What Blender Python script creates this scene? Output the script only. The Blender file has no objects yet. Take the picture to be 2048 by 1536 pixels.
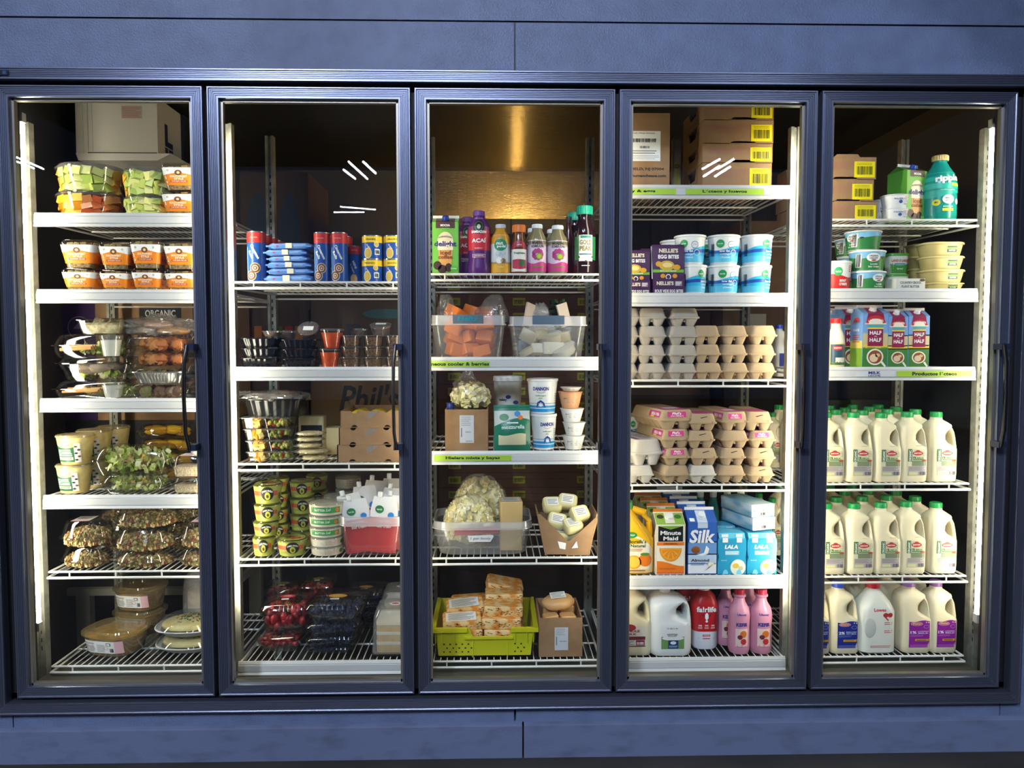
import bpy, math, random
from math import sin, cos, pi, radians as rad
from mathutils import Vector, Matrix, Euler, noise

# ------------------------------------------------------------------ camera
Z0 = 0.221                                   # height of the door bottoms above the floor
FPX = 1500.0
CAM = Vector((-0.0675, -2.456, 1.161 + Z0))
ROT = Euler((1.51962, 0.0006, -0.02317), 'XYZ')
cd = bpy.data.cameras.new('camera'); cam = bpy.data.objects.new('camera', cd)
bpy.context.scene.collection.objects.link(cam)
cam.location = CAM; cam.rotation_euler = ROT
cd.sensor_width = 36; cd.lens = 36 * FPX / 2048; cd.clip_start = 0.05; cd.clip_end = 100
sc = bpy.context.scene; sc.camera = cam
sc.view_settings.view_transform = 'Standard'; sc.view_settings.look = 'None'
sc.view_settings.gamma = 1; sc.view_settings.exposure = 0.0; sc.view_settings.use_curve_mapping = False
try:
    sc.cycles.use_denoising = True
    sc.cycles.max_bounces = 10; sc.cycles.diffuse_bounces = 4; sc.cycles.glossy_bounces = 3
    sc.cycles.transmission_bounces = 4; sc.cycles.transparent_max_bounces = 32
    sc.cycles.caustics_reflective = False; sc.cycles.caustics_refractive = False
    sc.cycles.sample_clamp_indirect = 3.0
except Exception: pass
MR = ROT.to_matrix()
def at(x, y, Y):
    d = MR @ Vector((x - 1024, 768 - y, -FPX)); return CAM + d * ((Y - CAM.y) / d.y)
def atz(x, y, Z):
    d = MR @ Vector((x - 1024, 768 - y, -FPX)); return CAM + d * ((Z - CAM.z) / d.z)

# ------------------------------------------------------------------ world
w = bpy.data.worlds.new('world'); sc.world = w; w.use_nodes = True
w.node_tree.nodes['Background'].inputs[0].default_value = (0.45, 0.55, 1.0, 1)
w.node_tree.nodes['Background'].inputs[1].default_value = 0.06

# ------------------------------------------------------------------ materials
def lin(h):
    h = h.lstrip('#'); o = []
    for i in (0, 2, 4):
        c = int(h[i:i+2], 16) / 255
        o.append(c / 12.92 if c <= 0.04045 else ((c + 0.055) / 1.055) ** 2.4)
    return (o[0], o[1], o[2], 1)
_mc = {}
def nt(m): return m.node_tree.nodes, m.node_tree.links
def M(h, rough=0.5, metal=0.0, spec=0.5, bump=0.0, bs=60.0, h2=None, ns=40.0, lo=0.4, hi=0.6, stretch=None, sss=0.0):
    key = (h, rough, metal, spec, bump, bs, h2, ns, lo, hi, stretch, sss)
    if key in _mc: return _mc[key]
    m = bpy.data.materials.new('paint_' + h.strip('#')); m.use_nodes = True
    n, l = nt(m); b = n['Principled BSDF']
    b.inputs['Base Color'].default_value = lin(h); b.inputs['Roughness'].default_value = rough
    b.inputs['Metallic'].default_value = metal; b.inputs['Specular IOR Level'].default_value = spec
    if sss: b.inputs['Subsurface Weight'].default_value = sss; b.inputs['Subsurface Radius'].default_value = (0.02, 0.015, 0.01)
    if h2 or bump:
        tc = n.new('ShaderNodeTexCoord'); mp = n.new('ShaderNodeMapping'); l.new(tc.outputs['Object'], mp.inputs[0])
        if stretch: mp.inputs['Scale'].default_value = stretch
    if h2:
        t = n.new('ShaderNodeTexNoise'); t.inputs['Scale'].default_value = ns; t.inputs['Detail'].default_value = 3
        l.new(mp.outputs[0], t.inputs['Vector'])
        r = n.new('ShaderNodeValToRGB'); r.color_ramp.elements[0].position = lo; r.color_ramp.elements[1].position = hi
        r.color_ramp.elements[0].color = lin(h); r.color_ramp.elements[1].color = lin(h2)
        l.new(t.outputs[0], r.inputs[0]); l.new(r.outputs[0], b.inputs['Base Color'])
    if bump:
        t = n.new('ShaderNodeTexNoise'); t.inputs['Scale'].default_value = bs; t.inputs['Detail'].default_value = 4
        l.new(mp.outputs[0], t.inputs['Vector'])
        u = n.new('ShaderNodeBump'); u.inputs['Strength'].default_value = bump; u.inputs['Distance'].default_value = 0.004
        l.new(t.outputs[0], u.inputs['Height']); l.new(u.outputs[0], b.inputs['Normal'])
    _mc[key] = m; return m
def emit(h, s):
    key = ('e', h, s)
    if key in _mc: return _mc[key]
    m = bpy.data.materials.new('glow'); m.use_nodes = True; n, l = nt(m)
    n.remove(n['Principled BSDF']); e = n.new('ShaderNodeEmission'); e.inputs[0].default_value = lin(h); e.inputs[1].default_value = s
    l.new(e.outputs[0], n['Material Output'].inputs[0]); _mc[key] = m; return m
def clear(tint='f4f6f4', refl=0.06, rough=0.05, edge=0.55, haze=0.0, bump=0.0, bs=60.0, hz='ffffff'):
    """thin clear sheet: passes light straight through, mirrors more towards the edge, may be slightly milky"""
    key = ('c', tint, refl, rough, edge, haze, bump, bs, hz)
    if key in _mc: return _mc[key]
    m = bpy.data.materials.new('clear_sheet'); m.use_nodes = True; n, l = nt(m)
    n.remove(n['Principled BSDF'])
    tr = n.new('ShaderNodeBsdfTransparent'); tr.inputs[0].default_value = lin(tint)
    gl = n.new('ShaderNodeBsdfGlossy'); gl.inputs['Roughness'].default_value = rough
    lw = n.new('ShaderNodeLayerWeight'); lw.inputs[0].default_value = 0.25
    mr = n.new('ShaderNodeMapRange'); mr.inputs['To Min'].default_value = refl; mr.inputs['To Max'].default_value = edge
    l.new(lw.outputs['Facing'], mr.inputs[0])
    base = tr
    if haze:
        df = n.new('ShaderNodeBsdfDiffuse'); df.inputs[0].default_value = lin(hz)
        mx0 = n.new('ShaderNodeMixShader'); mx0.inputs[0].default_value = haze
        l.new(tr.outputs[0], mx0.inputs[1]); l.new(df.outputs[0], mx0.inputs[2]); base = mx0
    mx = n.new('ShaderNodeMixShader'); l.new(mr.outputs[0], mx.inputs[0]); l.new(base.outputs[0], mx.inputs[1]); l.new(gl.outputs[0], mx.inputs[2])
    if bump:
        tc = n.new('ShaderNodeTexCoord'); t = n.new('ShaderNodeTexNoise'); t.inputs['Scale'].default_value = bs; t.inputs['Detail'].default_value = 3
        l.new(tc.outputs['Object'], t.inputs['Vector']); u = n.new('ShaderNodeBump'); u.inputs['Strength'].default_value = bump; u.inputs['Distance'].default_value = 0.01
        l.new(t.outputs[0], u.inputs['Height']); l.new(u.outputs[0], gl.inputs['Normal']); l.new(u.outputs[0], lw.inputs['Normal'])
    l.new(mx.outputs[0], n['Material Output'].inputs[0]); _mc[key] = m; return m

# ------------------------------------------------------------------ mesh building
R_ = random.Random(7)
_txt = {}
def glyphs(s, bold):
    k = (s, bold)
    if k in _txt: return _txt[k]
    c = bpy.data.curves.new('t', 'FONT'); c.body = s; c.size = 1; c.resolution_u = 2; c.offset = bold; c.fill_mode = 'FRONT'
    o = bpy.data.objects.new('t', c); me = bpy.data.meshes.new_from_object(o)
    vs = [(v.co.x, v.co.y) for v in me.vertices]; fs = [tuple(p.vertices) for p in me.polygons]
    bpy.data.objects.remove(o); bpy.data.curves.remove(c); bpy.data.meshes.remove(me)
    if vs:
        x0 = min(v[0] for v in vs); x1 = max(v[0] for v in vs); y0 = min(v[1] for v in vs); y1 = max(v[1] for v in vs)
    else: x0 = x1 = y0 = y1 = 0
    _txt[k] = (vs, fs, x0, x1, y0, y1); return _txt[k]

def ringpt(w, d, r, u):
    r = min(r, w / 2, d / 2); a = w / 2 - r; q = pi / 2 * r; b = d / 2 - r
    s = 1 if u >= 0 else -1; u = abs(u)
    if u <= a: p = (u, -d / 2, 0, -1)
    elif u <= a + q:
        t = (u - a) / r; p = (a + r * sin(t), -b - r * cos(t), sin(t), -cos(t))
    elif u <= a + q + 2 * b: p = (w / 2, -b + (u - a - q), 1, 0)
    elif u <= a + 2 * q + 2 * b:
        t = (u - a - q - 2 * b) / r; p = (a + r * cos(t), b + r * sin(t), cos(t), sin(t))
    else: p = (a - (u - a - 2 * q - 2 * b), d / 2, 0, 1)
    return (p[0] * s, p[1], p[2] * s, p[3])
class Surf:
    """surface of a lofted body: u runs round it from the middle of its front, z is height"""
    def __init__(s, prof): s.p = sorted([tuple(q) + (0,) * (6 - len(q)) for q in prof])
    def __call__(s, u, z, off):
        p = s.p
        if z <= p[0][0]: a = p[0]; b = p[0]; t = 0
        elif z >= p[-1][0]: a = p[-1]; b = a; t = 0
        else:
            for i in range(len(p) - 1):
                if p[i][0] <= z <= p[i+1][0] and p[i+1][0] > p[i][0]:
                    a = p[i]; b = p[i+1]; t = (z - a[0]) / (b[0] - a[0]); break
        q = [a[k] + (b[k] - a[k]) * t for k in range(6)]
        x, y, nx, ny = ringpt(q[1], q[2], q[3], u)
        return (x + nx * off + q[4], y + ny * off + q[5], z)
class Plane:
    def __init__(s, o, u, v): s.o = Vector(o); s.u = Vector(u); s.v = Vector(v); s.n = s.u.cross(s.v).normalized()
    def __call__(s, u, v, off): return tuple(s.o + s.u * u + s.v * v + s.n * off)
def front(w_, y, x=0): return Plane((x, y, 0), (1, 0, 0), (0, 0, 1))
LAY = 0.0005
class MB:
    def __init__(s): s.v = []; s.f = []; s.m = []; s.mats = []; s.surf = None; s.T = None
    def mi(s, m):
        if m not in s.mats: s.mats.append(m)
        return s.mats.index(m)
    def add(s, vs, fs, m):
        b = len(s.v)
        if s.T is not None: vs = [tuple(s.T @ Vector(v)) for v in vs]
        s.v += [tuple(v) for v in vs]; k = s.mi(m)
        for f in fs: s.f.append(tuple(i + b for i in f)); s.m.append(k)
    def box(s, x0, x1, y0, y1, z0, z1, m):
        s.add([(x0,y0,z0),(x1,y0,z0),(x1,y1,z0),(x0,y1,z0),(x0,y0,z1),(x1,y0,z1),(x1,y1,z1),(x0,y1,z1)],
              [(0,3,2,1),(4,5,6,7),(0,1,5,4),(1,2,6,5),(2,3,7,6),(3,0,4,7)], m)
    def loft(s, prof, m, n=5, cap0=True, cap1=True, fn=None):
        """stack of rounded-rectangle rings (z, width, depth, corner radius, cx, cy)"""
        vs = []; fs = []; N = 4 * (n + 1)
        for q in prof:
            q = tuple(q) + (0,) * (6 - len(q)); z, w_, d_, r, cx, cy = q; r = min(r, w_ / 2, d_ / 2)
            for k, (sx, sy) in enumerate(((1, -1), (1, 1), (-1, 1), (-1, -1))):
                for j in range(n + 1):
                    t = -pi / 2 + k * pi / 2 + j / n * pi / 2
                    p = (cx + sx * (w_ / 2 - r) + r * cos(t), cy + sy * (d_ / 2 - r) + r * sin(t), z)
                    vs.append(fn(*p) if fn else p)
        for i in range(len(prof) - 1):
            for j in range(N):
                k = (j + 1) % N; fs.append((i*N+j, i*N+k, (i+1)*N+k, (i+1)*N+j))
        if cap0: fs.append(tuple(range(N - 1, -1, -1)))
        if cap1: fs.append(tuple((len(prof)-1)*N + j for j in range(N)))
        s.add(vs, fs, m)
    def lathe(s, prof, m, n=24, cx=0, cy=0, cap0=True, cap1=True):
        vs = []; fs = []
        for r, z in prof:
            for j in range(n): vs.append((cx + r * sin(2*pi*j/n), cy - r * cos(2*pi*j/n), z))
        for i in range(len(prof) - 1):
            for j in range(n):
                k = (j + 1) % n; fs.append((i*n+j, i*n+k, (i+1)*n+k, (i+1)*n+j))
        if cap0: fs.append(tuple(range(n - 1, -1, -1)))
        if cap1: fs.append(tuple((len(prof)-1)*n + j for j in range(n)))
        s.add(vs, fs, m)
    def tube(s, pts, r, m, n=6, ry=None, closed=False, fixed=None):
        pts = [Vector(p) for p in pts]; vs = []; fs = []; L = len(pts); ry = ry or r
        for i, p in enumerate(pts):
            if closed: d = pts[(i+1) % L] - pts[i-1]
            else: d = pts[min(i+1, L-1)] - pts[max(i-1, 0)]
            d.normalize(); up = Vector((0,0,1)) if abs(d.z) < 0.9 else Vector((0,1,0))
            a = d.cross(up).normalized(); b = a.cross(d).normalized()
            if fixed is not None: b = Vector(fixed); a = d.cross(b).normalized()
            rr = r[i] if isinstance(r, (list, tuple)) else r; r2 = ry[i] if isinstance(ry, (list, tuple)) else ry
            for j in range(n): vs.append(p + a * (rr * cos(2*pi*j/n)) + b * (r2 * sin(2*pi*j/n)))
        for i in range(L if closed else L - 1):
            for j in range(n):
                k = (j + 1) % n; i2 = (i + 1) % L; fs.append((i*n+j, i*n+k, i2*n+k, i2*n+j))
        if not closed: fs.append(tuple(range(n-1, -1, -1))); fs.append(tuple((L-1)*n+j for j in range(n)))
        s.add([tuple(v) for v in vs], fs, m)
    def prism(s, poly, y0, y1, m):
        """x-z outline pushed from y0 to y1"""
        n = len(poly); vs = [(x, y0, z) for x, z in poly] + [(x, y1, z) for x, z in poly]
        fs = [tuple(range(n)), tuple(range(2*n-1, n-1, -1))] + [(i, i+n, (i+1) % n + n, (i+1) % n) for i in range(n)]
        s.add(vs, fs, m)
    def prismx(s, poly, x0, x1, m):
        """y-z outline pushed from x0 to x1"""
        n = len(poly); vs = [(x0, y, z) for y, z in poly] + [(x1, y, z) for y, z in poly]
        fs = [tuple(range(n-1, -1, -1)), tuple(range(n, 2*n))] + [(i, (i+1) % n, (i+1) % n + n, i+n) for i in range(n)]
        s.add(vs, fs, m)
    def blob(s, c, rx, ry, rz, m, amp=0.15, fr=3.0, seed=0, nu=16, nv=10, flat=0.0, e=1.0):
        """lumpy closed body, e<1 makes it boxier"""
        vs = []; fs = []; g = lambda t: (abs(t) ** e) * (1 if t >= 0 else -1)
        for i in range(nv + 1):
            ph = -pi / 2 + pi * i / nv
            for j in range(nu):
                th = 2 * pi * j / nu
                d = Vector((g(cos(ph)) * g(cos(th)), g(cos(ph)) * g(sin(th)), g(sin(ph))))
                k = 1 + amp * noise.noise(Vector((cos(ph)*cos(th), cos(ph)*sin(th), sin(ph))) * fr + Vector((seed * 7.3, seed * 3.1, 0)))
                z = d.z * rz * k
                if flat and z < -rz * flat: z = -rz * flat
                vs.append((c[0] + d.x * rx * k, c[1] + d.y * ry * k, c[2] + z))
        for i in range(nv):
            for j in range(nu):
                k = (j + 1) % nu; fs.append((i*nu+j, i*nu+k, (i+1)*nu+k, (i+1)*nu+j))
        s.add(vs, fs, m)
    def cube(s, c, sx, sy, sz, rot, m):
        q = Euler(rot).to_matrix(); vs = [q @ Vector((x*sx/2, y*sy/2, z*sz/2)) + Vector(c) for x, y, z in
            ((-1,-1,-1),(1,-1,-1),(1,1,-1),(-1,1,-1),(-1,-1,1),(1,-1,1),(1,1,1),(-1,1,1))]
        s.add(vs, [(0,3,2,1),(4,5,6,7),(0,1,5,4),(1,2,6,5),(2,3,7,6),(3,0,4,7)], m)
    # ---- flat shapes and lettering laid on a surface
    def grid(s, u0, u1, z0, z1, m, lay=1, step=0.012):
        nu = max(1, int(abs(u1-u0)/step + 0.99)); nz = max(1, int(abs(z1-z0)/(step*2) + 0.99)) ; vs = []; fs = []
        for i in range(nz + 1):
            for j in range(nu + 1): vs.append(s.surf(u0+(u1-u0)*j/nu, z0+(z1-z0)*i/nz, lay*LAY))
        for i in range(nz):
            for j in range(nu): k = i*(nu+1)+j; fs.append((k, k+1, k+nu+2, k+nu+1))
        s.add(vs, fs, m)
    def band(s, u0, u1, lo, hi, m, lay=1, n=12):
        vs = []; fs = []
        f = lo if callable(lo) else (lambda u: lo); g = hi if callable(hi) else (lambda u: hi); K = 3
        for j in range(n + 1):
            u = u0 + (u1-u0)*j/n; a = f(u); b = g(u)
            for i in range(K + 1): vs.append(s.surf(u, a + (b-a)*i/K, lay*LAY))
        for j in range(n):
            for i in range(K): k = j*(K+1)+i; fs.append((k, k+K+1, k+K+2, k+1))
        s.add(vs, fs, m)
    def ell(s, u, z, ru, rz, m, lay=2, n=20, a0=0, a1=2*pi):
        vs = [s.surf(u, z, lay*LAY)]; fs = []; K = 2 if ru > 0.012 else 1
        for k in range(1, K+1):
            for j in range(n + 1):
                t = a0 + (a1-a0)*j/n; vs.append(s.surf(u + ru*k/K*cos(t), z + rz*k/K*sin(t), lay*LAY))
        for j in range(n): fs.append((0, 1+j, 2+j))
        for k in range(1, K):
            for j in range(n): a = 1+(k-1)*(n+1)+j; b = 1+k*(n+1)+j; fs.append((a, b, b+1, a+1))
        s.add(vs, fs, m)
    def ringd(s, u, z, r0, r1, m, lay=2, n=24, q=1.0, a0=0, a1=2*pi):
        vs = []; fs = []
        for j in range(n + 1):
            t = a0 + (a1-a0)*j/n
            for r in (r0, r1): vs.append(s.surf(u + r*cos(t), z + r*q*sin(t), lay*LAY))
        for j in range(n): fs.append((2*j, 2*j+1, 2*j+3, 2*j+2))
        s.add(vs, fs, m)
    def poly(s, pts, m, lay=2):
        s.add([s.surf(u, z, lay*LAY) for u, z in pts], [tuple(range(len(pts)))], m)
    def text(s, t, u, z, m, w=None, h=None, lay=3, bold=0.02, rot=0.0, slant=0.0, arc=0.0):
        vs, fs, x0, x1, y0, y1 = glyphs(t, bold)
        if not vs or x1 <= x0: return
        sx = w / (x1-x0) if w else None; sy = h / (y1-y0) if h else None
        sx = sx or sy; sy = sy or sx; c, d = cos(rot), sin(rot); o = []
        for x, y in vs:
            a = (x - (x0+x1)/2) * sx; b = (y - (y0+y1)/2) * sy; a += b * slant
            if arc: b -= arc * (a * a)
            o.append(s.surf(u + a*c - b*d, z + a*d + b*c, lay*LAY))
        s.add(o, fs, m)
    def lines(s, u0, u1, z0, z1, n, m, lay=3, seed=1, fill=0.45):
        r = random.Random(seed); dz = (z1-z0)/n
        for i in range(n):
            e = u1 - (u1-u0) * (r.random()*0.35 if i % 3 == 2 else r.random()*0.08)
            s.grid(u0, e, z1-(i+0.5)*dz-dz*fill/2, z1-(i+0.5)*dz+dz*fill/2, m, lay, 0.02)
    def bars(s, u0, u1, z0, z1, m, lay=3, n=14, seed=3):
        r = random.Random(seed); x = u0; dw = (u1-u0)/n/1.5
        while x < u1 - dw:
            b = dw * r.choice((0.4, 0.7, 1.1)); s.grid(x, min(x+b, u1), z0, z1, m, lay, 0.05); x += b + dw * r.choice((0.35, 0.6, 0.9))
    def build(s, name, parent=None, sharp=38):
        me = bpy.data.meshes.new(name); me.from_pydata(s.v, [], s.f)
        for m in s.mats: me.materials.append(m)
        me.polygons.foreach_set('material_index', s.m)
        me.polygons.foreach_set('use_smooth', [True] * len(me.polygons)); me.update()
        try: me.set_sharp_from_angle(angle=rad(sharp))
        except Exception: pass
        o = bpy.data.objects.new(name, me); sc.collection.objects.link(o)
        if parent is not None: o.parent = parent
        return o
def tag(o, label=None, cat=None, group=None, kind=None):
    if label: o['label'] = label
    if cat: o['category'] = cat
    if group: o['group'] = group
    if kind: o['kind'] = kind
    return o
def empty(name, loc=(0,0,0), rz=0.0):
    o = bpy.data.objects.new(name, None); sc.collection.objects.link(o); o.location = loc; o.rotation_euler = (0,0,rz)
    o.empty_display_size = 0.05; return o
def dup(root):
    c = root.copy(); sc.collection.objects.link(c)
    for k in ('label', 'group'):
        if k in c: del c[k]
    for ch in root.children:
        d = ch.copy(); sc.collection.objects.link(d); d.parent = c
        for g in ch.children:
            e = g.copy(); sc.collection.objects.link(e); e.parent = d
    return c

# common finishes
WHITE = M('f2f2ee', 0.4); BLACK = M('101012', 0.5); GREYT = M('8a8a88', 0.6); DK = M('2a2a2c', 0.5)
# ------------------------------------------------------------------ lamps of the place
def lamp_tube(a, b, r, m):
    q = MB(); q.tube([a, b], r, m, 8); return q
COOL = 'dbe4ff'
def fixture(a, b, label, strength, r=0.035, body=True):
    """ceiling strip light between two points: glowing tube under a sheet-steel tray"""
    a = Vector(a); b = Vector(b); root = empty('ceiling_light', (a + b) / 2)
    tag(root, label, 'ceiling light', 'strip lights of the shop ceiling')
    c = (a + b) / 2; t = MB(); t.tube([a - c, b - c], r, emit(COOL, strength), 8); t.build('tube', root)
    if body:
        up = Vector((0, 0, r * 1.8)); h = MB(); h.tube([a - c + up, b - c + up], r * 1.5, M('d8d8d8', 0.4), 4); h.build('tray', root)
    return root
def mirrored(x, y, z): p = atz(x, y, z); return Vector((p.x, -p.y, p.z))
LITS = 26.0
for i, (p, q, z, lb) in enumerate((
    ((697, 323), (734, 357), 4.9, 'long strip light of the far pair mirrored in the second door'),
    ((726, 323), (751, 346), 4.9, 'short strip light right of the long one mirrored in the second door'),
    ((687, 339), (710, 357), 4.9, 'short strip light left of the long one mirrored in the second door'),
    ((680, 413), (751, 419), 4.4, 'upper of two flat strip lights mirrored low in the second door'),
    ((667, 424), (728, 424), 4.3, 'lower of two flat strip lights mirrored low in the second door'),
    ((1406, 337), (1440, 318), 4.9, 'upper left strip light mirrored on the boxes in the fourth door'),
    ((1436, 337), (1468, 318), 4.9, 'upper right strip light mirrored on the boxes in the fourth door'),
    ((1408, 352), (1439, 332), 4.7, 'lower left strip light mirrored on the boxes in the fourth door'),
    ((1431, 352), (1461, 333), 4.7, 'lower right strip light mirrored on the boxes in the fourth door'),
    ((18, 308), (85, 337), 4.4, 'upper slanting strip light mirrored in the first door'),
    ((18, 317), (66, 336), 4.4, 'lower slanting strip light mirrored in the first door'))):
    fixture(mirrored(*p, z), mirrored(*q, z), lb, LITS * 3, 0.022 if z > 4.5 else 0.015, False)
# low aisle strip lights, then unseen high ones added to brighten the front
fixture((-0.50, -3.0, 3.80), (-0.42, -4.3, 3.80), 'low strip light over the aisle, behind and left of the viewer', 110.0, 0.05)
fixture((1.95, -2.9, 3.65), (2.03, -3.9, 3.65), 'low strip light over the aisle, behind and right of the viewer', 50.0, 0.05)
fixture((-2.7, -5.4, 5.3), (-2.7, -7.6, 5.3), 'added high strip light left of the aisle', 850.0, 0.06)
fixture((-0.3, -5.4, 5.3), (-0.3, -7.6, 5.3), 'added high strip light over the middle of the aisle', 270.0, 0.06)
fixture((2.4, -5.4, 5.3), (2.4, -7.6, 5.3), 'added high strip light right of the aisle', 30.0, 0.06)

# ------------------------------------------------------------------ shell
DT = Z0 + 1.9865; PX = [-1.65 + 0.66 * i for i in range(6)]; DW = 0.3235
PANEL = M('5f6e8b', 0.45, 0.0, 0.5, bump=0.55, bs=210, h2='56647f', ns=14, lo=0.35, hi=0.65)
PANEL2 = M('606b84', 0.6, 0.0, 0.3, bump=0.25, bs=120, h2='454e60', ns=9, lo=0.5, hi=0.95, stretch=(1, 1, 2.5))
def st(q, name): o = q.build(name); o['kind'] = 'structure'; return o
wy = 0.012
sZ = at(1024, 40, 0).z; bZ = Z0 - 0.085; lZ = Z0 - 0.106
hl, hr = -1.712, 1.712
q = MB()                                      # header: upper and lower rows of panels with open seams
sx = at(1030, 90, 0).x; g = 0.003
q.box(-4.2, 4.2, wy, wy + 0.08, sZ + g, 3.2, PANEL)
q.box(-4.2, sx - g, wy, wy + 0.08, DT + 0.02, sZ - g, PANEL); q.box(sx + g, 4.2, wy, wy + 0.08, DT + 0.02, sZ - g, PANEL)
q.box(-4.2, 4.2, wy + 0.006, wy + 0.075, DT + 0.02, 3.2, M('141824'))
lx = at(22, 1440, 0).x; rx = at(2004, 1420, 0).x
q.box(-4.2, hl + 0.01, wy, wy + 0.08, lZ, DT + 0.02, PANEL); q.box(hr - 0.01, 4.2, wy, wy + 0.08, lZ, DT + 0.02, PANEL)
for a, b in ((-4.2, lx - 0.002), (lx + 0.002, sx - 0.004), (sx + 0.003, rx - 0.002), (rx + 0.002, 4.2)):
    q.box(a, b, wy - 0.001, wy + 0.08, lZ, Z0 - 0.02, PANEL)
st(q, 'wall_front')
q = MB(); k = at(1046, 1480, 0).x            # kick panels at the floor
for a, b in ((-4.2, k - 0.003), (k + 0.003, 4.2)):
    q.prismx([(wy - 0.02, 0.0), (wy - 0.02, lZ - 0.006), (wy - 0.012, lZ + 0.0), (wy + 0.05, lZ), (wy + 0.05, 0.0)], a, b, PANEL2)
st(q, 'baseboard_front')
ALU = M('737a8c', 0.30, 0.85, 0.6); ALUD = M('474b58', 0.38, 0.8, 0.5)
GAP = M('05060a', 0.6)
def ribbed(q, x0, x1, z0, z1, wd, y, th, m, ribs=5):
    """mitred rectangular frame of ribbed profile; outer edge x0..x1, z0..z1"""
    prof = [(0.0, 0.0), (0.0, th)]; n = ribs
    pts = [(0, th * 0.9), (wd*0.04, th)]
    a, b = wd * 0.16, wd * 0.86
    pts += [(a - wd*0.03, th)]
    for i in range(n):
        t0 = a + (b-a) * i / n; t1 = a + (b-a) * (i+1) / n
        pts += [(t0 + (t1-t0)*0.28, th - 0.0022), (t0 + (t1-t0)*0.42, th - 0.0022), (t0 + (t1-t0)*0.7, th), (t1 - (t1-t0)*0.02, th)]
    pts += [(wd * 0.95, th), (wd, th * 0.8), (wd, -0.004)]
    pts = [(0, 0)] + pts
    vs = []; fs = []; K = len(pts)
    for cx, cz, sx_, sz_ in ((x0, z0, 1, 1), (x1, z0, -1, 1), (x1, z1, -1, -1), (x0, z1, 1, -1)):
        for o, t in pts: vs.append((cx + sx_*o, y - t, cz + sz_*o))
    for c in range(4):
        d = (c + 1) % 4
        for i in range(K - 1): fs.append((c*K+i, d*K+i, d*K+i+1, c*K+i+1))
    q.add(vs, fs, m)
q = MB(); ribbed(q, hl, hr, Z0 - 0.052, DT + 0.052, 0.040, wy, 0.028, ALU)
st(q, 'trim_1')
q = MB()                                      # dark inner frame and the mullions
q.box(hl + 0.036, hr - 0.036, 0.022, 0.07, Z0 - 0.02, Z0 + 0.008, GAP); q.box(hl + 0.036, hr - 0.036, 0.022, 0.07, DT - 0.008, DT + 0.02, GAP)
for i, x in enumerate(PX):
    q.box(x - 0.029, x + 0.029, 0.022, 0.078, Z0 - 0.01, DT + 0.01, GAP)
st(q, 'trim_2')
CHR = M('b9bcc4', 0.25, 0.9); SIL = M('8f8c80', 0.35, 0.7)
GLASS = clear('e9efec', 0.045, 0.0, 0.5)
hz0, hz1 = at(830, 893, -0.03).z, at(830, 694, -0.03).z
for i in range(5):
    x0 = PX[i] + 0.33 - DW; x1 = PX[i] + 0.33 + DW
    d = empty('door_%d' % (i + 1), ((x0+x1)/2, 0, Z0)); d['kind'] = 'structure'
    X = (x1-x0)/2; H = DT - Z0
    q = MB(); ribbed(q, -X, X, 0, H, 0.039, 0.022, 0.026, ALU); q.build('door_frame', d)
    q = MB(); f = 0.041
    for s_ in (-1, 1): q.box(s_*(X-f) - 0.006, s_*(X-f) + 0.006, 0.010, 0.028, f - 0.006, H - f + 0.006, SIL)
    q.box(-X + f, X - f, 0.010, 0.028, f - 0.006, f + 0.005, SIL); q.box(-X + f, X - f, 0.010, 0.028, H - f - 0.005, H - f + 0.006, SIL)
    q.build('glass_spacer', d)
    q = MB(); q.box(-X + f, X - f, 0.0125, 0.0126, f, H - f, GLASS)
    q.v = q.v[:]; q = MB(); q.surf = Plane((0, 0.012, 0), (1, 0, 0), (0, 0, 1)); q.add([(-X+f, 0.012, f), (X-f, 0.012, f), (X-f, 0.012, H-f), (-X+f, 0.012, H-f)], [(0, 1, 2, 3)], GLASS)
    q.build('glass_pane', d)
    q = MB(); hx = X - 0.045; a = hz0 - Z0; b = hz1 - Z0
    q.tube([(hx - 0.004, -0.042, a - 0.005), (hx - 0.008, -0.062, a + 0.05), (hx - 0.009, -0.066, (a+b)/2), (hx - 0.008, -0.062, b - 0.05), (hx - 0.004, -0.042, b + 0.005)], 0.0055, M('0e1016', 0.25), 10, ry=0.009)
    h = q.build('handle', d)
    for z in (a, b): q = MB(); q.box(hx - 0.012, hx + 0.016, -0.046, -0.001, z - 0.010, z + 0.010, M('3c445c', 0.3, 0.7)); q.build('bracket', h)
# little dark badge at the left end of the top trim
q = MB(); p = at(8, 145, -0.02); q.box(p.x - 0.03, p.x + 0.012, -0.021, -0.0165, p.z - 0.008, p.z + 0.008, M('0a1226', 0.3)); q.box(p.x - 0.004, p.x + 0.007, -0.0216, -0.021, p.z - 0.005, p.z + 0.005, M('1d4f74', 0.3))
tag(q.build('badge'), 'small dark badge with a blue mark on the top left of the frame', 'badge')

# inside of the cooler
CY1 = 2.25; CX = 1.93; CZ = Z0 + 2.24
DARKW = M('55534c', 0.5, 0.35, 0.5, bump=0.3, bs=140)
METW = M('8d8a82', 0.22, 0.65, 0.5, bump=0.7, bs=25, stretch=(1, 50, 50)); METC = M('6a665c', 0.20, 0.8, 0.5, bump=0.8, bs=4, stretch=(1, 150, 150))
q = MB(); q.box(-CX - 0.05, -CX, 0.092, CY1, 0, CZ, DARKW); st(q, 'wall_left')
q = MB(); q.box(CX, CX + 0.05, 0.092, CY1, 0, CZ, DARKW); st(q, 'wall_right')
q = MB(); q.box(-CX - 0.05, CX + 0.05, CY1, CY1 + 0.05, 0, CZ, METW); st(q, 'wall_back')
q = MB(); q.box(-CX - 0.05, CX + 0.05, 0.092, CY1 + 0.05, CZ, CZ + 0.06, METC); st(q, 'ceiling')
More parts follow.
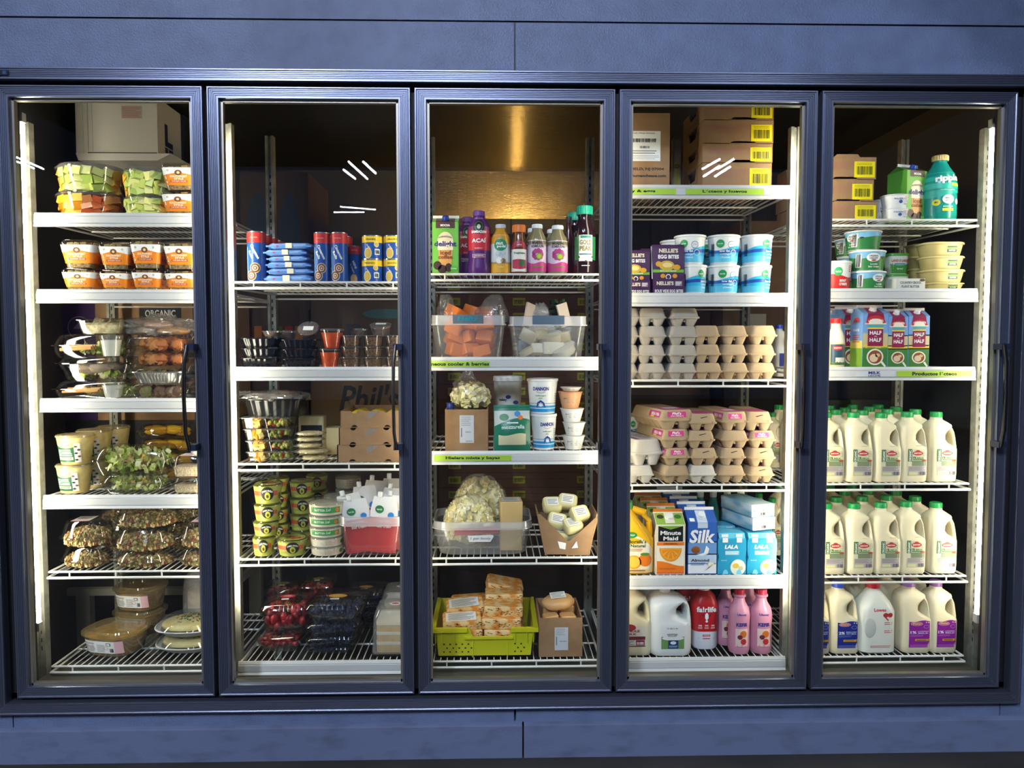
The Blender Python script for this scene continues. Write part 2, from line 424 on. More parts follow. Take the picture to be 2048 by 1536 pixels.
q = MB(); q.box(-CX - 0.05, CX + 0.05, 0.092, CY1 + 0.05, 0.0, 0.03, M('4a4842', 0.6)); q.box(hl+.05, hr-.05, 0.062, 0.3, 0.03, Z0 - 0.004, M('5a584f', 0.5, 0.3)); st(q, 'floor.001')
# the shop: floor, dark ceiling, far corrugated wall
q = MB(); q.box(-9, 9, -17, 0.09, -0.05, 0, M('26241f', 0.8, bump=0.3, bs=30, h2='35322c', ns=3, lo=0.35, hi=0.7)); st(q, 'floor')
q = MB(); q.box(-9, 9, -17, 0.09, 5.9, 6.0, M('15130f', 0.8)); st(q, 'ceiling.001')
q = MB(); pts = []; n = 75
for i in range(n + 1):
    x = -9 + 18 * i / n; pts += [(x, 0.0), (x + 0.05, -0.0), (x + 0.09, 0.05), (x + 0.19, 0.05)]
vs = []; fs = []
for x, d in pts: vs += [(x, -16.9 + d, 0), (x, -16.9 + d, 5.9)]
for i in range(len(pts) - 1): fs.append((2*i, 2*i+2, 2*i+3, 2*i+1))
q.add(vs, fs, M('7b94c0', 0.5, 0.3)); st(q, 'wall_opposite')

# ------------------------------------------------------------------ lamps inside the cooler
lamps = [(PX[0] + 0.018, 58, 'leftmost glowing lamp, beside the post in the first door'), (PX[1], 36, 'upright lamp behind the frame between first and second doors'),
         (PX[2], 11, 'upright lamp behind the frame between second and third doors'), (PX[3], 17, 'upright lamp behind the frame between third and fourth doors'),
         (PX[4], 34, 'upright lamp behind the frame between fourth and fifth doors'), (PX[5] - 0.018, 34, 'rightmost glowing lamp, beside the post in the fifth door')]
WARM = 'fff1da'
LK = 1.0
for i, (x, s_, lb) in enumerate(lamps):
    r = empty('strip_lamp', (x, 0.082, 0)); tag(r, lb, 'lamp', 'upright strip lamps inside the cooler')
    z0 = Z0 + 0.22; z1 = DT - 0.09; sd = -1 if i == 5 else 1
    q = MB()
    if i in (0, 5): q.box(-0.014 - sd*0.002, 0.014 - sd*0.002, 0.006, 0.020, z0, z1, emit(WARM, s_ * LK))
    else: q.box(-0.022, 0.022, 0.002, 0.016, z0, z1, emit(WARM, s_ * LK))
    q.build('tube', r)
    for z in (z0, z1 + 0.03): q = MB(); q.box(-0.016, 0.016, 0.0, 0.022, z - 0.03, z, M('d8d2c4', 0.4)); q.build('end_cap', r)
    if i in (0, 5):
        q = MB(); m = M('a09890', 0.3, 0.4); x_ = -sd * 0.028
        q.loft([(z0 - 0.07, 0.022, 0.03, 0.008, x_, 0.0), (z1 + 0.09, 0.022, 0.03, 0.008, x_, 0.0)], m); q.build('cover', r)
# bare bulb at the back, behind the cardboard boxes
r = empty('bulb', (at(1035, 437, CY1 - 0.13).x, CY1 - 0.13, at(1035, 437, CY1 - 0.13).z - 0.097)); tag(r, 'bright warm bulb glowing behind the stacked boxes at the back wall', 'lamp')
q = MB(); q.lathe([(0.012, 0.0), (0.032, 0.03), (0.036, 0.055), (0.02, 0.085), (0.004, 0.09)], emit('ffc46a', 200), 14); q.build('globe', r)
q = MB(); q.lathe([(0.014, -0.04), (0.014, 0.0)], M('777066', 0.4, 0.8), 12); q.box(-0.02, 0.02, -0.02, 0.13, -0.06, -0.04, M('777066', 0.4, 0.8)); q.build('socket', r)

# ------------------------------------------------------------------ shelving
GALV = M('a8a89c', 0.45, 0.6, 0.5, bump=0.15, bs=40, h2='8f9086', ns=25)
def post(x, y, lb, z1):
    q = MB(); w_ = 0.017
    q.prism([(-w_, 0.03), (-0.006, 0.03), (-0.006, z1), (-w_, z1)], -0.015, 0.015, GALV); q.prism([(0.006, 0.03), (w_, 0.03), (w_, z1), (0.006, z1)], -0.015, 0.015, GALV)
    q.box(-0.007, 0.007, -0.006, 0.015, 0.03, z1, GALV)
    for k in range(60 if (y > 0.5 or abs(x) > 1.5) else 0):
        z = 0.3 + k * 0.03
        if z < z1: q.box(-0.003, 0.003, -0.0066, -0.006, z, z + 0.014, BLACK)
    o = q.build('shelf_post'); o.location = (x, y, 0); tag(o, lb, 'shelf post', 'galvanised posts of the shelving'); return o
ordn = ('first', 'second', 'third', 'fourth', 'fifth')
wh = ['at the far left', 'between first and second doors', 'between second and third doors', 'between third and fourth doors', 'between fourth and fifth doors', 'at the far right']
PYF, PYR = 0.205, 0.70
for i, x in enumerate(PX):
    o = 0.028 if i == 5 else (-0.028 if i == 0 else 0)
    post(x + o, PYF, 'front galvanised slotted shelf post ' + wh[i], DT - 0.06); post(x, PYR, 'rear galvanised slotted shelf post ' + wh[i], (Z0 + 2.02) if i else Z0 + 1.40)
WIRE = M('e4e2da', 0.35); RAIL = M('d4d3d0', 0.35)
SF, SB, SW = 0.175, 0.69, 0.3115
def shelf_mesh(rail):
    r = empty('wire_shelf')
    q = MB(); t = 0.0028
    q.tube([(-SW, SF, -0.003), (SW, SF, -0.003)], 0.004, WIRE); q.tube([(-SW - 0.006, SF - 0.002, -0.024), (SW + 0.006, SF - 0.002, -0.024)], 0.0045, WIRE)
    for k in range(4): x = -0.24 + k * 0.16; q.tube([(x, SF - 0.001, -0.001), (x, SF - 0.001, -0.024)], 0.003, WIRE)
    q.build('front_rod', r)
    for s_ in (-1, 1): q = MB(); q.tube([(s_*SW, SF, -0.004), (s_*SW, SB, -0.004)], 0.0038, WIRE); q.tube([(s_*(SW+0.004), SF, -0.024), (s_*(SW+0.004), SB, -0.012)], 0.004, WIRE); q.build('side_rod', r)
    q = MB()
    for k in range(25): x = -SW + 0.024 + k * (2*SW - 0.048) / 24; q.tube([(x, SF, -t), (x, SB, -t)], 0.0019, WIRE, 5)
    q.build('deck_wires', r)
    q = MB()
    for y in (SB, 0.52, 0.34): q.tube([(-SW, y, -0.008), (SW, y, -0.008)], 0.0038, WIRE)
    q.tube([(-SW, SB - 0.01, -0.03), (SW, SB - 0.01, -0.03)], 0.0035, WIRE)
    q.build('cross_rod', r)
    if rail:
        q = MB()
        P = [(SF - 0.006, 0.004), (SF - 0.010, 0.004), (SF - 0.014, -0.006), (SF - 0.013, -0.009), (SF - 0.0155, -0.010), (SF - 0.0165, -0.031), (SF - 0.0135, -0.032), (SF - 0.016, -0.035), (SF - 0.019, -0.043), (SF - 0.012, -0.044), (SF - 0.006, -0.035)]
        q.prismx(P, -SW - 0.004, SW + 0.004, RAIL); q.build('price_rail', r)
    return r
sh_rows = [  # door, pixel x, pixel row of the front edge, rail?
    [(428, 1), (581, 1), (799, 1), (992, 1), (1141, 0), (1330, 0)],
    [(563, 0), (736, 1), (926, 0), (1116, 0), (1324, 1)],
    [(547, 0), (716, 1), (904, 1), (1114, 0), (1320, 0)],
    [(372, 1), (588, 1), (759, 0), (968, 0), (1153, 1), (1317, 1)],
    [(438, 0), (579, 1), (736, 1), (966, 0), (1151, 0), (1311, 0)]]
px_mid = [240, 640, 1030, 1410, 1800]
protos = {}; SH = {}
cnt = ('top', 'second', 'third', 'fourth', 'fifth', 'lowest')
for d in range(5):
    for s_, (y, rail) in enumerate(sh_rows[d]):
        z = at(px_mid[d], y, SF - (0.012 if rail else 0)).z
        if rail not in protos: protos[rail] = shelf_mesh(rail); o = protos[rail]
        else: o = dup(protos[rail])
        o.location = (PX[d] + 0.33, 0, z); SH[(d + 1, s_ + 1)] = z
        nm = cnt[s_] if s_ < len(sh_rows[d]) - 1 else 'lowest'
        tag(o, '%s white wire shelf %s behind the %s door' % (nm, 'with a plastic price rail' if rail else 'with a bare rod front', ordn[d]), 'shelf', 'wire shelves of the cooler')
SHO = {(o['label']): o for o in sc.objects if o.name.startswith('wire_shelf')}
def shelf_at(d, s_):
    for o in SHO.values():
        if abs(o.location.x - PX[d-1] - 0.33) < 0.01 and abs(o.location.z - SH[(d, s_)]) < 1e-4: return o
LIME = M('a9cf3c', 0.5); NAVY = M('1c2a6a', 0.5)
def strip(d, s_, x0, x1, t, tw, m=LIME, ink=BLACK, tx=None, t2=None):
    o = shelf_at(d, s_); y = SF - 0.0163; a = at(x0, sh_rows[d-1][s_-1][0], y).x - o.location.x; b = at(x1, sh_rows[d-1][s_-1][0], y).x - o.location.x
    q = MB(); q.surf = Plane((0, y, 0), (1, 0, 0), (0, 0.04, 1)); q.grid(a, b, -0.0305, -0.0105, m, 1, 1)
    c = (a+b)/2 if tx is None else at(tx, 600, y).x - o.location.x
    if t2: q.text(t, c, -0.0165, ink, w=tw, h=0.010, lay=2, bold=0.03); q.text(t2, c, -0.0265, ink, w=tw, h=0.006, lay=2)
    else: q.text(t, c, -0.0205, ink, w=tw, h=0.0125, lay=2, bold=0.035)
    q.build('shelf_label', o)
strip(3, 2, 830, 979, 'Miscellaneous cooler & berries', 0.27, tx=900)
strip(3, 3, 868, 1023, 'Hielera mixta y bayas', 0.19)
strip(4, 1, 1241, 1352, 'Dairy & eggs', 0.125, tx=1273)
strip(4, 1, 1371, 1528, 'Lácteos y huevos', 0.155)
strip(5, 3, 1794, 1944, 'Productos lácteos', 0.16)
strip(5, 3, 1712, 1792, 'MILK', 0.043, M('d8d8da', 0.5), NAVY, tx=1752, t2='LECHE')
# ------------------------------------------------------------------ product kinds
CL = clear('f3f5f2', 0.05, 0.06, 0.55); CL2 = clear('eef0ee', 0.07, 0.1, 0.6, haze=0.06); FOG = clear('eef0f2', 0.06, 0.15, 0.5, haze=0.22)
BAG = clear('f8f8f5', 0.06, 0.14, 0.6, haze=0.08, bump=.6, bs=24); BAGH = clear('f4f2ec', 0.14, 0.15, 0.8, haze=0.26, bump=.6, bs=28)
W_ = M('f4f4f0', 0.4); INK = M('1a1a1c', 0.6); RED = M('c22a26', 0.5); GR = M('8b8d8c', 0.6); PAPER = M('e9e9e6', 0.55); PINKP = M('e7b7bd', 0.55)
KRAFT = M('9a7854', 0.75, bump=0.15, bs=90, h2='92704d', ns=18); KRAFTD = M('8a6a49', 0.8)
class Kind:
    def __init__(s, name, cat, dims, build): s.name = name; s.cat = cat; s.W, s.D, s.H = dims; s.b = build; s.root = None
    def make(s):
        if s.root is None:
            s.root = empty(s.name); s.b(s.root); return s.root
        c = dup(s.root); c.rotation_euler = (0, 0, 0); return c
def put(k, x0, x1, yt, Z, Yf=0.195, label='', group=None, rz=0.0, ds=None, H=None, rx=0.0, ry=0.0, wf=1.0):
    """stand one of kind k on height Z so that its front fills the pixel columns x0..x1 at depth Yf"""
    o = k.make(); ym = yt + 20; a = at(x0, ym, Yf).x; b = at(x1, ym, Yf).x; w_ = (b - a) * wf
    if H is None: H = at((x0+x1)/2, yt, Yf).z - Z
    sx = w_ / k.W; sy = ds if ds else sx
    o.location = ((a+b)/2, Yf + k.D * sy / 2, Z); o.scale = (sx, sy, H / k.H); o.rotation_euler = (rx, ry, rz)
    tag(o, label, k.cat, group); return o
def stack(k, cols, ys, Z, Yf, labels, group=None, jit=1.0, ds=None, rz=0.0, seed=1, first=0):
    """a pile: ys = pixel rows of the tops from the lowest up"""
    r = random.Random(seed); z = Z; out = []
    for i, y in enumerate(ys):
        x0, x1 = cols[i] if isinstance(cols[0], (tuple, list)) else cols
        zt = at((x0+x1)/2, y, Yf).z
        kk = k[i] if isinstance(k, (list, tuple)) else k
        o = put(kk, x0, x1, y, z, Yf, labels[i], group, rz + rad(r.uniform(-3, 3)) * jit, ds, H=max(zt - z, 0.004)); out.append(o); z = zt + 0.0004
    return out
def pile(k, cols, ytop, n, Z, Yf, labels, group=None, jit=1.0, ds=None, seed=1):
    zt = at((cols[0]+cols[1])/2, ytop, Yf).z; h = (zt - Z)/n; r = random.Random(seed); out = []
    for i in range(n): out.append(put(k[i] if isinstance(k, (list, tuple)) else k, cols[0], cols[1], ytop, Z + h*i, Yf, labels[i], group, rad(r.uniform(-3, 3))*jit, ds, H=h - .0005))
    return out
def back(o, dy, label, group=None, dx=0.0, dz=0.0, rz=0.0):
    c = dup(o); c.location = (o.location.x + dx, o.location.y + dy, o.location.z + dz); c.rotation_euler = (o.rotation_euler[0], o.rotation_euler[1], o.rotation_euler[2] + rz)
    tag(c, label, None, group or o.get('group')); return c
def heap(q, w_, d_, z0, z1, mats, n, size, seed=1, shape='round', sq=(1, 1, 1), mound=0.3):
    r = random.Random(seed)
    for i in range(n):
        while True:
            x = r.uniform(-1, 1); y = r.uniform(-1, 1)
            if shape == 'rect' or x*x + y*y < 1: break
        rr = 1 - mound * (x*x + y*y) / (2 if shape == 'rect' else 1)
        z = z0 + (z1 - z0) * r.uniform(0.15, 1) ** 0.6 * rr; m = mats[int((x * 0.5 + 0.5) * 0.999 * len(mats))] if shape == 'split' else r.choice(mats)
        s_ = size * r.uniform(0.7, 1.15)
        q.cube((x*(w_/2 - s_/2), y*(d_/2 - s_/2), max(z0 + s_*0.4, z - s_*0.4)), s_*sq[0], s_*sq[1], s_*sq[2], (r.uniform(-.5,.5), r.uniform(-.5,.5), r.uniform(0,3)), m)
def balls(q, w_, d_, z0, z1, mats, n, size, seed=1, rect=True, ez=1.0, amp=.05):
    r = random.Random(seed)
    for i in range(n):
        while True:
            x = r.uniform(-1, 1); y = r.uniform(-1, 1)
            if rect or x*x + y*y < 1: break
        s_ = size * r.uniform(0.85, 1.1); z = r.uniform(z0 + s_/2, max(z1 - s_/2, z0 + s_/2 + 1e-4))
        q.blob((x*(w_/2 - s_/2), y*(d_/2 - s_/2), z), s_/2, s_/2, s_/2*ez, r.choice(mats), amp, 2 + amp*8, i, 8 if amp < .1 else 14, 5 if amp < .1 else 9)
def grains(q, w_, d_, z0, z1, ms, n, size, seed=9):
    r = random.Random(seed)
    for i in range(n):
        a = r.uniform(0, 2*pi); p = r.uniform(0, 1)**.45; low = r.random() < .35
        if low: p = 1.0 - .14*r.random(); z = z0*r.uniform(.35, 1.1)
        else: z = z0 + (z1 - z0)*(1 - p*p)**.5*.9
        c = (w_/2*p*cos(a), d_/2*p*sin(a), z); s_ = size*r.uniform(.6, 1.1)
        q.cube(c, s_, s_*.8, s_*.7, (r.uniform(0, 3), r.uniform(0, 3), r.uniform(0, 3)), r.choice(ms))
def leaves(q, w_, d_, z0, z1, mats, n, size, seed=1):
    r = random.Random(seed)
    for i in range(n):
        while True:
            x = r.uniform(-1, 1); y = r.uniform(-1, 1)
            if x*x + y*y < 1: break
        c = Vector((x*(w_/2-size/2), y*(d_/2-size/2), r.uniform(z0 + size*0.2, z1)))
        e = Euler((r.uniform(-1.2, 1.2), r.uniform(-1.2, 1.2), r.uniform(0, 6))).to_matrix(); s_ = size * r.uniform(0.6, 1.1) / 2
        pts = [(-s_, 0, 0), (-s_*.4, -s_*.7, s_*.2), (s_*.5, -s_*.6, -s_*.1), (s_, 0, s_*.3), (s_*.4, s_*.7, 0), (-s_*.5, s_*.6, s_*.25)]
        vs = [tuple(c + e @ Vector(p)) for p in pts]; q.add([tuple(c)] + vs, [(0, j + 1, (j + 1) % 6 + 1) for j in range(6)], r.choice(mats))
def part(root, name, fn, label=None):
    q = MB(); fn(q); o = q.build(name, root)
    if label: o['label'] = label
    return o

# --- clear food containers
def clam(W, D, H, r, hb, fill, lid=CL, base=CL, taper=0.82, top=0.78, sticker=None, mid=0.5, floor_=0.0):
    """hinged clear container: tapered base, flat flange, domed lid, food inside"""
    def b(root):
        zb = H * hb
        part(root, 'base', lambda q: q.loft([(0.0, W*taper, D*taper, r*taper), (0.003, W*(taper+.02), D*(taper+.02), r*taper), (zb*mid, W*(taper+.09), D*(taper+.09), r*.92), (zb, W*0.93, D*0.93, r*.95)], base, cap1=False))
        part(root, 'rim', lambda q: q.loft([(zb - .001, W*0.93, D*0.93, r*.95), (zb, W, D, r), (zb + .003, W, D, r), (zb + .0035, W*0.92, D*0.92, r*.95)], lid, cap0=False, cap1=False))
        L_ = part(root, 'lid', lambda q: q.loft([(zb + .003, W*0.92, D*0.92, r*.95), (zb + (H-zb)*.45, W*(top+.09), D*(top+.09), r*.9), (zb + (H-zb)*.85, W*(top+.02), D*(top+.02), r*.8), (H, W*(top-.06), D*(top-.06), r*.75)], lid, cap0=False))
        part(root, 'contents', lambda q: fill(q, W, D, H, zb))
        if sticker:
            def f(q):
                sf = Plane((0, 0, H + .0004), (1, 0, 0), (0, 1, 0)); q.surf = sf; sticker(q, W, D)
            part(L_, 'label', f)
    return b
FRUIT = {'melon': ['c8d468', 'dcdc8c', 'b0c65a'], 'mango': ['f5b21c', 'f09a14', 'f7c63a'], 'water': ['e27a44', 'dc6438', 'ea9258'], 'cant': ['f0c04a', 'ecb23e']}
def bowl(cols, W=0.235, H=0.10):
    def b(root):
        R = W/2
        part(root, 'bowl', lambda q: q.lathe([(R*.80, 0.0), (R*.84, .004), (R*.93, H*.5), (R*.985, H*.82)], CL, 36, cap1=False))
        part(root, 'lid', lambda q: q.lathe([(R*.985, H*.82), (R, H*.84), (R, H*.90), (R*.95, H*.92), (R*.92, H), (R*.3, H)], CL2, 36, cap0=False))
        def f(q):
            r = random.Random(len(cols)*7 + len(cols[0])); n = 10
            for k in range(11):
                for lv in range(3):
                    a = -pi/2 + (k - 5) * 0.33; m = M(r.choice(FRUIT[cols[min(len(cols)-1, int(k/11*len(cols)))]]), 0.35, sss=0.1)
                    rr = R*(0.70 + .04*lv); s_ = H*.30
                    q.cube((rr*cos(a), rr*sin(a), H*(.17 + .27*lv)), s_*r.uniform(1.0, 1.35), s_*1.1, s_*r.uniform(.85, 1.1), (r.uniform(-.3,.3), r.uniform(-.35,.35), a + pi/2 + r.uniform(-.3,.3)), m)
            q.lathe([(R*.6, .004), (R*.66, H*.8)], M(FRUIT[cols[0]][0], 0.5), 20)
        part(root, 'cut_fruit', f)
    return b
K_bowl1 = Kind('fruit_bowl', 'fruit bowl', (.235, .235, .10), bowl(['cant', 'melon', 'melon', 'cant']))
K_bowl2 = Kind('fruit_bowl', 'fruit bowl', (.235, .235, .10), bowl(['mango', 'mango', 'water', 'water']))
K_bowl3 = Kind('fruit_bowl', 'fruit bowl', (.18, .18, .10), bowl(['cant', 'melon', 'melon', 'melon', 'melon'], .18))
K_bowl4 = Kind('fruit_bowl', 'fruit bowl', (.18, .18, .10), bowl(['melon', 'melon', 'cant'], .18))
def saladtub(root):
    W = .12; H = .10; pr = [(0, .086, .086, .016), (.004, .09, .09, .018), (H*.84, .114, .114, .018)]
    ORG = M('ee8a1d', .4); 
    part(root, 'tub', lambda q: q.loft([p for p in pr], CL, cap1=False))
    part(root, 'lid', lambda q: q.loft([(H*.84, .114, .114, .018), (H*.85, W, W, .02), (H*.90, W, W, .02), (H*.93, .112, .112, .02), (H, .108, .108, .02)], CL, cap0=False))
    def f(q):
        q.loft([(.003, .084, .084, .015), (H*.8, .106, .106, .016)], M('c9a877', .7, h2='8f6d3f', ns=120))
        heap(q, .10, .10, H*.78, H*.93, [M('b99a5c', .7), M('8a5a2c', .7), M('d8c489', .7), M('c2702e', .7)], 40, .016, 5, 'rect')
    part(root, 'contents', f)
    def s(q):
        q.surf = Surf(pr); per = .20
        q.band(-per, per, .018, .082, ORG, 1, 44)
        q.band(-per, per, lambda u: .060 + .004*cos(u*60), .0825, W_, 2, 44)
        for c, sgn in ((0, 1), (.103, 1)):
            q.ell(c, .064, .012, .010, M('7a4a22', .5), 3, 16); q.ell(c, .064, .005, .0045, M('f2d9a0', .5), 4, 10)
            q.text('SOUTHWEST', c, .0505, M('fbe9c8', .5), w=.055, h=.0075, lay=3, bold=.04); q.text('STYLE', c, .0415, M('fbe9c8', .5), w=.03, h=.0075, lay=3, bold=.04)
            q.grid(c - .027, c + .027, .029, .0365, M('b8352a', .5), 3); q.text('CHICKEN SALAD', c, .0328, M('f4e0c0', .5), w=.048, h=.0048, lay=4, bold=.02)
            for e in (-.033, .033): q.ell(c + e, .072, .004, .004, M('c9b9a0', .5), 3, 10)
    part(root, 'sleeve', s, 'orange and white paper sleeve')
K_salad = Kind('salad_tub', 'salad tub', (.12, .12, .10), saladtub)
LEAF = [M('b2c04c', .5), M('ccd478', .5), M('8a9c3e', .5), M('e6e4b4', .5), M('d8da90', .5)]
FRY = [M('b5672a', .6), M('96501f', .6), M('c98443', .6)]
def fill_wrap(q, W, D, H, zb):
    m1, m2 = M('c98f52', .6), M('dfb27a', .6)
    for i in range(9): q.tube([(-W*.38 + i*.003, -D*.30 + i*D*.055, H*.35 + (i % 3)*.006), (W*.06, -D*.34 + i*D*.055, H*.42 + (i % 2)*.006)], H*.07, (m1, m2)[i % 2], 7)
    leaves(q, W*.5, D*.7, H*.1, H*.5, LEAF, 50, .03, 2); q.T = Matrix.Translation((W*.22, -D*.05, 0)); leaves(q, W*.45, D*.7, H*.1, H*.62, LEAF, 60, .03, 3); q.T = None
def fill_beef(q, W, D, H, zb):
    for i in range(9): a = i*.7; q.blob((W*.22*cos(a), D*.26*sin(a), H*(.48 + .05*(i % 3))), W*.15, W*.11, .014, M(('8a7565', '9c8878', '6f5c4e')[i % 3], .6), .3, 4, i, 16, 8)
    leaves(q, W*.8, D*.85, H*.08, H*.50, LEAF[:2] + [M('d9cda0', .5), M('e0d6b4', .5)], 110, .035, 4)
def fill_green(q, W, D, H, zb): leaves(q, W*.88, D*.88, H*.05, H*.86, LEAF, 260, .034, 5); heap(q, W*.5, D*.5, H*.3, H*.88, [M('c98e5a', .6), M('e2b98a', .6), M('dcb53c', .5)], 30, .022, 6)
def fill_fried(q, W, D, H, zb): balls(q, W*.84, D*.84, H*.05, H*.85, FRY, 22, .05, 7, amp=.45)
def fill_mango(q, W, D, H, zb):
    for i in range(14): a = i*.9; q.blob((W*.28*cos(a), D*.28*sin(a), H*(.2 + .035*i)), W*.15, W*.08, .014, M(('e0a313', 'ecb824', 'c98a0c')[i % 3], .4), .1, 2, i, 12, 6)
def fill_grain(q, W, D, H, zb):
    ms = [M('bfa46c', .7), M('8a6a40', .7), M('d6c28c', .7), M('a88850', .7), M('7a5c34', .7), M('c4ae78', .7), M('96432f', .6), M('6f7434', .6), M('b0925c', .7)]
    q.loft([(.003, W*.7, D*.7, W*.35), (H*.30, W*.82, D*.82, W*.36), (H*.46, W*.64, D*.64, W*.3), (H*.52, W*.4, D*.4, W*.2)], M('8f7748', .8, h2='5a4a2c', ns=130))
    grains(q, W*.86, D*.86, H*.22, H*.70, ms, 620, .0115)
def fill_onion(q, W, D, H, zb): q.loft([(.003, W*.74, D*.74, .012), (H*.55, W*.84, D*.84, .014), (H*.72, W*.7, D*.7, .02)], M('d9cba8', .5, h2='b09a6c', ns=60)); leaves(q, W*.84, D*.84, H*.5, H*.84, [M('e6dcc2', .4), M('d6c496', .4)], 60, .035, 8)
def fill_meat(q, W, D, H, zb): balls(q, W*.84, D*.84, H*.05, H*.8, [M('6a4a34', .6), M('8a6a4a', .6), M('b09070', .6), M('74703c', .6)], 30, .04, 11, amp=.4)
def grain_sticker(q, W, D):
    q.grid(-W*.22, W*.12, -D*.30, D*.28, PAPER, 1); q.grid(-W*.22, W*.12, -D*.32, -D*.14, PINKP, 2); q.lines(-W*.19, W*.09, -D*.1, D*.24, 6, GR, 3)
K_wrap = Kind('salad_clamshell', 'food container', (.30, .22, .075), clam(.30, .22, .075, .05, .5, fill_wrap))
K_beef = Kind('salad_clamshell', 'food container', (.30, .22, .075), clam(.30, .22, .075, .05, .7, fill_beef, taper=.72))
K_green = Kind('salad_clamshell', 'food container', (.36, .22, .09), clam(.36, .22, .09, .04, .55, fill_green, taper=.78))
K_fried = Kind('deli_clamshell', 'food container', (.21, .17, .055), clam(.21, .17, .055, .012, .15, fill_fried, top=.84))
K_meat = Kind('deli_clamshell', 'food container', (.21, .17, .055), clam(.21, .17, .055, .012, .5, fill_meat, top=.84))
K_onion = Kind('deli_tub', 'food container', (.20, .15, .06), clam(.20, .15, .06, .015, .85, fill_onion, top=.9, taper=.76))
K_mango = Kind('mango_clamshell', 'food container', (.22, .18, .07), clam(.22, .18, .07, .05, .42, fill_mango))
K_grain = Kind('grain_salad_clamshell', 'food container', (.27, .20, .085), clam(.27, .20, .085, .085, .36, fill_grain, sticker=grain_sticker, top=.76, taper=.66))
K_grain2 = Kind('grain_salad_clamshell', 'food container', (.27, .20, .085), clam(.27, .20, .085, .085, .36, fill_grain, top=.76, taper=.66))
def small_sticker(q, W, D): q.grid(-W*.25, W*.25, -D*.4, -D*.05, PINKP, 1); q.grid(-W*.25, W*.25, -D*.05, D*.3, PAPER, 1)
K_sgrain = Kind('grain_salad_box', 'food container', (.14, .12, .06), clam(.14, .12, .06, .03, .45, lambda q, W, D, H, zb: q.loft([(.004, W*.82, D*.82, .025), (H*.5, W*.9, D*.9, .03)], M('c8a77c', .7, h2='e6d8bd', ns=150)), sticker=small_sticker))
def dome(root):
    part(root, 'base', lambda q: q.loft([(0, .15, .12, .03), (.012, .175, .14, .035)], M('131313', .3)))
    part(root, 'lid', lambda q: q.loft([(.012, .175, .14, .035), (.03, .165, .13, .05), (.055, .12, .1, .045), (.06, .07, .06, .03)], CL, cap0=False))
    part(root, 'contents', lambda q: balls(q, .14, .11, .012, .045, [M('c25a34', .6), M('d88a5c', .6)], 12, .035, 2))
K_dome = Kind('sushi_box', 'food container', (.175, .14, .06), dome)
def cupw(root): part(root, 'cup', lambda q: q.lathe([(.021, 0), (.029, .045)], CL2, 20, cap1=False)); part(root, 'lid', lambda q: q.lathe([(.031, .044), (.031, .05), (.027, .052)], CL2, 20)); part(root, 'dressing', lambda q: q.lathe([(.020, .001), (.027, .040)], M('f0ece0', .5), 18))
K_cup = Kind('dressing_cup', 'cup', (.062, .062, .052), cupw)
def alu(root):
    def f(q):
        n = 96; vs = []; fs = []
        for k, (z, w_, d_, r) in enumerate(((0, .15, .11, .02), (.005, .158, .118, .022), (.028, .185, .145, .03), (.029, .205, .165, .035), (.032, .205, .165, .035))):
            for j in range(n):
                u = j / n; a = 2*(w_ + d_) - 8*r + 2*pi*r; x, y, nx, ny = ringpt(w_, d_, r, (u - .5)*a); wob = .0022 * (1 if j % 2 else -1) if k in (1, 2) else 0
                vs.append((x + nx*wob, y + ny*wob, z))
        for i in range(4):
            for j in range(n): k = (j + 1) % n; fs.append((i*n+j, i*n+k, (i+1)*n+k, (i+1)*n+j))
        fs.append(tuple(range(n-1, -1, -1))); q.add(vs, fs, M('c9c9c6', .28, .95))
    part(root, 'tray', f); part(root, 'lid', lambda q: q.loft([(.032, .195, .155, .03), (.045, .175, .135, .03), (.047, .16, .12, .02)], CL, cap0=False)); part(root, 'contents', lambda q: balls(q, .17, .13, .012, .034, [M('7d7a3a', .6), M('a88a3c', .6), M('5c4a2a', .6)], 26, .025, 4))
K_alu = Kind('foil_tray', 'food container', (.205, .165, .047), alu)
def bagroll(root):
    part(root, 'bag', lambda q: q.blob((0, 0, .045), .125, .09, .045, BAG, .5, 4.5, 3, 40, 24, .9))
    part(root, 'rolls', lambda q: (q.blob((.05, 0, .025), .065, .05, .018, M('c99a62', .6), .1, 2, 1), q.blob((-.05, .0, .024), .05, .05, .02, M('cbb7a6', .6), .15, 3, 2), q.blob((.0, -.01, .05), .06, .04, .02, M('b98f76', .6), .2, 3, 5)))
K_bagroll = Kind('bread_bag', 'bag', (.25, .18, .09), bagroll)
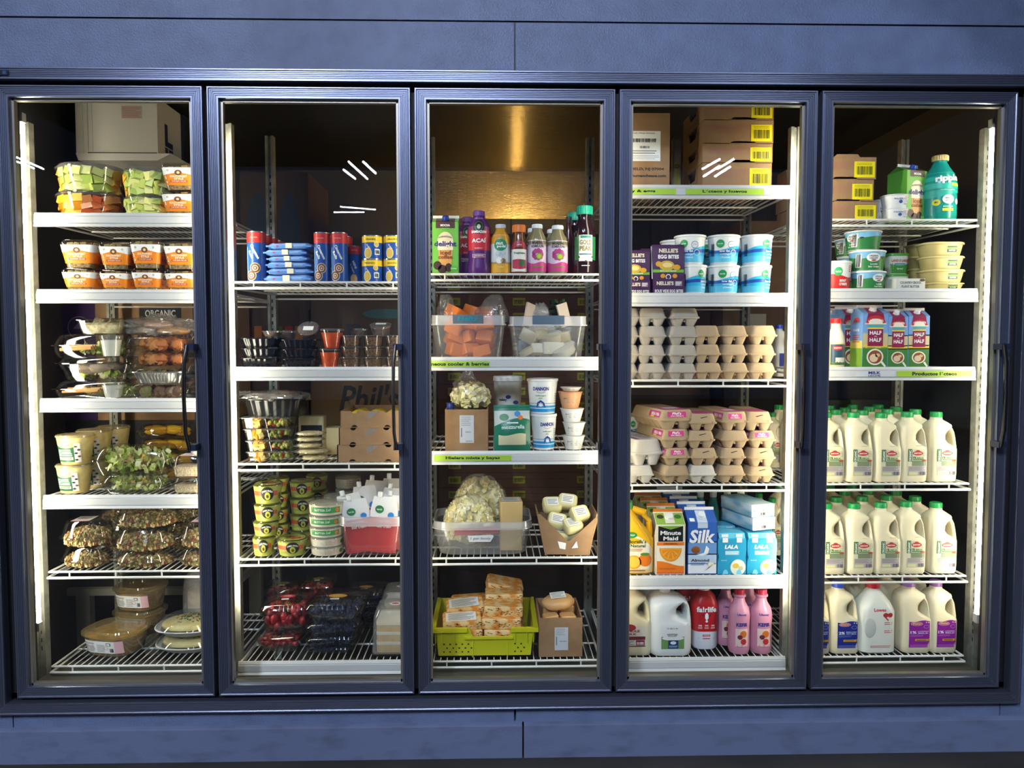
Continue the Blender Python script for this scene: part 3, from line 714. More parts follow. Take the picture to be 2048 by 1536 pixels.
def souptub(root):
    H = .115; pr = [(0, .085, .085, .0425), (H*.9, .11, .11, .055)]
    part(root, 'tub', lambda q: q.lathe([(.041, 0), (.0425, .003), (.0545, H*.92)], M('e8d08c', .4, h2='dcbf70', ns=40, sss=.1), 32))
    part(root, 'lid', lambda q: q.lathe([(.0545, H*.92), (.0575, H*.925), (.0575, H*.97), (.054, H*.975), (.054, H)], clear('f0e6c8', .08, .1, .5, haze=.35, hz='e9dcae'), 32, cap0=False))
    def f(q):
        q.surf = Surf(pr); G = M('1f5a34', .45); q.band(-.042, .034, .012, .085, G, 1, 14); q.ell(-.006, .085, .034, .019, M('f0cf74', .45), 2, 24, pi, 2*pi); q.ell(-.006, .085, .027, .014, M('e6b03c', .5, h2='f7e5a4', ns=160), 3, 24, pi, 2*pi)
        q.band(.018, .036, .010, .085, M('e9e6dc', .5), 3, 4)
        for i in range(5): q.ell(.023 + (i % 2)*.008, .020 + i*.013, .005, .004, M(('3a3a30', '7a4a2a', '2c2a28')[i % 3], .6), 4, 8)
        q.lines(-.034, .012, .034, .062, 4, M('dfe8d8', .5), 3, 2, .5); q.grid(-.034, .014, .020, .031, M('d9e0bf', .5), 3); q.text('CHOWDER', -.01, .0255, G, w=.042, h=.007, lay=4, bold=.03)
    part(root, 'label', f, 'green label with a bowl of soup')
K_soup = Kind('soup_tub', 'soup tub', (.115, .115, .115), souptub)
def ovaltub(root):
    W, D, H = .175, .15, .10; pr = [(0, .14, .115, .045), (H*.84, .162, .137, .055)]
    part(root, 'tub', lambda q: q.loft([(0, .13, .105, .04), (.006, .14, .115, .045), (H*.84, .162, .137, .055)], CL2, n=8, cap1=False))
    part(root, 'curry', lambda q: q.loft([(.003, .132, .107, .04), (.012, .139, .113, .044), (H*.74, .158, .133, .054)], M('b98f3c', .4, h2='8a6a26', ns=28), n=8))
    part(root, 'lid', lambda q: q.loft([(H*.82, .162, .137, .055), (H*.84, W, D, .06), (H*.92, W, D, .06), (H*.93, .155, .13, .052), (H, .150, .125, .05)], clear('f2ead0', .09, .08, .6, haze=.12, hz='e8d79a'), n=8, cap0=False))
    def f(q):
        q.surf = Surf(pr); q.band(-.072, .062, .018, .068, PAPER, 1, 18); q.band(.040, .063, .018, .068, PINKP, 2, 5); q.lines(-.066, -.02, .022, .062, 9, GR, 2, 3, .6); q.lines(-.014, .012, .022, .055, 7, GR, 2, 4, .4)
        q.grid(.016, .030, .050, .062, INK, 2); q.grid(.018, .028, .052, .060, PAPER, 3); q.ringd(.014, .040, .006, .0072, RED, 2, 14); q.bars(.026, .037, .024, .040, INK, 3, 8)
    part(root, 'label', f, 'white and pink price label')
K_oval = Kind('curry_tub', 'food container', (.175, .15, .10), ovaltub)
def platter(root):
    R = .15
    def f(q):
        n = 120; vs = []; fs = []
        P = ((.0, .105), (.003, .112), (.022, .128), (.026, .150), (.030, .152), (.031, .148))
        for k, (z, r) in enumerate(P):
            for j in range(n):
                t = 2*pi*j/n; e = abs(cos(t))**4 + abs(sin(t))**4; rr = (r - (.0022 if (j % 2 and k in (1, 2)) else 0)) / e**.12; vs.append((rr*cos(t), rr*sin(t)*.85, z))
        for i in range(len(P)-1):
            for j in range(n): k = (j+1) % n; fs.append((i*n+j, i*n+k, (i+1)*n+k, (i+1)*n+j))
        fs.append(tuple(range(n-1, -1, -1))); q.add(vs, fs, M('dcdcd6', .35))
    part(root, 'base', f)
    part(root, 'dip', lambda q: q.blob((0, 0, .034), .125, .105, .026, M('dccf9f', .5, h2='cdbb80', ns=20), .06, 2, 4, 28, 14))
    def g(q):
        r = random.Random(3)
        for i in range(70):
            a = r.uniform(0, 6.28); rr = r.uniform(0, .08); z = .034 + .0262 * math.sqrt(max(0, 1 - (rr/.125)**2)); q.cube((rr*cos(a), rr*sin(a)*.85, z), .009, .006, .002, (r.uniform(-.4, .4), r.uniform(-.4, .4), r.uniform(0, 3)), M(('4c6a2c', '36501f', '7d3a24')[i % 3], .6))
    part(root, 'herbs', g)
    part(root, 'lid', lambda q: q.loft([(.031, .296, .252, .12), (.05, .27, .23, .11), (.066, .22, .18, .09), (.070, .16, .13, .06)], CL, n=10, cap0=False))
K_plat = Kind('dip_platter', 'platter', (.305, .26, .072), platter)
def cakedome(root):
    part(root, 'base', lambda q: q.lathe([(.085, 0), (.092, .008), (.085, .01)], M('161616', .3), 32)); part(root, 'cake', lambda q: q.lathe([(.068, .01), (.07, .012), (.070, .045), (.066, .05)], M('e6d6b8', .6, h2='c9a97c', ns=30, stretch=(1, 1, 4)), 28))
    part(root, 'lid', lambda q: q.lathe([(.086, .008), (.084, .05), (.078, .07), (.06, .078), (.0, .078)], clear('eef0ee', .08, .12, .5, haze=.25), 32, cap0=False))
K_cake = Kind('cake_dome', 'cake', (.184, .184, .078), cakedome)

# --- second door
BLU = M('1d4f9f', .3); BLU2 = M('0f3f8c', .3)
def can(kind):
    def b(root):
        R = .036; H = .20 if kind != 'biscuit' else .095; hr = R; mt = M('c8c8c8', .25, .9)
        if kind == 'mini': H = .15
        part(root, 'body', lambda q: q.lathe([(R, .002), (R, H - .003)], BLU, 28)); part(root, 'rim', lambda q: q.lathe([(R*1.03, H - .003), (R*1.03, H), (R*.93, H), (R*.92, H - .003)], mt, 28)); part(root, 'base_rim', lambda q: q.lathe([(R*.95, 0), (R*1.03, 0), (R*1.03, .003)], mt, 28))
        pr = [(0, 2*R, 2*R, R), (H, 2*R, 2*R, R)]; top = M('c5302c', .35) if kind != 'biscuit' else M('f0c81e', .35)
        def f(q):
            q.surf = Surf(pr); t = H*.78 if kind != 'biscuit' else H*.70
            q.band(-R*pi*.98, R*pi*.98, t, H - .004, top, 1, 28)
            if kind == 'biscuit':
                q.text('GRANDS', -.002, H*.83, M('3a3a20', .5), w=.035, h=.007, lay=2); q.ell(.018, H*.62, .009, .011, M('e9dca0', .4), 3, 14); q.ell(.018, H*.62, .007, .008, M('c9a545', .4), 4, 12)
                q.ell(-.012, H*.25, .014, .022, M('e4d08a', .5), 2, 16); q.ell(-.012, H*.25, .011, .018, M('cfae50', .6), 3, 16); q.grid(.012, .030, H*.18, H*.42, W_, 2); q.bars(.014, .028, H*.22, H*.38, INK, 3, 8); q.text('FLAKY', -.010, H*.52, W_, w=.022, lay=2, rot=-1.0)
            else:
                q.text('ORIGINAL', 0, H*.88, M('f1c8c0', .5), w=.03, h=.004, lay=2, bold=0)
                if kind == 'mini': q.text('MINI', .0, H*.5, W_, w=.032, h=.012, lay=2, bold=.04, rot=-1.1); q.text('2x CRISPY', -.012, H*.40, W_, w=.045, h=.007, lay=2, rot=-1.1); q.ell(-.004, H*.12, .018, .02, M('d8a878', .5), 2, 16)
                else:
                    q.text('Cinnamon', .004, H*.60, W_, w=.062, h=.012, lay=2, bold=.03, rot=-1.1); q.text('Rolls', -.012, H*.54, W_, w=.034, h=.011, lay=2, bold=.03, rot=-1.1)
                    for c, z in ((.004, .055), (-.012, .025)):
                        q.ell(c, z, .021, .021, M('dcc6ae', .5), 2, 20); q.ringd(c, z, .012, .018, M('6a3f22', .6), 3, 20); q.ringd(c, z, .004, .008, M('7a4c2c', .6), 3, 16)
                    q.grid(-.034, -.027, .02, H*.7, M('7fb2e0', .4), 2)
        part(root, 'label', f)
    return b
K_cinn = Kind('cinnamon_roll_can', 'can', (.074, .074, .20), can('cinn')); K_mini = Kind('cinnamon_roll_can', 'can', (.074, .074, .15), can('mini')); K_bisc = Kind('biscuit_can', 'can', (.074, .074, .095), can('biscuit'))
def pillow(root):
    m = M('6f9ad6', .35, bump=.6, bs=50); 
    part(root, 'bag', lambda q: q.loft([(0, .150, .10, .02), (.005, .174, .12, .03), (.016, .182, .125, .03), (.027, .174, .12, .03), (.0325, .15, .10, .02)], m, n=8, fn=lambda x, y, z: (x + .005*noise.noise(Vector((x*40, y*40, z*60))), y + .005*noise.noise(Vector((x*40 + 9, y*40, z*60))), z + .0035*noise.noise(Vector((x*50, y*50, 4))))))
    part(root, 'seal', lambda q: (q.box(-.092, .092, -.062, -.055, .010, .018, M('5d8fd6', .35)),))
    def f(q): q.surf = Plane((0, -.0635, 0), (1, 0, 0), (0, 0, 1)); q.grid(-.012, .014, .004, .030, M('e8e0c4', .5), 1); q.grid(-.050, -.040, .012, .017, RED, 1); q.lines(.022, .06, .01, .02, 2, M('a9c6ee', .5), 1)
    part(root, 'label', f)
K_pillow = Kind('tortilla_bag', 'bag', (.18, .125, .033), pillow)
def ribtray(base, fillm, W=.17, D=.15, H=.04):
    def b(root):
        n = 88
        def f(q):
            vs = []; fs = []; P = ((0, .80), (.003, .84), (H*.8, .96), (H*.82, 1.0), (H*.88, 1.0), (H*.88, .95))
            for k, (z, s_) in enumerate(P):
                for j in range(n):
                    w_, d_, r = W*s_, D*s_, .035*s_; a = 2*(w_+d_) - 8*r + 2*pi*r; x, y, nx, ny = ringpt(w_, d_, r, (j/n - .5)*a); e = -.0025 if (j % 4 < 2 and k in (1, 2)) else 0
                    vs.append((x + nx*e, y + ny*e, z))
            for i in range(len(P)-1):
                for j in range(n): k = (j+1) % n; fs.append((i*n+j, i*n+k, (i+1)*n+k, (i+1)*n+j))
            fs.append(tuple(range(n-1, -1, -1))); q.add(vs, fs, base)
        part(root, 'tray', f); part(root, 'lid', lambda q: q.loft([(H*.88, W*.97, D*.97, .035), (H*.96, W*.9, D*.9, .03), (H, W*.85, D*.85, .03)], CL, cap0=False)); part(root, 'contents', lambda q: q.loft([(H*.6, W*.86, D*.86, .03), (H*.85, W*.9, D*.9, .03)], fillm))
    return b
K_black = Kind('black_meal_tray', 'food container', (.17, .15, .04), ribtray(M('101114', .18), M('3a2a22', .6)))
def wraptray(root):
    ribtray(M('1b1b1d', .25), M('5a4a3a', .6), .22, .17, .075)(root)
    part(root, 'film', lambda q: q.blob((0, 0, .07), .115, .09, .022, BAGH, .5, 5, 2, 32, 12, .7)); part(root, 'rolls', lambda q: (q.blob((.03, 0, .07), .06, .05, .02, M('b98d58', .6), .1), q.blob((-.05, 0, .066), .045, .05, .016, M('9a7a52', .6), .1, 2, 2)))
K_wraptray = Kind('black_roast_tray', 'food container', (.22, .17, .092), wraptray)
def roundlid(root):
    part(root, 'cup', lambda q: q.lathe([(.03, 0), (.036, .016), (.037, .022)], CL2, 24, cap1=False)); part(root, 'sauce', lambda q: q.lathe([(.029, .002), (.034, .019)], M('6e4222', .4, h2='4a2a14', ns=60), 24)); part(root, 'lid', lambda q: q.lathe([(.040, .021), (.0405, .025), (.037, .026), (.0, .026)], CL2, 24, cap0=False))
    def f(q): q.surf = Plane((0, 0, .0265), (1, 0, 0), (0, 1, 0)); q.grid(-.018, .02, -.012, .010, PAPER, 1)
    part(root, 'label', f)
K_lid = Kind('sauce_cup', 'cup', (.08, .08, .027), roundlid)
def cup(body, fillm, W=.085, H=.05, t=.74, rim=CL2, stk=False):
    def b(root):
        R = W/2; part(root, 'cup', lambda q: q.lathe([(R*t, 0), (R*t*1.03, .002), (R*.95, H*.9)], body, 26, cap1=False)); part(root, 'contents', lambda q: q.lathe([(R*t*.96, .002), (R*.90, H*.8)], fillm, 22)); part(root, 'lid', lambda q: q.lathe([(R*.95, H*.89), (R, H*.9), (R, H*.96), (R*.93, H), (0, H)], rim, 26, cap0=False))
        if stk: part(root, 'label', lambda q: (setattr(q, 'surf', Plane((0, 0, H + .0003), (1, 0, 0), (0, 1, 0))), q.grid(-R*.45, R*.5, -R*.25, R*.3, PAPER, 1)))
    return b
BROWN = M('7d5a40', .6, h2='4a3322', ns=140); ORG_ = M('ec5a14', .45, h2='d9480c', ns=25)
K_brown = Kind('salsa_cup', 'cup', (.09, .09, .045), cup(CL, BROWN, .09, .045, .80)); K_orange = Kind('carrot_cup', 'cup', (.088, .088, .085), cup(CL, ORG_, .088, .085, .66))
def veg(seed):
    def b(root):
        W, D, H = .20, .15, .045
        def f(q):
            for x0, x1 in ((-W/2 + .004, -.012), (-.006, W/2 - .004)):
                w_ = x1 - x0; q.loft([(0, w_*.84, D*.82, .01, (x0+x1)/2, 0), (H*.9, w_*.98, D*.96, .012, (x0+x1)/2, 0)], CL, cap1=False)
        part(root, 'tray', f); part(root, 'lid', lambda q: q.loft([(H*.9, W, D, .012), (H*.95, W, D, .012), (H, W*.95, D*.94, .01)], M('6a6660', .3) if False else CL2, cap0=False))
        def c(q): q.T = Matrix.Translation((-W*.26, 0, 0)); heap(q, W*.36, D*.8, .003, H*.86, [M('f0a02c', .5), M('f7c064', .5), M('f3dc9a', .5)], 38, .020, seed, 'rect', mound=0); q.T = None
        part(root, 'cheese_cubes', c)
        def v(q): q.T = Matrix.Translation((W*.23, 0, 0)); balls(q, W*.44, D*.8, .003, H*.86, [M('c22a24', .35), M('8b9436', .4), M('6c7a2c', .4), M('a8a650', .4)], 46, .019, seed + 3); q.T = None
        part(root, 'vegetables', v)
    return b
K_veg = [Kind('snack_tray', 'food container', (.20, .15, .045), veg(i*5 + 1)) for i in range(2)]
CREAM = M('e9d79c', .45, bump=.4, bs=30, sss=.1)
def slab(root): part(root, 'cheese', lambda q: q.blob((0, 0, .012), .055, .05, .012, CREAM, .14, 3, 5, 30, 12, .35)); part(root, 'wrapper', lambda q: q.blob((0, 0, .0125), .0575, .052, .0125, BAG, .22, 5, 3, 30, 12, .35))
K_slab = Kind('cheese_slice', 'cheese', (.115, .105, .025), slab)
def hooks(root):
    part(root, 'cheese', lambda q: q.loft([(0, .098, .06, .008), (.004, .1, .062, .01), (.086, .1, .062, .01), (.09, .096, .058, .008)], M('ded09e', .4, bump=.2, bs=30)))
    def f(q): q.surf = Plane((0, -.0312, 0), (1, 0, 0), (0, 0, 1)); q.grid(-.038, .044, .020, .070, M('26282c', .35), 1); q.text('HOOKS', .003, .052, W_, w=.06, h=.012, lay=2, bold=.03); q.text('CHEESE', .003, .038, M('c9ccd2', .5), w=.03, h=.006, lay=2); q.lines(-.03, -.01, .026, .034, 2, GR, 2)
    part(root, 'label', f)
K_hooks = Kind('cheese_block', 'cheese', (.10, .062, .09), hooks)
def kraft_tray(W=.24, D=.30, H=.068):
    def b(root):
        def f(q):
            t = .004
            def notch(cx, r, up): return [(cx + (r*cos(a) if up else -r*cos(a)), (H - r*.8*sin(a)) if up else r*.9*sin(a)) for a in [i*pi/8 for i in range(9)]]
            P = [(-W/2, 0)] + notch(-W*.27, .013, False)[::1] + notch(W*.27, .013, False) + [(W/2, 0), (W/2, H)] + notch(W*.27, .012, True) + notch(-W*.27, .012, True) + [(-W/2, H)]
            q.prism(P, -D/2, -D/2 + t, KRAFT); q.box(-W/2, W/2, D/2 - t, D/2, 0, H, KRAFT)
            for s_ in (-1, 1): q.box(min(s_*W/2, s_*(W/2 - t)), max(s_*W/2, s_*(W/2 - t)), -D/2, D/2, 0, H, KRAFT)
            q.box(-W/2, W/2, -D/2 + t, D/2, .0, .004, KRAFTD)
        part(root, 'tray', f)
        part(root, 'tape', lambda q: (setattr(q, 'surf', Plane((0, -D/2, 0), (1, 0, 0), (0, 0, 1))), q.poly([(-.015, H*.45), (.035, H*.95), (-.01, H*.96)], clear('e8e4da', .25, .2, .5, haze=.2), 1)))
        def g(q):
            for i in range(9): q.blob((-W*.30 + (i % 3)*W*.30, -D*.28 + (i//3)*D*.28, .034), .034, .042, .028, M('e0c22c', .4), .05, 2, i, 14, 8)
        part(root, 'fruit', g)
    return b
K_ktray = Kind('cardboard_tray', 'cardboard tray', (.24, .30, .068), kraft_tray())
GUA = M('bcc05a', .4, h2='a9ad46', ns=30)
def guac(root):
    R, H = .05, .05; pr = [(0, .082, .082, .041), (H*.86, .096, .096, .048)]
    part(root, 'tub', lambda q: q.lathe([(.040, 0), (.041, .003), (.048, H*.86)], GUA, 32)); part(root, 'lid', lambda q: q.lathe([(.048, H*.85), (R*1.06, H*.86), (R*1.06, H*.93), (.046, H*.94), (.044, H), (0, H)], CL, 32, cap0=False))
    def t(q): q.surf = Plane((0, 0, H*.945), (1, 0, 0), (0, 1, 0)); q.ringd(0, 0, .022, .042, M('b8bd52', .5), 1); q.ell(.012, -.008, .024, .012, M('c24a30', .5), 2)
    part(root, 'lid_label', t)
    def f(q):
        q.surf = Surf(pr); q.lines(-.03, .03, H*.18, H*.34, 3, M('8c9238', .5), 1); q.grid(-.045, .048, H*.40, H*.64, M('cf5a32', .45), 1); q.ell(.012, H*.52, .021, .017, M('1e1e18', .4), 2, 22); q.ell(.012, H*.40, .009, .010, M('b9c24a', .4), 3, 14); q.ell(.012, H*.38, .004, .0045, M('6a4222', .4), 4, 10)
        q.text('CABO FRESH', .012, H*.66, W_, w=.034, h=.005, lay=3, bold=.03, arc=12); q.bars(.052, .066, H*.2, H*.5, INK, 2, 8)
    part(root, 'label', f)
K_guac = Kind('guacamole_tub', 'dip tub', (.106, .106, .05), guac)
def diptub(lab=True):
    def b(root):
        H = .034; pr = [(0, .104, .104, .052), (H, .108, .108, .054)]
        part(root, 'tub', lambda q: q.lathe([(.051, 0), (.052, .002), (.054, H*.82)], M('e9e2cd', .45, h2='d8cfae', ns=50), 34)); part(root, 'lid', lambda q: q.lathe([(.054, H*.8), (.0575, H*.82), (.0575, H*.93), (.052, H), (0, H)], CL2, 34, cap0=False))
        if lab: part(root, 'label', lambda q: (setattr(q, 'surf', Surf(pr)), q.grid(-.045, .05, H*.20, H*.68, M('3c9a4c', .45), 1), q.text('BUTTER DIP', -.004, H*.44, W_, w=.05, h=.006, lay=2, bold=.02), q.ell(.04, H*.44, .006, .006, M('e07a2c', .5), 3)))
        else: part(root, 'label', lambda q: (setattr(q, 'surf', Surf(pr)), q.lines(.005, .05, H*.2, H*.7, 3, M('c9a0a0', .5), 1), q.ell(.062, H*.45, .008, .008, M('4c7a3c', .5), 1)))
    return b
K_dip = Kind('dip_tub', 'dip tub', (.115, .115, .034), diptub()); K_dip2 = Kind('dip_tub', 'dip tub', (.115, .115, .034), diptub(False))
def tote(W, D, H, m=None, clip=None, word=None, handle=True, r=.025):
    m = m or clear('f4f5f6', .06, .2, .45, haze=.11)
    m2 = clear('eff1f3', .10, .2, .6, haze=.38)
    def b(root):
        t = .84
        part(root, 'tub', lambda q: q.loft([(0, W*t, D*t, r), (.004, W*(t+.02), D*(t+.02), r), (H*.76, W*.955, D*.955, r), (H*.78, W*.96, D*.96, r)], m, n=6, cap1=False))
        part(root, 'rim', lambda q: q.loft([(H*.76, W*.955, D*.955, r), (H*.765, W, D, r*1.2), (H*.80, W, D, r*1.2), (H*.80, W*.97, D*.97, r), (H*.99, W*.965, D*.965, r), (H, W*.985, D*.985, r), (H, W*.95, D*.95, r)], m2, n=6, cap0=False, cap1=False))
        if clip:
            def f(q):
                q.loft([(H*.80, W*.40, .008, .002, 0, -D*.49), (H*1.01, W*.40, .008, .002, 0, -D*.49)], M(clip, .4))
                q.surf = Plane((0, -D*.49 - .0042, 0), (1, 0, 0), (0, 0, 1))
                if word: q.text(word, 0, H*.905, M('1f8c9c', .4), w=W*.26, h=H*.13, lay=2, bold=.04, slant=.2)
            part(root, 'clip', f)
    return b
def goods(root_fn): return root_fn
# --- cartons and bottles
def gable(W, D, H, side, decal, cap=None, hb=.80, fin='f2f2ee', roof=None, name='carton'):
    """milk carton: square body, sloping gable, pressed ridge"""
    def b(root):
        zb = H*hb; zr = H*.955; m = M(side, .35) if isinstance(side, str) else side
        P = [(-D/2, 0), (-D/2, zb), (-.002, zr), (.002, zr), (D/2, zb), (D/2, 0)]
        def f(q):
            vs = []; 
            for x in (-W/2, W/2):
                k = .72 if True else 1
                vs += [(x, -D/2, 0), (x, -D/2, zb), (x*1.0, -.002, zr), (x*1.0, .002, zr), (x, D/2, zb), (x, D/2, 0), (x*.72, 0, zb + (zr-zb)*.35)]
            q.add(vs, [(0, 1, 8, 7), (1, 2, 9, 8), (3, 4, 11, 10), (4, 5, 12, 11), (5, 0, 7, 12), (2, 3, 10, 9),
                       (0, 5, 4, 6, 1), (1, 6, 2), (2, 6, 3), (3, 6, 4), (7, 8, 13, 11, 12), (8, 9, 13), (9, 10, 13), (10, 11, 13)], m)
        part(root, 'body', f)
        part(root, 'ridge', lambda q: q.box(-W/2, W/2, -.0022, .0022, zr - .001, H, M(fin, .35)))
        v = Vector((0, D/2 - .002, zr - zb)); L = v.length; v.normalize()
        def g(q):
            q.surf = Plane((0, -D/2, 0), (1, 0, 0), (0, 0, 1)); rf = Plane((0, -D/2, zb), (1, 0, 0), tuple(v)); decal(q, W, zb, rf, L)
        part(root, 'label', g)
        if cap:
            n = Vector((0, -v.z, v.y)); 
            def c(q):
                o = Vector((0, -D/2, zb)) + v*(L*.52); z = n; x = Vector((1, 0, 0)); y = z.cross(x)
                q.T = Matrix((( x.x, y.x, z.x, o.x), (x.y, y.y, z.y, o.y), (x.z, y.z, z.z, o.z), (0, 0, 0, 1))); q.lathe([(W*.15, 0), (W*.15, .003), (W*.125, .004), (W*.125, .014), (W*.11, .016)], M(cap, .35), 20); q.T = None
            part(root, 'cap', c)
    return b
PR = lambda s: M(s, .4)
def coffee(q, W, zb, rf, L):
    q.grid(-W*.47, W*.47, .004, zb, PR('6db53f'), 1); q.band(-W*.36, W*.36, zb*.88, zb*1.0, PR('4a2a22'), 2)
    q.ell(0, zb*.62, W*.30, zb*.19, PR('e9d9b8'), 2, 24, 0, pi); q.poly([(-W*.30, zb*.63), (-W*.22, zb*.16), (W*.22, zb*.16), (W*.30, zb*.63)], PR('d9a05c'), 2); q.band(-W*.29, W*.29, zb*.46, zb*.64, PR('efe0c6'), 3, 4)
    q.text('INTERNATIONAL', 0, zb*.72, PR('4a4a5c'), w=W*.5, h=zb*.03, lay=5, arc=9); q.text('delight', 0, zb*.565, PR('2a2c6c'), w=W*.84, h=zb*.13, lay=5, bold=.03)
    q.text('iced', 0, zb*.41, PR('8a4a22'), w=W*.40, h=zb*.085, lay=5, bold=.03); q.text('coffee', 0, zb*.325, PR('8a4a22'), w=W*.54, h=zb*.075, lay=5, bold=.03)
    for a, b_, r_ in ((-.30, .16, .16), (-.12, .09, .17), (.12, .12, .13)): q.ell(W*a, zb*b_, W*r_, zb*.085, PR('3c2018'), 4, 12)
    q.ell(W*.32, zb*.10, W*.13, W*.13, PR('58b03c'), 5, 18); q.text('NOW LESS SUGAR', W*.32, zb*.10, PR('e9f5dc'), w=W*.2, h=zb*.02, lay=6)
    s = q.surf; q.surf = rf; q.grid(-W*.36, W*.36, 0, L*.95, PR('4a2a22'), 1); q.surf = s; q.text('MOCHA', 0, zb*.935, W_, w=W*.36, h=zb*.045, lay=4, bold=.04); q.grid(-W*.16, W*.16, zb*.855, zb*.885, PR('6db53f'), 4)
K_coffee = Kind('iced_coffee_carton', 'carton', (.092, .092, .235), gable(.092, .092, .235, '5fa83a', coffee, '1c3f9c', hb=.86))
def mmaid(q, W, zb, rf, L):
    q.grid(-W*.46, W*.46, .004, zb, PR('f3ead2'), 1); q.grid(-W*.42, W*.42, zb*.66, zb*.97, PR('141414'), 2); q.poly([(-W*.42, zb*.97), (W*.42, zb*.97), (0, zb*.90)], PR('7aa53a'), 3)
    q.text('Minute', 0, zb*.835, W_, w=W*.70, h=zb*.085, lay=4, bold=.03); q.text('Maid', 0, zb*.725, W_, w=W*.50, h=zb*.08, lay=4, bold=.03)
    q.grid(-W*.46, W*.46, zb*.585, zb*.65, PR('ea7a1e'), 3); q.text('ORIGINAL', 0, zb*.617, PR('6a2a10'), w=W*.5, h=zb*.03, lay=4, bold=.03)
    q.ell(0, zb*.53, W*.38, zb*.27, PR('f39a1f'), 3, 24, pi, 2*pi); q.ell(0, zb*.52, W*.33, zb*.22, PR('f7b540'), 4, 24, pi, 2*pi)
    for k in range(5): a = pi + (k+.5)*pi/5; q.poly([(0, zb*.515), (W*.31*cos(a-.22), zb*.515 + zb*.20*sin(a-.22)), (W*.31*cos(a+.22), zb*.515 + zb*.20*sin(a+.22))], PR('f2921c'), 5)
    q.band(-W*.46, W*.46, .004, lambda u: zb*(.22 - .05*sin(u*40)), PR('ee7c1c'), 2, 10); q.text('100% ORANGE JUICE', -W*.1, zb*.115, PR('b0401a'), w=W*.55, h=zb*.03, lay=4); q.grid(-W*.46, W*.46, .004, zb*.04, PR('e0503a'), 3)
    s = q.surf; q.surf = rf; q.grid(-W*.48, W*.48, 0, L*.9, PR('8fb84a'), 1); q.grid(-W*.16, W*.16, L*.1, L*.9, PR('e9e2c9'), 2); q.ell(-W*.3, L*.6, W*.12, L*.16, PR('4a3a24'), 2); q.ell(W*.3, L*.6, W*.12, L*.16, PR('3c7a34'), 2); q.surf = s
K_mm = Kind('orange_juice_carton', 'carton', (.096, .096, .245), gable(.096, .096, .245, 'e9e0c6', mmaid, 'f2f0e8', fin='d9762c'))
def silk(q, W, zb, rf, L):
    q.grid(-W*.48, W*.48, zb*.62, zb, PR('2f62b4'), 1); q.band(-W*.48, W*.48, zb*.38, zb*.64, PR('6c9ad0'), 1); q.band(-W*.48, W*.48, zb*.2, zb*.40, PR('b9cfe6'), 1); q.grid(-W*.48, W*.48, .003, zb*.21, PR('e9edf0'), 1)
    q.text('Silk', .0, zb*.74, W_, w=W*.86, h=zb*.26, lay=4, bold=.035, slant=.12); q.blob((-W*.22, -W*.5 - .001, zb*.48), W*.16, .002, zb*.07, PR('8a5228'), .05, 2, 1, 14, 8)
    q.poly([(-.02, zb*.38), (.005, zb*.42), (.012, zb*.56), (.022, zb*.50), (.018, zb*.40), (0, zb*.36)], W_, 3)
    q.text('Almond', -W*.08, zb*.275, PR('4a2a2a'), w=W*.62, h=zb*.055, lay=4, bold=.035); q.lines(-W*.4, W*.1, zb*.17, zb*.235, 2, PR('6a8cb8'), 3)
    q.poly([(W*.06, zb*.06), (W*.20, zb*.13), (W*.46, zb*.24), (W*.22, zb*.12)], PR('5a4020'), 4); q.ell(W*.30, zb*.19, W*.11, zb*.05, PR('f3ecc9'), 4, 10)
    s = q.surf; q.surf = rf; q.grid(-W*.49, W*.49, 0, L, PR('2a5cb0'), 1); q.grid(-W*.17, W*.17, 0, L*.95, PR('c9d6e6'), 2); q.grid(-W*.42, -W*.25, L*.1, L*.35, W_, 2); q.surf = s; q.grid(-W*.17, W*.17, zb*.90, zb, PR('c9d6e6'), 3)
K_silk = Kind('almond_milk_carton', 'carton', (.096, .096, .25), gable(.096, .096, .25, '1c3f84', silk, 'e9edf2', fin='f0f0ee'))
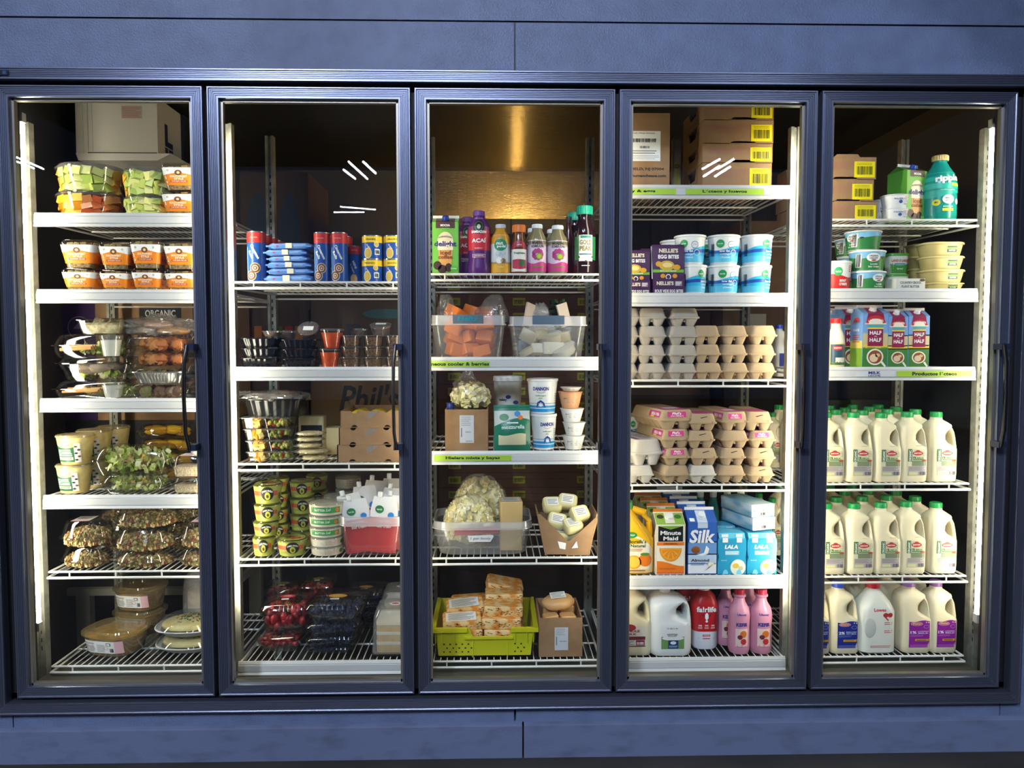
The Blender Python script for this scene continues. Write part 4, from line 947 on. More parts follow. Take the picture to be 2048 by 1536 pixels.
def half(q, W, zb, rf, L):
    q.grid(-W*.49, W*.49, zb*.62, zb, PR('7aa3d6'), 1); q.band(-W*.49, W*.49, zb*.42, zb*.64, PR('c9b98c'), 1); q.band(-W*.49, W*.49, zb*.36, zb*.44, PR('e0c04a'), 1); q.grid(-W*.49, W*.49, .002, zb*.38, PR('3f7a34'), 1)
    q.poly([(-W*.3, zb), (W*.3, zb), (W*.36, zb*.86), (-W*.36, zb*.86)], PR('8c1f48'), 2); q.ell(0, zb*.80, W*.42, zb*.105, PR('f0e4d0'), 3, 24, 0, pi); q.ringd(0, zb*.80, W*.28, W*.40, RED, 4, 20, .9, 0.15, pi - .15); q.text('LAND O LAKES', 0, zb*.885, W_, w=W*.58, h=zb*.035, lay=6, bold=.03, arc=7)
    q.grid(-W*.3, W*.3, zb*.745, zb*.80, PR('5aa0a0'), 3); q.grid(-W*.32, W*.32, zb*.715, zb*.74, PR('e8c43a'), 3)
    q.grid(-W*.30, W*.30, zb*.40, zb*.71, PR('8c1f48'), 3); q.text('HALF', 0, zb*.645, W_, w=W*.46, h=zb*.07, lay=5, bold=.03); q.text('AND', 0, zb*.580, W_, w=W*.1, h=zb*.02, lay=5); q.text('HALF', 0, zb*.515, W_, w=W*.46, h=zb*.07, lay=5, bold=.03)
    q.ell(0, zb*.20, W*.33, W*.33, PR('efe9dc'), 3, 26); q.ell(0, zb*.20, W*.27, W*.27, PR('8a4a24'), 4, 24); q.ell(-W*.05, zb*.18, W*.17, W*.17, PR('e3c9a4'), 5, 12); q.ell(W*.10, zb*.23, W*.10, W*.08, PR('dcb98c'), 5, 10); q.poly([(W*.22, zb*.10), (W*.30, zb*.12), (W*.45, zb*.03), (W*.38, zb*.015)], PR('efe9dc'), 3)
    s = q.surf; q.surf = rf; q.grid(-W*.49, W*.49, 0, L, PR('6d98cf'), 1); q.poly([(-W*.3, 0), (W*.3, 0), (W*.25, L), (-W*.25, L)], PR('8c1f48'), 2); q.surf = s
K_half = Kind('half_and_half_carton', 'carton', (.072, .072, .235), gable(.072, .072, .235, '7aa3d6', half, 'f2f0ee', hb=.86, fin='f0e8ee'))
def halfbig(q, W, zb, rf, L):
    half(q, W, zb, rf, L)
    q.surf = Plane((-W/2, 0, 0), (0, -1, 0), (0, 0, 1)); q.grid(-W*.49, W*.49, .002, zb*.36, PR('86b03c'), 1); q.band(-W*.49, W*.49, zb*.36, zb*.5, PR('e8d068'), 1, 4); q.ringd(0, zb*.82, W*.15, W*.27, RED, 2, 16, .9, .2, pi-.2); q.lines(-W*.3, W*.3, zb*.46, zb*.62, 4, PR('c05a3c'), 2); q.text('half and half', 0, zb*.70, W_, w=W*.5, h=zb*.05, lay=2)
K_halfbig = Kind('half_and_half_carton', 'carton', (.096, .096, .245), gable(.096, .096, .245, '7aa3d6', halfbig, 'f2f0ee', hb=.86, fin='f0e8ee'))

def bottle(prof, body, cap, decal=None, inner=None, n=30, skirt=None):
    """prof: (z, r) pairs up to the neck; cap: (z0, z1, r, material)"""
    def b(root):
        part(root, 'body', lambda q: q.lathe([(prof[0][1]*.93, 0)] + [(r, z) for z, r in prof], body, n))
        if inner: part(root, 'drink', lambda q: q.lathe([(r*.94, max(z, .003)) for z, r in prof[:-1]] , inner, n))
        z0, z1, rc, mc = cap
        def c(q):
            q.lathe([(rc, z0), (rc, z1 - .003), (rc - .002, z1), (0, z1)], mc, 24)
            for k in range(24): a = 2*pi*k/24; q.box(rc*sin(a) - .0007, rc*sin(a) + .0007, -rc*cos(a) - .0007, -rc*cos(a) + .0007, z0 + .002, z1 - .003, mc)
        part(root, 'cap', c)
        if decal:
            pr = [(z, 2*r, 2*r, r) for z, r in prof]
            part(root, 'label', lambda q: (setattr(q, 'surf', Surf(pr)), decal(q)))
    return b
def acai(q):
    H = .27; q.band(-.10, .10, .10, .19, PR('cf2e3a'), 1, 30); q.band(-.10, .10, .185, .20, PR('8a3a70'), 1, 30); q.ell(0, .198, .022, .030, PR('14140f'), 2, 22); q.ell(0, .200, .017, .023, PR('3f6a2c'), 3, 20); q.ell(0, .200, .013, .019, PR('15180f'), 4, 18); q.ell(0, .198, .007, .010, PR('c9c4b0'), 5, 12)
    q.text('ORGANIC', 0, .236, PR('e9d0dc'), w=.034, h=.004, lay=2); q.text('SAMBAZON', 0, .176, W_, w=.056, h=.011, lay=6, bold=.04); q.text('AÇAÍ', 0, .140, W_, w=.056, h=.024, lay=3, bold=.035); q.text('ENERGY', 0, .108, PR('f0c9d0'), w=.03, h=.005, lay=3); q.ringd(-.016, .075, .006, .008, W_, 2, 4); q.grid(-.026, .026, .070, .084, PR('e9c0cc'), 2); q.grid(-.024, .024, .072, .082, PR('8a2a5c'), 3); q.text('ORIGINAL', 0, .077, W_, w=.04, h=.005, lay=4)
PURP = M('5a2470', .3)
K_acai = Kind('purple_juice_bottle', 'bottle', (.094, .094, .27), bottle([(.01, .046), (.03, .047), (.06, .041), (.12, .045), (.17, .046), (.20, .044), (.222, .034), (.24, .022), (.25, .020)], PURP, (.248, .27, .023, M('6a3a8c', .35)), acai))
def nutp(q):
    q.band(-.075, .075, .04, .155, PR('c3c9cf'), 1, 24); q.band(-.075, .075, .005, .048, PR('e0a51f'), 1, 24); q.ell(-.001, .115, .026, .024, PR('12845c'), 2, 24); q.text('nut', -.004, .121, W_, w=.026, h=.012, lay=3, bold=.03); q.text('pods', .002, .108, W_, w=.034, h=.013, lay=3, bold=.03)
    q.lines(-.02, .02, .072, .086, 3, PR('8a98a8'), 2); q.ell(-.006, .054, .012, .013, PR('efece4'), 3, 12); q.ell(.010, .052, .010, .010, PR('8a6a4a'), 3, 12); q.text('CREAMER', 0, .028, PR('f4e0b0'), w=.03, h=.005, lay=2)
K_nut = Kind('creamer_bottle', 'bottle', (.08, .08, .20), bottle([(.01, .039), (.12, .039), (.148, .037), (.172, .022), (.186, .018)], M('c98f1c', .3), (.184, .20, .020, M('c9ccd2', .35)), nutp))
def tropi(q):
    q.band(-.045, .045, .01, .10, PR('e9e4dc'), 1, 18); q.band(-.045, .045, lambda u: .11 - 12*u*u, lambda u: .135 - 14*u*u, PR('a3203a'), 1, 18); q.band(-.03, .03, lambda u: .02 + 5*u*u, lambda u: .06 - 3*u*u, PR('b52a48'), 2); q.ell(.012, .045, .011, .014, PR('2f6a34'), 3, 12); q.text('Tropicana', 0, .084, PR('1f5a3c'), w=.048, h=.011, lay=3, bold=.03); q.text('APPLE', 0, .118, W_, w=.02, h=.004, lay=2)
K_trop = Kind('apple_juice_bottle', 'bottle', (.066, .066, .20), bottle([(.01, .032), (.04, .031), (.11, .032), (.135, .028), (.152, .023), (.172, .022)], M('6a3a10', .12), (.170, .20, .027, M('e07a24', .4)), tropi))
def komb(q):
    q.band(-.10, .10, .012, .135, PR('e6cfe0'), 1, 30); q.band(-.10, .10, lambda u: .012, lambda u: .045 + .004*sin(u*90), PR('cf3f8c'), 2, 30); q.text('MORTAL', 0, .123, INK, w=.045, h=.010, lay=3, bold=.03); q.text('KOMBUCHA', 0, .110, INK, w=.050, h=.010, lay=3, bold=.03)
    for k in range(9): a = k*2*pi/9; q.ell(.016*cos(a), .078 + .014*sin(a), .008, .011, PR('b03a7c'), 3, 8)
    q.ell(.005, .070, .011, .012, PR('8fae2c'), 5, 16); q.ell(.005, .070, .007, .008, PR('b9cf3c'), 6, 14); q.grid(-.024, .026, .026, .033, PR('8a7a2c'), 4)
K_komb = Kind('kombucha_bottle', 'bottle', (.076, .076, .20), bottle([(.01, .036), (.03, .037), (.13, .037), (.15, .033), (.170, .022), (.185, .019)], M('8a7f5c', .15), (.183, .20, .021, M('efeff0', .35)), komb))
def gold(q):
    q.band(-.05, .05, .055, .145, PR('2f7a44'), 1, 18); q.band(-.027, .027, .050, .150, PR('ecebe2'), 2, 10); q.text('GOLD', 0, .122, PR('8a7420'), w=.046, h=.019, lay=4, bold=.03); q.text('PEAK', 0, .099, PR('8a7420'), w=.046, h=.019, lay=4, bold=.03); q.grid(-.024, .024, .074, .079, PR('2f6a7a'), 3); q.poly([(-.027, .07), (0, .052), (.027, .07), (.027, .064), (0, .045), (-.027, .064)], PR('20241c'), 4); q.grid(-.02, .02, .138, .148, PR('1f8a6a'), 3); q.lines(-.016, .016, .03, .036, 1, W_, 2)
K_gold = Kind('iced_tea_bottle', 'bottle', (.088, .088, .265), bottle([(.01, .042), (.03, .043), (.15, .043), (.17, .042), (.195, .033), (.215, .025), (.235, .026)], M('241014', .1), (.232, .265, .031, M('12a080', .35)), gold))
def ripple(q):
    q.band(-.10, .10, .12, .19, PR('1fa898'), 1, 26); q.band(-.1, .1, lambda u: .10 + .01*sin(u*30), .125, PR('17a090'), 1, 26); q.text('ripple', 0, .163, W_, w=.078, h=.034, lay=4, bold=.04, slant=.15, rot=.08); q.text('KIDS', .024, .140, PR('e0d82a'), w=.030, h=.013, lay=4, bold=.05); q.text('UNSWEETENED ORIGINAL', 0, .120, PR('c9ece6'), w=.05, h=.004, lay=3)
    q.ell(0, .082, .019, .018, PR('dfe8e2'), 3, 20); q.text('50mg', 0, .086, PR('1f5a54'), w=.022, h=.007, lay=4, bold=.03); q.text('DHA', 0, .077, PR('1f5a54'), w=.018, h=.005, lay=4); q.ell(-.036, .070, .012, .013, PR('d9cf1c'), 3, 16); q.text('8g', -.036, .070, PR('2a3a20'), w=.011, h=.009, lay=4, bold=.04); q.ell(.034, .075, .009, .012, PR('e9efec'), 3, 8); q.grid(-.018, .018, .036, .047, PR('d9cf1c'), 3); q.lines(-.016, .016, .05, .058, 1, PR('a9dcd4'), 3)
K_ripple = Kind('teal_milk_bottle', 'bottle', (.108, .108, .265), bottle([(.01, .052), (.03, .053), (.15, .053), (.185, .046), (.215, .030), (.235, .022), (.245, .0215)], M('148a80', .25), (.243, .265, .025, M('cdb87c', .35)), ripple, n=36))
def kefir(q):
    q.text('Lifeway', 0, .170, PR('2a2c84'), w=.038, h=.012, lay=2, bold=.03); q.text('KEFIR', 0, .128, PR('2a2c84'), w=.046, h=.016, lay=2, bold=.04); q.band(-.026, .026, .035, .110, PR('e6c9c0'), 1, 8); q.ell(.006, .088, .014, .015, PR('d9722c'), 2, 14); q.ell(-.008, .075, .010, .010, PR('6a2438'), 3, 12); q.ell(.006, .056, .012, .013, PR('c23038'), 3, 12); q.lines(-.02, .02, .032, .042, 2, PR('a03a6a'), 2)
K_kefir = Kind('kefir_bottle', 'bottle', (.086, .086, .27), bottle([(.01, .041), (.03, .043), (.11, .041), (.16, .043), (.19, .038), (.215, .024), (.235, .020), (.240, .026), (.246, .026), (.25, .02)], M('d28fa8', .3, sss=.15), (.248, .27, .021, M('d6284c', .35)), kefir))
def kefir_(q): kefir(q)
def fairlife(root):
    W, D, H = .098, .09, .245; wh = M('e6e8ee', .35); rd = M('b81c24', .35)
    pr = [(0, .085, .08, .03), (.01, .096, .088, .03), (.07, .094, .086, .03), (.075, .096, .088, .03), (.17, .096, .088, .03), (.205, .080, .076, .03), (.228, .04, .04, .02)]
    part(root, 'body', lambda q: q.loft(pr[:4], wh, n=7)); part(root, 'sleeve', lambda q: q.loft([(.072, .097, .089, .03), (.17, .097, .089, .03), (.205, .081, .077, .03), (.228, .041, .041, .02)], rd, n=7)); part(root, 'cap', lambda q: q.lathe([(.022, .226), (.022, .243), (.019, .245), (0, .245)], M('f0f0f2', .3), 22))
    def f(q):
        q.surf = Surf([(0, .086, .081, .03), (.07, .097, .089, .03), (.17, .098, .090, .03), (.205, .082, .078, .03)]); q.text('fa!rlife', 0, .160, W_, w=.075, h=.022, lay=2, bold=.035); q.ell(0, .132, .007, .014, W_, 2, 14); q.ell(0, .113, .005, .005, W_, 2, 10); q.poly([(-.02, .142), (-.006, .135), (.006, .135), (.02, .142), (.006, .128), (-.006, .128)], PR('2a2a5c'), 1)
        for i in (-1, 0, 1): q.text('50%', i*.024, .096, W_, w=.013, h=.006, lay=2, bold=.03); q.lines(i*.024 - .008, i*.024 + .008, .083, .090, 2, PR('f0c9c9'), 2)
        q.grid(-.014, .014, .052, .060, RED, 2); q.text('WHOLE', 0, .056, W_, w=.022, h=.005, lay=3); q.lines(-.03, .03, .040, .048, 1, RED, 2); q.lines(-.03, .03, .022, .028, 1, GR, 2)
    part(root, 'label', f)
K_fair = Kind('filtered_milk_bottle', 'bottle', (.098, .09, .245), fairlife)

# --- handled jugs
MILK = M('eee2bd', .35, sss=.2); MILKW = M('e9e9e4', .32, sss=.2)
def jug(W, D, H, body, cap, decal=None, hs=1.0, big=False, r=.022):
    """blow-moulded jug, grip loop on its right shoulder"""
    def b(root):
        hw = W*.42*hs; zg0, zg1 = H*.50, H*.80
        def f(q):
            def R(z, red, left, d, rr=r): return (H*z, W - hw*red - W*left, D*d, rr, (W*left - hw*red)/2, 0)
            q.loft([(0, W*.90, D*.90, r*.8), (H*.02, W*.98, D*.97, r), (H*.10, W, D, r), (H*.46, W, D, r), R(.50, .06, 0, .985), R(.525, .40, 0, .97), R(.56, .78, 0, .96), R(.61, 1, 0, .95), R(.68, .98, 0, .93),
                    R(.73, .80, .01, .90), R(.77, .50, .02, .86), R(.795, .34, .03, .82), (H*.82, W*.80, D*.76, r, -W*.05, 0),
                    (H*.855, W*.62, D*.62, r, -W*.07, 0), (H*.885, W*.44, D*.44, r, -W*.085, 0), (H*.90, .040, .040, .02, -hw*.22, 0), (H*.94, .038, .038, .019, -hw*.22, 0)], body, n=7)
        part(root, 'body', f)
        def g(q):
            x = W/2 - .0095
            q.tube([(x - .006, 0, H*.44), (x - .001, 0, H*.48), (x, 0, H*.52), (x, 0, H*.58), (x - .0015, 0, H*.65), (x - .004, 0, H*.71), (x - .010, 0, H*.76), (x - .022, 0, H*.80), (x - .036, 0, H*.83)],
                   [.007, .0095, .0095, .0092, .0092, .0092, .0095, .010, .009], body, 16, ry=[D*.44, D*.45, D*.42, D*.38, D*.35, D*.34, D*.34, D*.33, D*.28], fixed=(0, 1, 0))
        part(root, 'handle', g)
        part(root, 'cap', lambda q: q.lathe([(.0205, H*.925), (.0205, H*.988), (.0185, H), (0, H)], M(cap, .35), 22, cx=-hw*.22))
        if decal: part(root, 'label', lambda q: (setattr(q, 'surf', Surf([(0, W*.93, D*.93, r), (H*.1, W, D, r), (H*.46, W, D, r), (H*.52, W, D*.97, r)])), decal(q, W, H)))
    return b
def organic(q, W, H):
    G = PR('2f6a34'); a, b_ = -W*.30, W*.40; z0, z1 = H*.09, H*.49
    q.poly([(a, z0), (b_, z0), (b_, z1 - .010), (a, z1)], G, 1) if False else None
    for i in range(8):
        u0 = a + (b_-a)*i/8; u1 = a + (b_-a)*(i+1)/8; q.band(u0, u1, z0, lambda u: z1 - .010*(u-a)/(b_-a), PR('d9d6b0'), 1, 1)
    q.band(a, a + W*.15, H*.30, z1 - .003, G, 2, 2); q.text('ORGANIC', a + W*.075, H*.385, W_, w=H*.16, h=W*.09, lay=3, bold=.03, rot=pi/2)
    q.grid(a + W*.15, b_ - .002, H*.235, H*.31, PR('7d8a6a'), 2); q.grid(a + .002, b_ - .002, H*.10, H*.232, PR('bdb3ae'), 2); q.lines(a + .004, b_ - .004, H*.165, H*.228, 5, PR('8c8488'), 3)
    q.grid(a + .004, a + W*.36, H*.105, H*.145, PR('d3d39c'), 3); q.bars(a + W*.42, b_ - .003, H*.105, H*.155, PR('5a5560'), 3, 8)
    q.ell(a + W*.36, H*.42, W*.19, H*.032, PR('c03a34'), 3, 18); q.ell(a + W*.36, H*.45, W*.08, H*.016, PR('c03a34'), 3, 12); q.text('BARTOW', a + W*.36, H*.42, W_, w=W*.28, h=H*.022, lay=4, bold=.03)
    q.text('1%', a + W*.24, H*.355, G, w=W*.12, h=H*.036, lay=3, bold=.04); q.text('MILK', a + W*.46, H*.35, PR('5a8a3c'), w=W*.26, h=H*.024, lay=3, bold=.03); q.grid(a + W*.18, a + W*.60, H*.320, H*.332, G, 3); q.ell(b_ - W*.10, H*.315, W*.09, H*.016, PR('b0503c'), 4, 12); q.ringd(b_ - W*.10, H*.40, W*.05, W*.06, GR, 3, 12)
    q.lines(W*.0, W*.25, H*.52, H*.53, 1, GR, 1)
def farm(col, band_, n):
    def f(q, W, H):
        a, b_ = -W*.30, W*.40; z0, z1 = H*.09, H*.485
        for i in range(8):
            u0 = a + (b_-a)*i/8; u1 = a + (b_-a)*(i+1)/8; q.band(u0, u1, z0, lambda u: z1 - .003 + .003*math.sin(u*90), PR(col), 1, 1)
        q.ell(a + W*.24, H*.435, W*.20, H*.030, PR('d9a9a0'), 2, 14); q.ell(a + W*.24, H*.435, W*.17, H*.022, PR('c05a64'), 3, 14); q.text('Dairy', a + W*.24, H*.435, PR('f0d8b8'), w=W*.26, h=H*.03, lay=4, bold=.03, slant=.2); q.ringd(b_ - W*.14, H*.395, W*.08, W*.09, PR('b9c3e0'), 2, 14, .7)
        q.text(n, a + W*.14, H*.312, W_, w=W*.20, h=H*.040, lay=2, bold=.03); q.text('REDUCED' if n == '2%' else 'LOWFAT', a + W*.47, H*.325, PR('dfe3f2'), w=W*.36, h=H*.016, lay=2); q.text('FAT MILK' if n == '2%' else 'MILK', a + W*.47, H*.300, PR('dfe3f2'), w=W*.34, h=H*.016, lay=2)
        q.lines(a + .003, b_ - W*.2, H*.25, H*.28, 2, PR(band_), 2, 2, .25); q.grid(a + W*.20, b_, H*.185, H*.215, PR('d9aa3c'), 2); q.lines(a + W*.24, b_ - .002, H*.19, H*.21, 1, PR('5a4a2c'), 3); q.lines(a + .004, b_ - .004, H*.10, H*.135, 2, PR(band_), 2, 5, .3)
    return f
DIM_J = (.098, .098, .252)
K_org = Kind('milk_jug', 'milk jug', DIM_J, jug(*DIM_J, MILK, '1f9a4c', organic)); K_blue = Kind('milk_jug', 'milk jug', DIM_J, jug(*DIM_J, MILK, '2a4fc0', farm('1f2f8c', '8a98d0', '2%'))); K_purp = Kind('milk_jug', 'milk jug', DIM_J, jug(*DIM_J, MILK, '8c5aa0', farm('96249c', 'd08ad4', '1%')))
def whole(q, W, H):
    q.band(-W*.6, W*.28, H*.14, H*.44, PR('e6e2d4'), 1, 10); q.grid(-W*.6, W*.28, H*.14, H*.155, PR('7a2a30'), 2); q.grid(-W*.6, W*.28, H*.24, H*.29, PR('7a2a34'), 2); q.ell(-W*.2, H*.42, W*.2, H*.05, PR('a8323a'), 2, 16); q.text('WHOLE', -W*.14, H*.37, PR('8a2430'), w=W*.5, h=H*.035, lay=3, bold=.04); q.text('MILK', -W*.14, H*.325, PR('8a2430'), w=W*.32, h=H*.028, lay=3, bold=.04)
    q.grid(W*.0, W*.26, H*.16, H*.235, PR('8a2a34'), 2); q.bars(W*.02, W*.24, H*.17, H*.21, W_, 3, 8); q.lines(-W*.5, -W*.04, H*.165, H*.235, 4, GR, 2)
K_whole = Kind('milk_jug', 'milk jug', (.11, .10, .252), jug(.11, .10, .252, MILK, 'c02a2c', whole))
def orgv(q, W, H):
    q.band(-W*.26, W*.28, lambda u: H*.12, lambda u: H*.30 - .002*math.cos(u*70), PR('6f9a54'), 1, 12); q.ell(.002, H*.285, W*.26, H*.035, PR('e9e9e4'), 2, 18); q.grid(-W*.10, W*.14, H*.13, H*.255, PR('1f3f6c'), 3); q.ell(W*.02, H*.215, W*.07, H*.025, PR('dfe6ea'), 4, 14); q.lines(-W*.08, W*.12, H*.145, H*.175, 2, PR('b9c9dc'), 4)
    q.text('ORGANIC', 0, H*.345, INK, w=W*.26, h=H*.020, lay=2, bold=.03, arc=4); q.text('VALLEY', 0, H*.318, INK, w=W*.22, h=H*.020, lay=2, bold=.03); q.text('12 08 5 46', -W*.0, H*.43, PR('5a5a5c'), w=W*.26, h=H*.022, lay=1)
K_gallon = Kind('milk_jug', 'milk jug', (.15, .145, .25), jug(.15, .145, .25, MILKW, 'f0f0ee', orgv, hs=.85, r=.04))
def ojug(root):
    W, D, H = .125, .11, .27; y = M('efb81c', .25, sss=.1)
    part(root, 'body', lambda q: q.loft([(0, .112, .098, .03), (.006, W, D, .035), (.13, W, D, .035), (.16, W*.86, D*.95, .035, -.008, 0), (.20, .07, .09, .03, -.02, 0), (.235, .042, .042, .02, -.026, 0), (.245, .036, .036, .018, -.026, 0)], y, n=7))
    part(root, 'handle', lambda q: q.tube([(W/2 - .012, 0, .115), (W/2 - .008, 0, .15), (W/2 - .012, 0, .19), (W/2 - .028, 0, .222), (-.008, 0, .236)], [.011]*5, y, 12, ry=[.015]*5))
    part(root, 'cap', lambda q: q.lathe([(.021, .24), (.021, .266), (.018, .27), (0, .27)], M('3fae4c', .35), 22, cx=-.026))
    def f(q):
        q.surf = Surf([(0, W, D, .035), (.13, W, D, .035), (.16, W*.93, D*.95, .035), (.2, W*.8, D*.95, .035)]); q.band(-.06, .056, .008, lambda u: .150 - 9*(u+.02)**2, PR('efe6cc'), 1, 14); q.text('NO PULP', -.02, .150, W_, w=.026, h=.006, lay=3); q.ell(-.02, .150, .022, .012, PR('2f8a3c'), 2, 14)
        q.text("Florida's", .0, .126, PR('24501f'), w=.064, h=.014, lay=3, bold=.02); q.text('Natural', .004, .110, PR('24501f'), w=.05, h=.012, lay=3, bold=.02); q.lines(-.03, .02, .088, .100, 2, PR('d9704a'), 2); q.ell(-.010, .048, .026, .026, PR('f0a01c'), 2, 20); q.ell(-.010, .048, .021, .021, PR('f6c04a'), 3, 18); q.ell(.030, .055, .024, .024, PR('e8791c'), 2, 18); q.ell(.028, .078, .016, .006, PR('4a8a34'), 3, 10)
        q.grid(-.055, .05, .010, .022, PR('e9c78c'), 3); q.lines(-.03, .03, .012, .02, 1, PR('8a5a2c'), 4)
    part(root, 'label', f)
K_oj = Kind('orange_juice_jug', 'juice jug', (.125, .11, .27), ojug)
def redcap(root):
    W, D, H = .125, .10, .25; m = M('e3e3d6', .28, sss=.2)
    pr = [(0, .11, .09, .03), (.006, W, D, .03), (.15, W*.98, D, .03), (.175, W*.86, D*.9, .035), (.21, .06, .055, .025), (.222, .038, .038, .019), (.232, .036, .036, .018)]
    part(root, 'body', lambda q: q.loft(pr, m, n=7)); part(root, 'cap', lambda q: q.lathe([(.022, .228), (.022, .247), (.019, .25), (0, .25)], M('cf2a34', .35), 22))
    def f(q): q.surf = Surf(pr); q.text('Lowes', .002, .160, RED, w=.04, h=.012, lay=1, bold=.03); q.poly([(.028, .120), (.044, .139), (.012, .139)], RED, 1); q.ell(.0205, .1415, .0092, .0085, RED, 1, 16); q.ell(.0355, .1415, .0092, .0085, RED, 1, 16); q.lines(.016, .044, .105, .118, 2, PR('d9706a'), 1); q.lines(.016, .044, .075, .088, 2, PR('d9706a'), 1); q.lines(-.03, .04, .022, .032, 2, PR('d9706a'), 1)
    part(root, 'label', f); part(root, 'grip', lambda q: q.blob((-.030, -D/2 + .001, .095), .020, .003, .038, M('d0d3c9', .3), .0, 1, 1, 20, 10))
K_redcap = Kind('heart_milk_bottle', 'milk bottle', (.125, .10, .25), redcap)
def creamb(root):
    pr = [(.01, .031), (.02, .032), (.09, .032), (.115, .026), (.13, .019), (.15, .018)]
    def d(q): q.band(-.045, .045, .006, .082, PR('e6c98c'), 1, 18); q.band(-.032, .04, .01, .078, PR('2a4a5c'), 2, 14); q.ell(-.006, .066, .019, .008, RED, 3, 14); q.text('BARTOW', -.006, .066, W_, w=.026, h=.005, lay=4); q.poly([(-.02, .034), (.006, .046), (.03, .034)], PR('8a3a2c'), 3); q.grid(-.014, .024, .018, .034, PR('d9d3c0'), 3); q.band(-.032, .04, .01, .020, PR('3c6a3c'), 3, 6)
    bottle(pr, M('efe6cc', .35, sss=.2), (.148, .165, .021, M('d0302c', .35)), d)(root)
K_creamb = Kind('cream_bottle', 'bottle', (.066, .066, .165), creamb)
def creamw(root): bottle([(.01, .030), (.10, .031), (.13, .02), (.145, .018)], M('f2efe6', .35), (.143, .16, .02, M('f4f4f2', .35)), lambda q: (q.band(-.04, .04, .03, .09, PR('e9951c'), 1, 14), q.text('CREAM', 0, .07, W_, w=.03, h=.008, lay=2)))(root)
K_creamw = Kind('cream_bottle', 'bottle', (.064, .064, .16), creamw)

# --- tubs
def tub(W, H, t, body, lid, decal, inner=None, n=34):
    R = W/2
    def b(root):
        pr = [(0, W*t, W*t, R*t), (H*.94, W*.955, W*.955, R*.955)]
        part(root, 'tub', lambda q: q.lathe([(R*t*.97, 0), (R*t, .002), (R*.955, H*.93)], body, n)); part(root, 'lid', lambda q: q.lathe([(R*.955, H*.92), (R, H*.93), (R, H*.985), (R*.97, H), (R*.92, H), (R*.9, H*.985), (0, H*.985)], lid, n, cap0=False))
        part(root, 'label', lambda q: (setattr(q, 'surf', Surf(pr)), decal(q, W, H)))
    return b
def cott(off, low=False):
    def f(q, W, H):
        A = pi*W/2*.82; q.band(-A, A*.55, H*.10, lambda u: H*(.56 + .08*sin(u*38 + off)), PR('2fb4de'), 1, 40); q.band(-A, A*.55, H*.10, H*.30, PR('5cc4e6'), 2, 40); q.band(-A, A*.55, lambda u: H*(.40 + .02*sin(u*38 + off)), lambda u: H*(.50 + .03*sin(u*38 + off)), PR('1f4fa8'), 3, 40)
        c = off*.03; q.ell(c - .020, H*.70, .014, .014, PR('1f9a54'), 4, 18); q.text('food club', c - .020, H*.70, W_, w=.017, h=.005, lay=5, bold=.03); q.ringd(c + .018, H*.66, .011, .0125, PR('4a7ab0'), 4, 20); q.text('cottage', c + .018, H*.665, PR('4a7ab0'), w=.014, h=.003, lay=4); q.ringd(c + .026, H*.40, .009, .0105, W_, 5, 16)
        q.text('low fat', c - .004, H*.455, W_, w=.034, h=.008, lay=5, bold=.03); q.text('cottage', c - .002, H*.34, PR('e0f2fa'), w=.034, h=.007, lay=5); q.text('cheese', c - .002, H*.25, PR('e0f2fa'), w=.030, h=.007, lay=5)
        q.bars(-.060, -.046, H*.3, H*.7, INK, 6, 8); q.lines(A*.6, A*.95, H*.15, H*.8, 9, GR, 2)
    return f
WT = M('eeeeea', .35)
K_cott = [Kind('cottage_cheese_tub', 'cottage cheese tub', (.115, .115, .105), tub(.115, .105, .80, WT, WT, cott(o))) for o in (-.5, -.2, 1.3, 0.1)]
def dann(off):
    def f(q, W, H):
        A = pi*W/2*.9; c = off; q.text('DANNON', c, H*.72, PR('1f2f84'), w=.062, h=.014, lay=2, bold=.035); q.ringd(c, H*.70, .020, .022, PR('c8483c'), 2, 18, .6, pi*1.2, pi*1.8); q.text('lowfat yogurt', c, H*.52, PR('4a8a5c'), w=.04, h=.007, lay=2); q.text('plain', c, H*.45, PR('4a8a5c'), w=.014, h=.005, lay=2)
        q.band(-A*.5, A*.75, H*.06, H*.24, PR('1f93d0'), 1, 26); q.band(-A*.5, A*.75, H*.155, H*.175, W_, 2, 26); q.band(-A*.5, A*.75, H*.29, H*.31, PR('7ab8dc'), 1, 26); q.poly([(c - .016, H*.19), (c - .013, H*.33), (c, H*.40), (c + .013, H*.33), (c + .018, H*.19)], PR('24408c'), 3); q.grid(c - .005, c + .006, H*.22, H*.29, W_, 4); q.lines(.05, .08, H*.2, H*.6, 8, GR, 2)
    return f
K_dann = [Kind('yogurt_tub', 'yogurt tub', (.12, .12, .13), tub(.12, .13, .78, WT, WT, dann(o))) for o in (-.010, .014)]
def wally(q, W, H):
    q.text('wallaby', -.022, H*.66, PR('24304c'), w=.034, h=.007, lay=2, bold=.03); q.lines(-.035, -.01, H*.5, H*.6, 3, GR, 2); r = random.Random(4)
    for i in range(10): q.ell(.010 + r.uniform(-.02, .03), H*r.uniform(.1, .75), .011, .004, PR('2a3a8c'), 2, 10)
    q.ringd(-.016, H*.16, .006, .009, PR('2a3a8c'), 2, 14); q.ringd(-.004, H*.20, .006, .009, PR('2a3a8c'), 3, 14)
K_wall = Kind('yogurt_tub', 'yogurt tub', (.12, .12, .14), tub(.12, .14, .80, M('d9d6cc', .4), WT, wally))
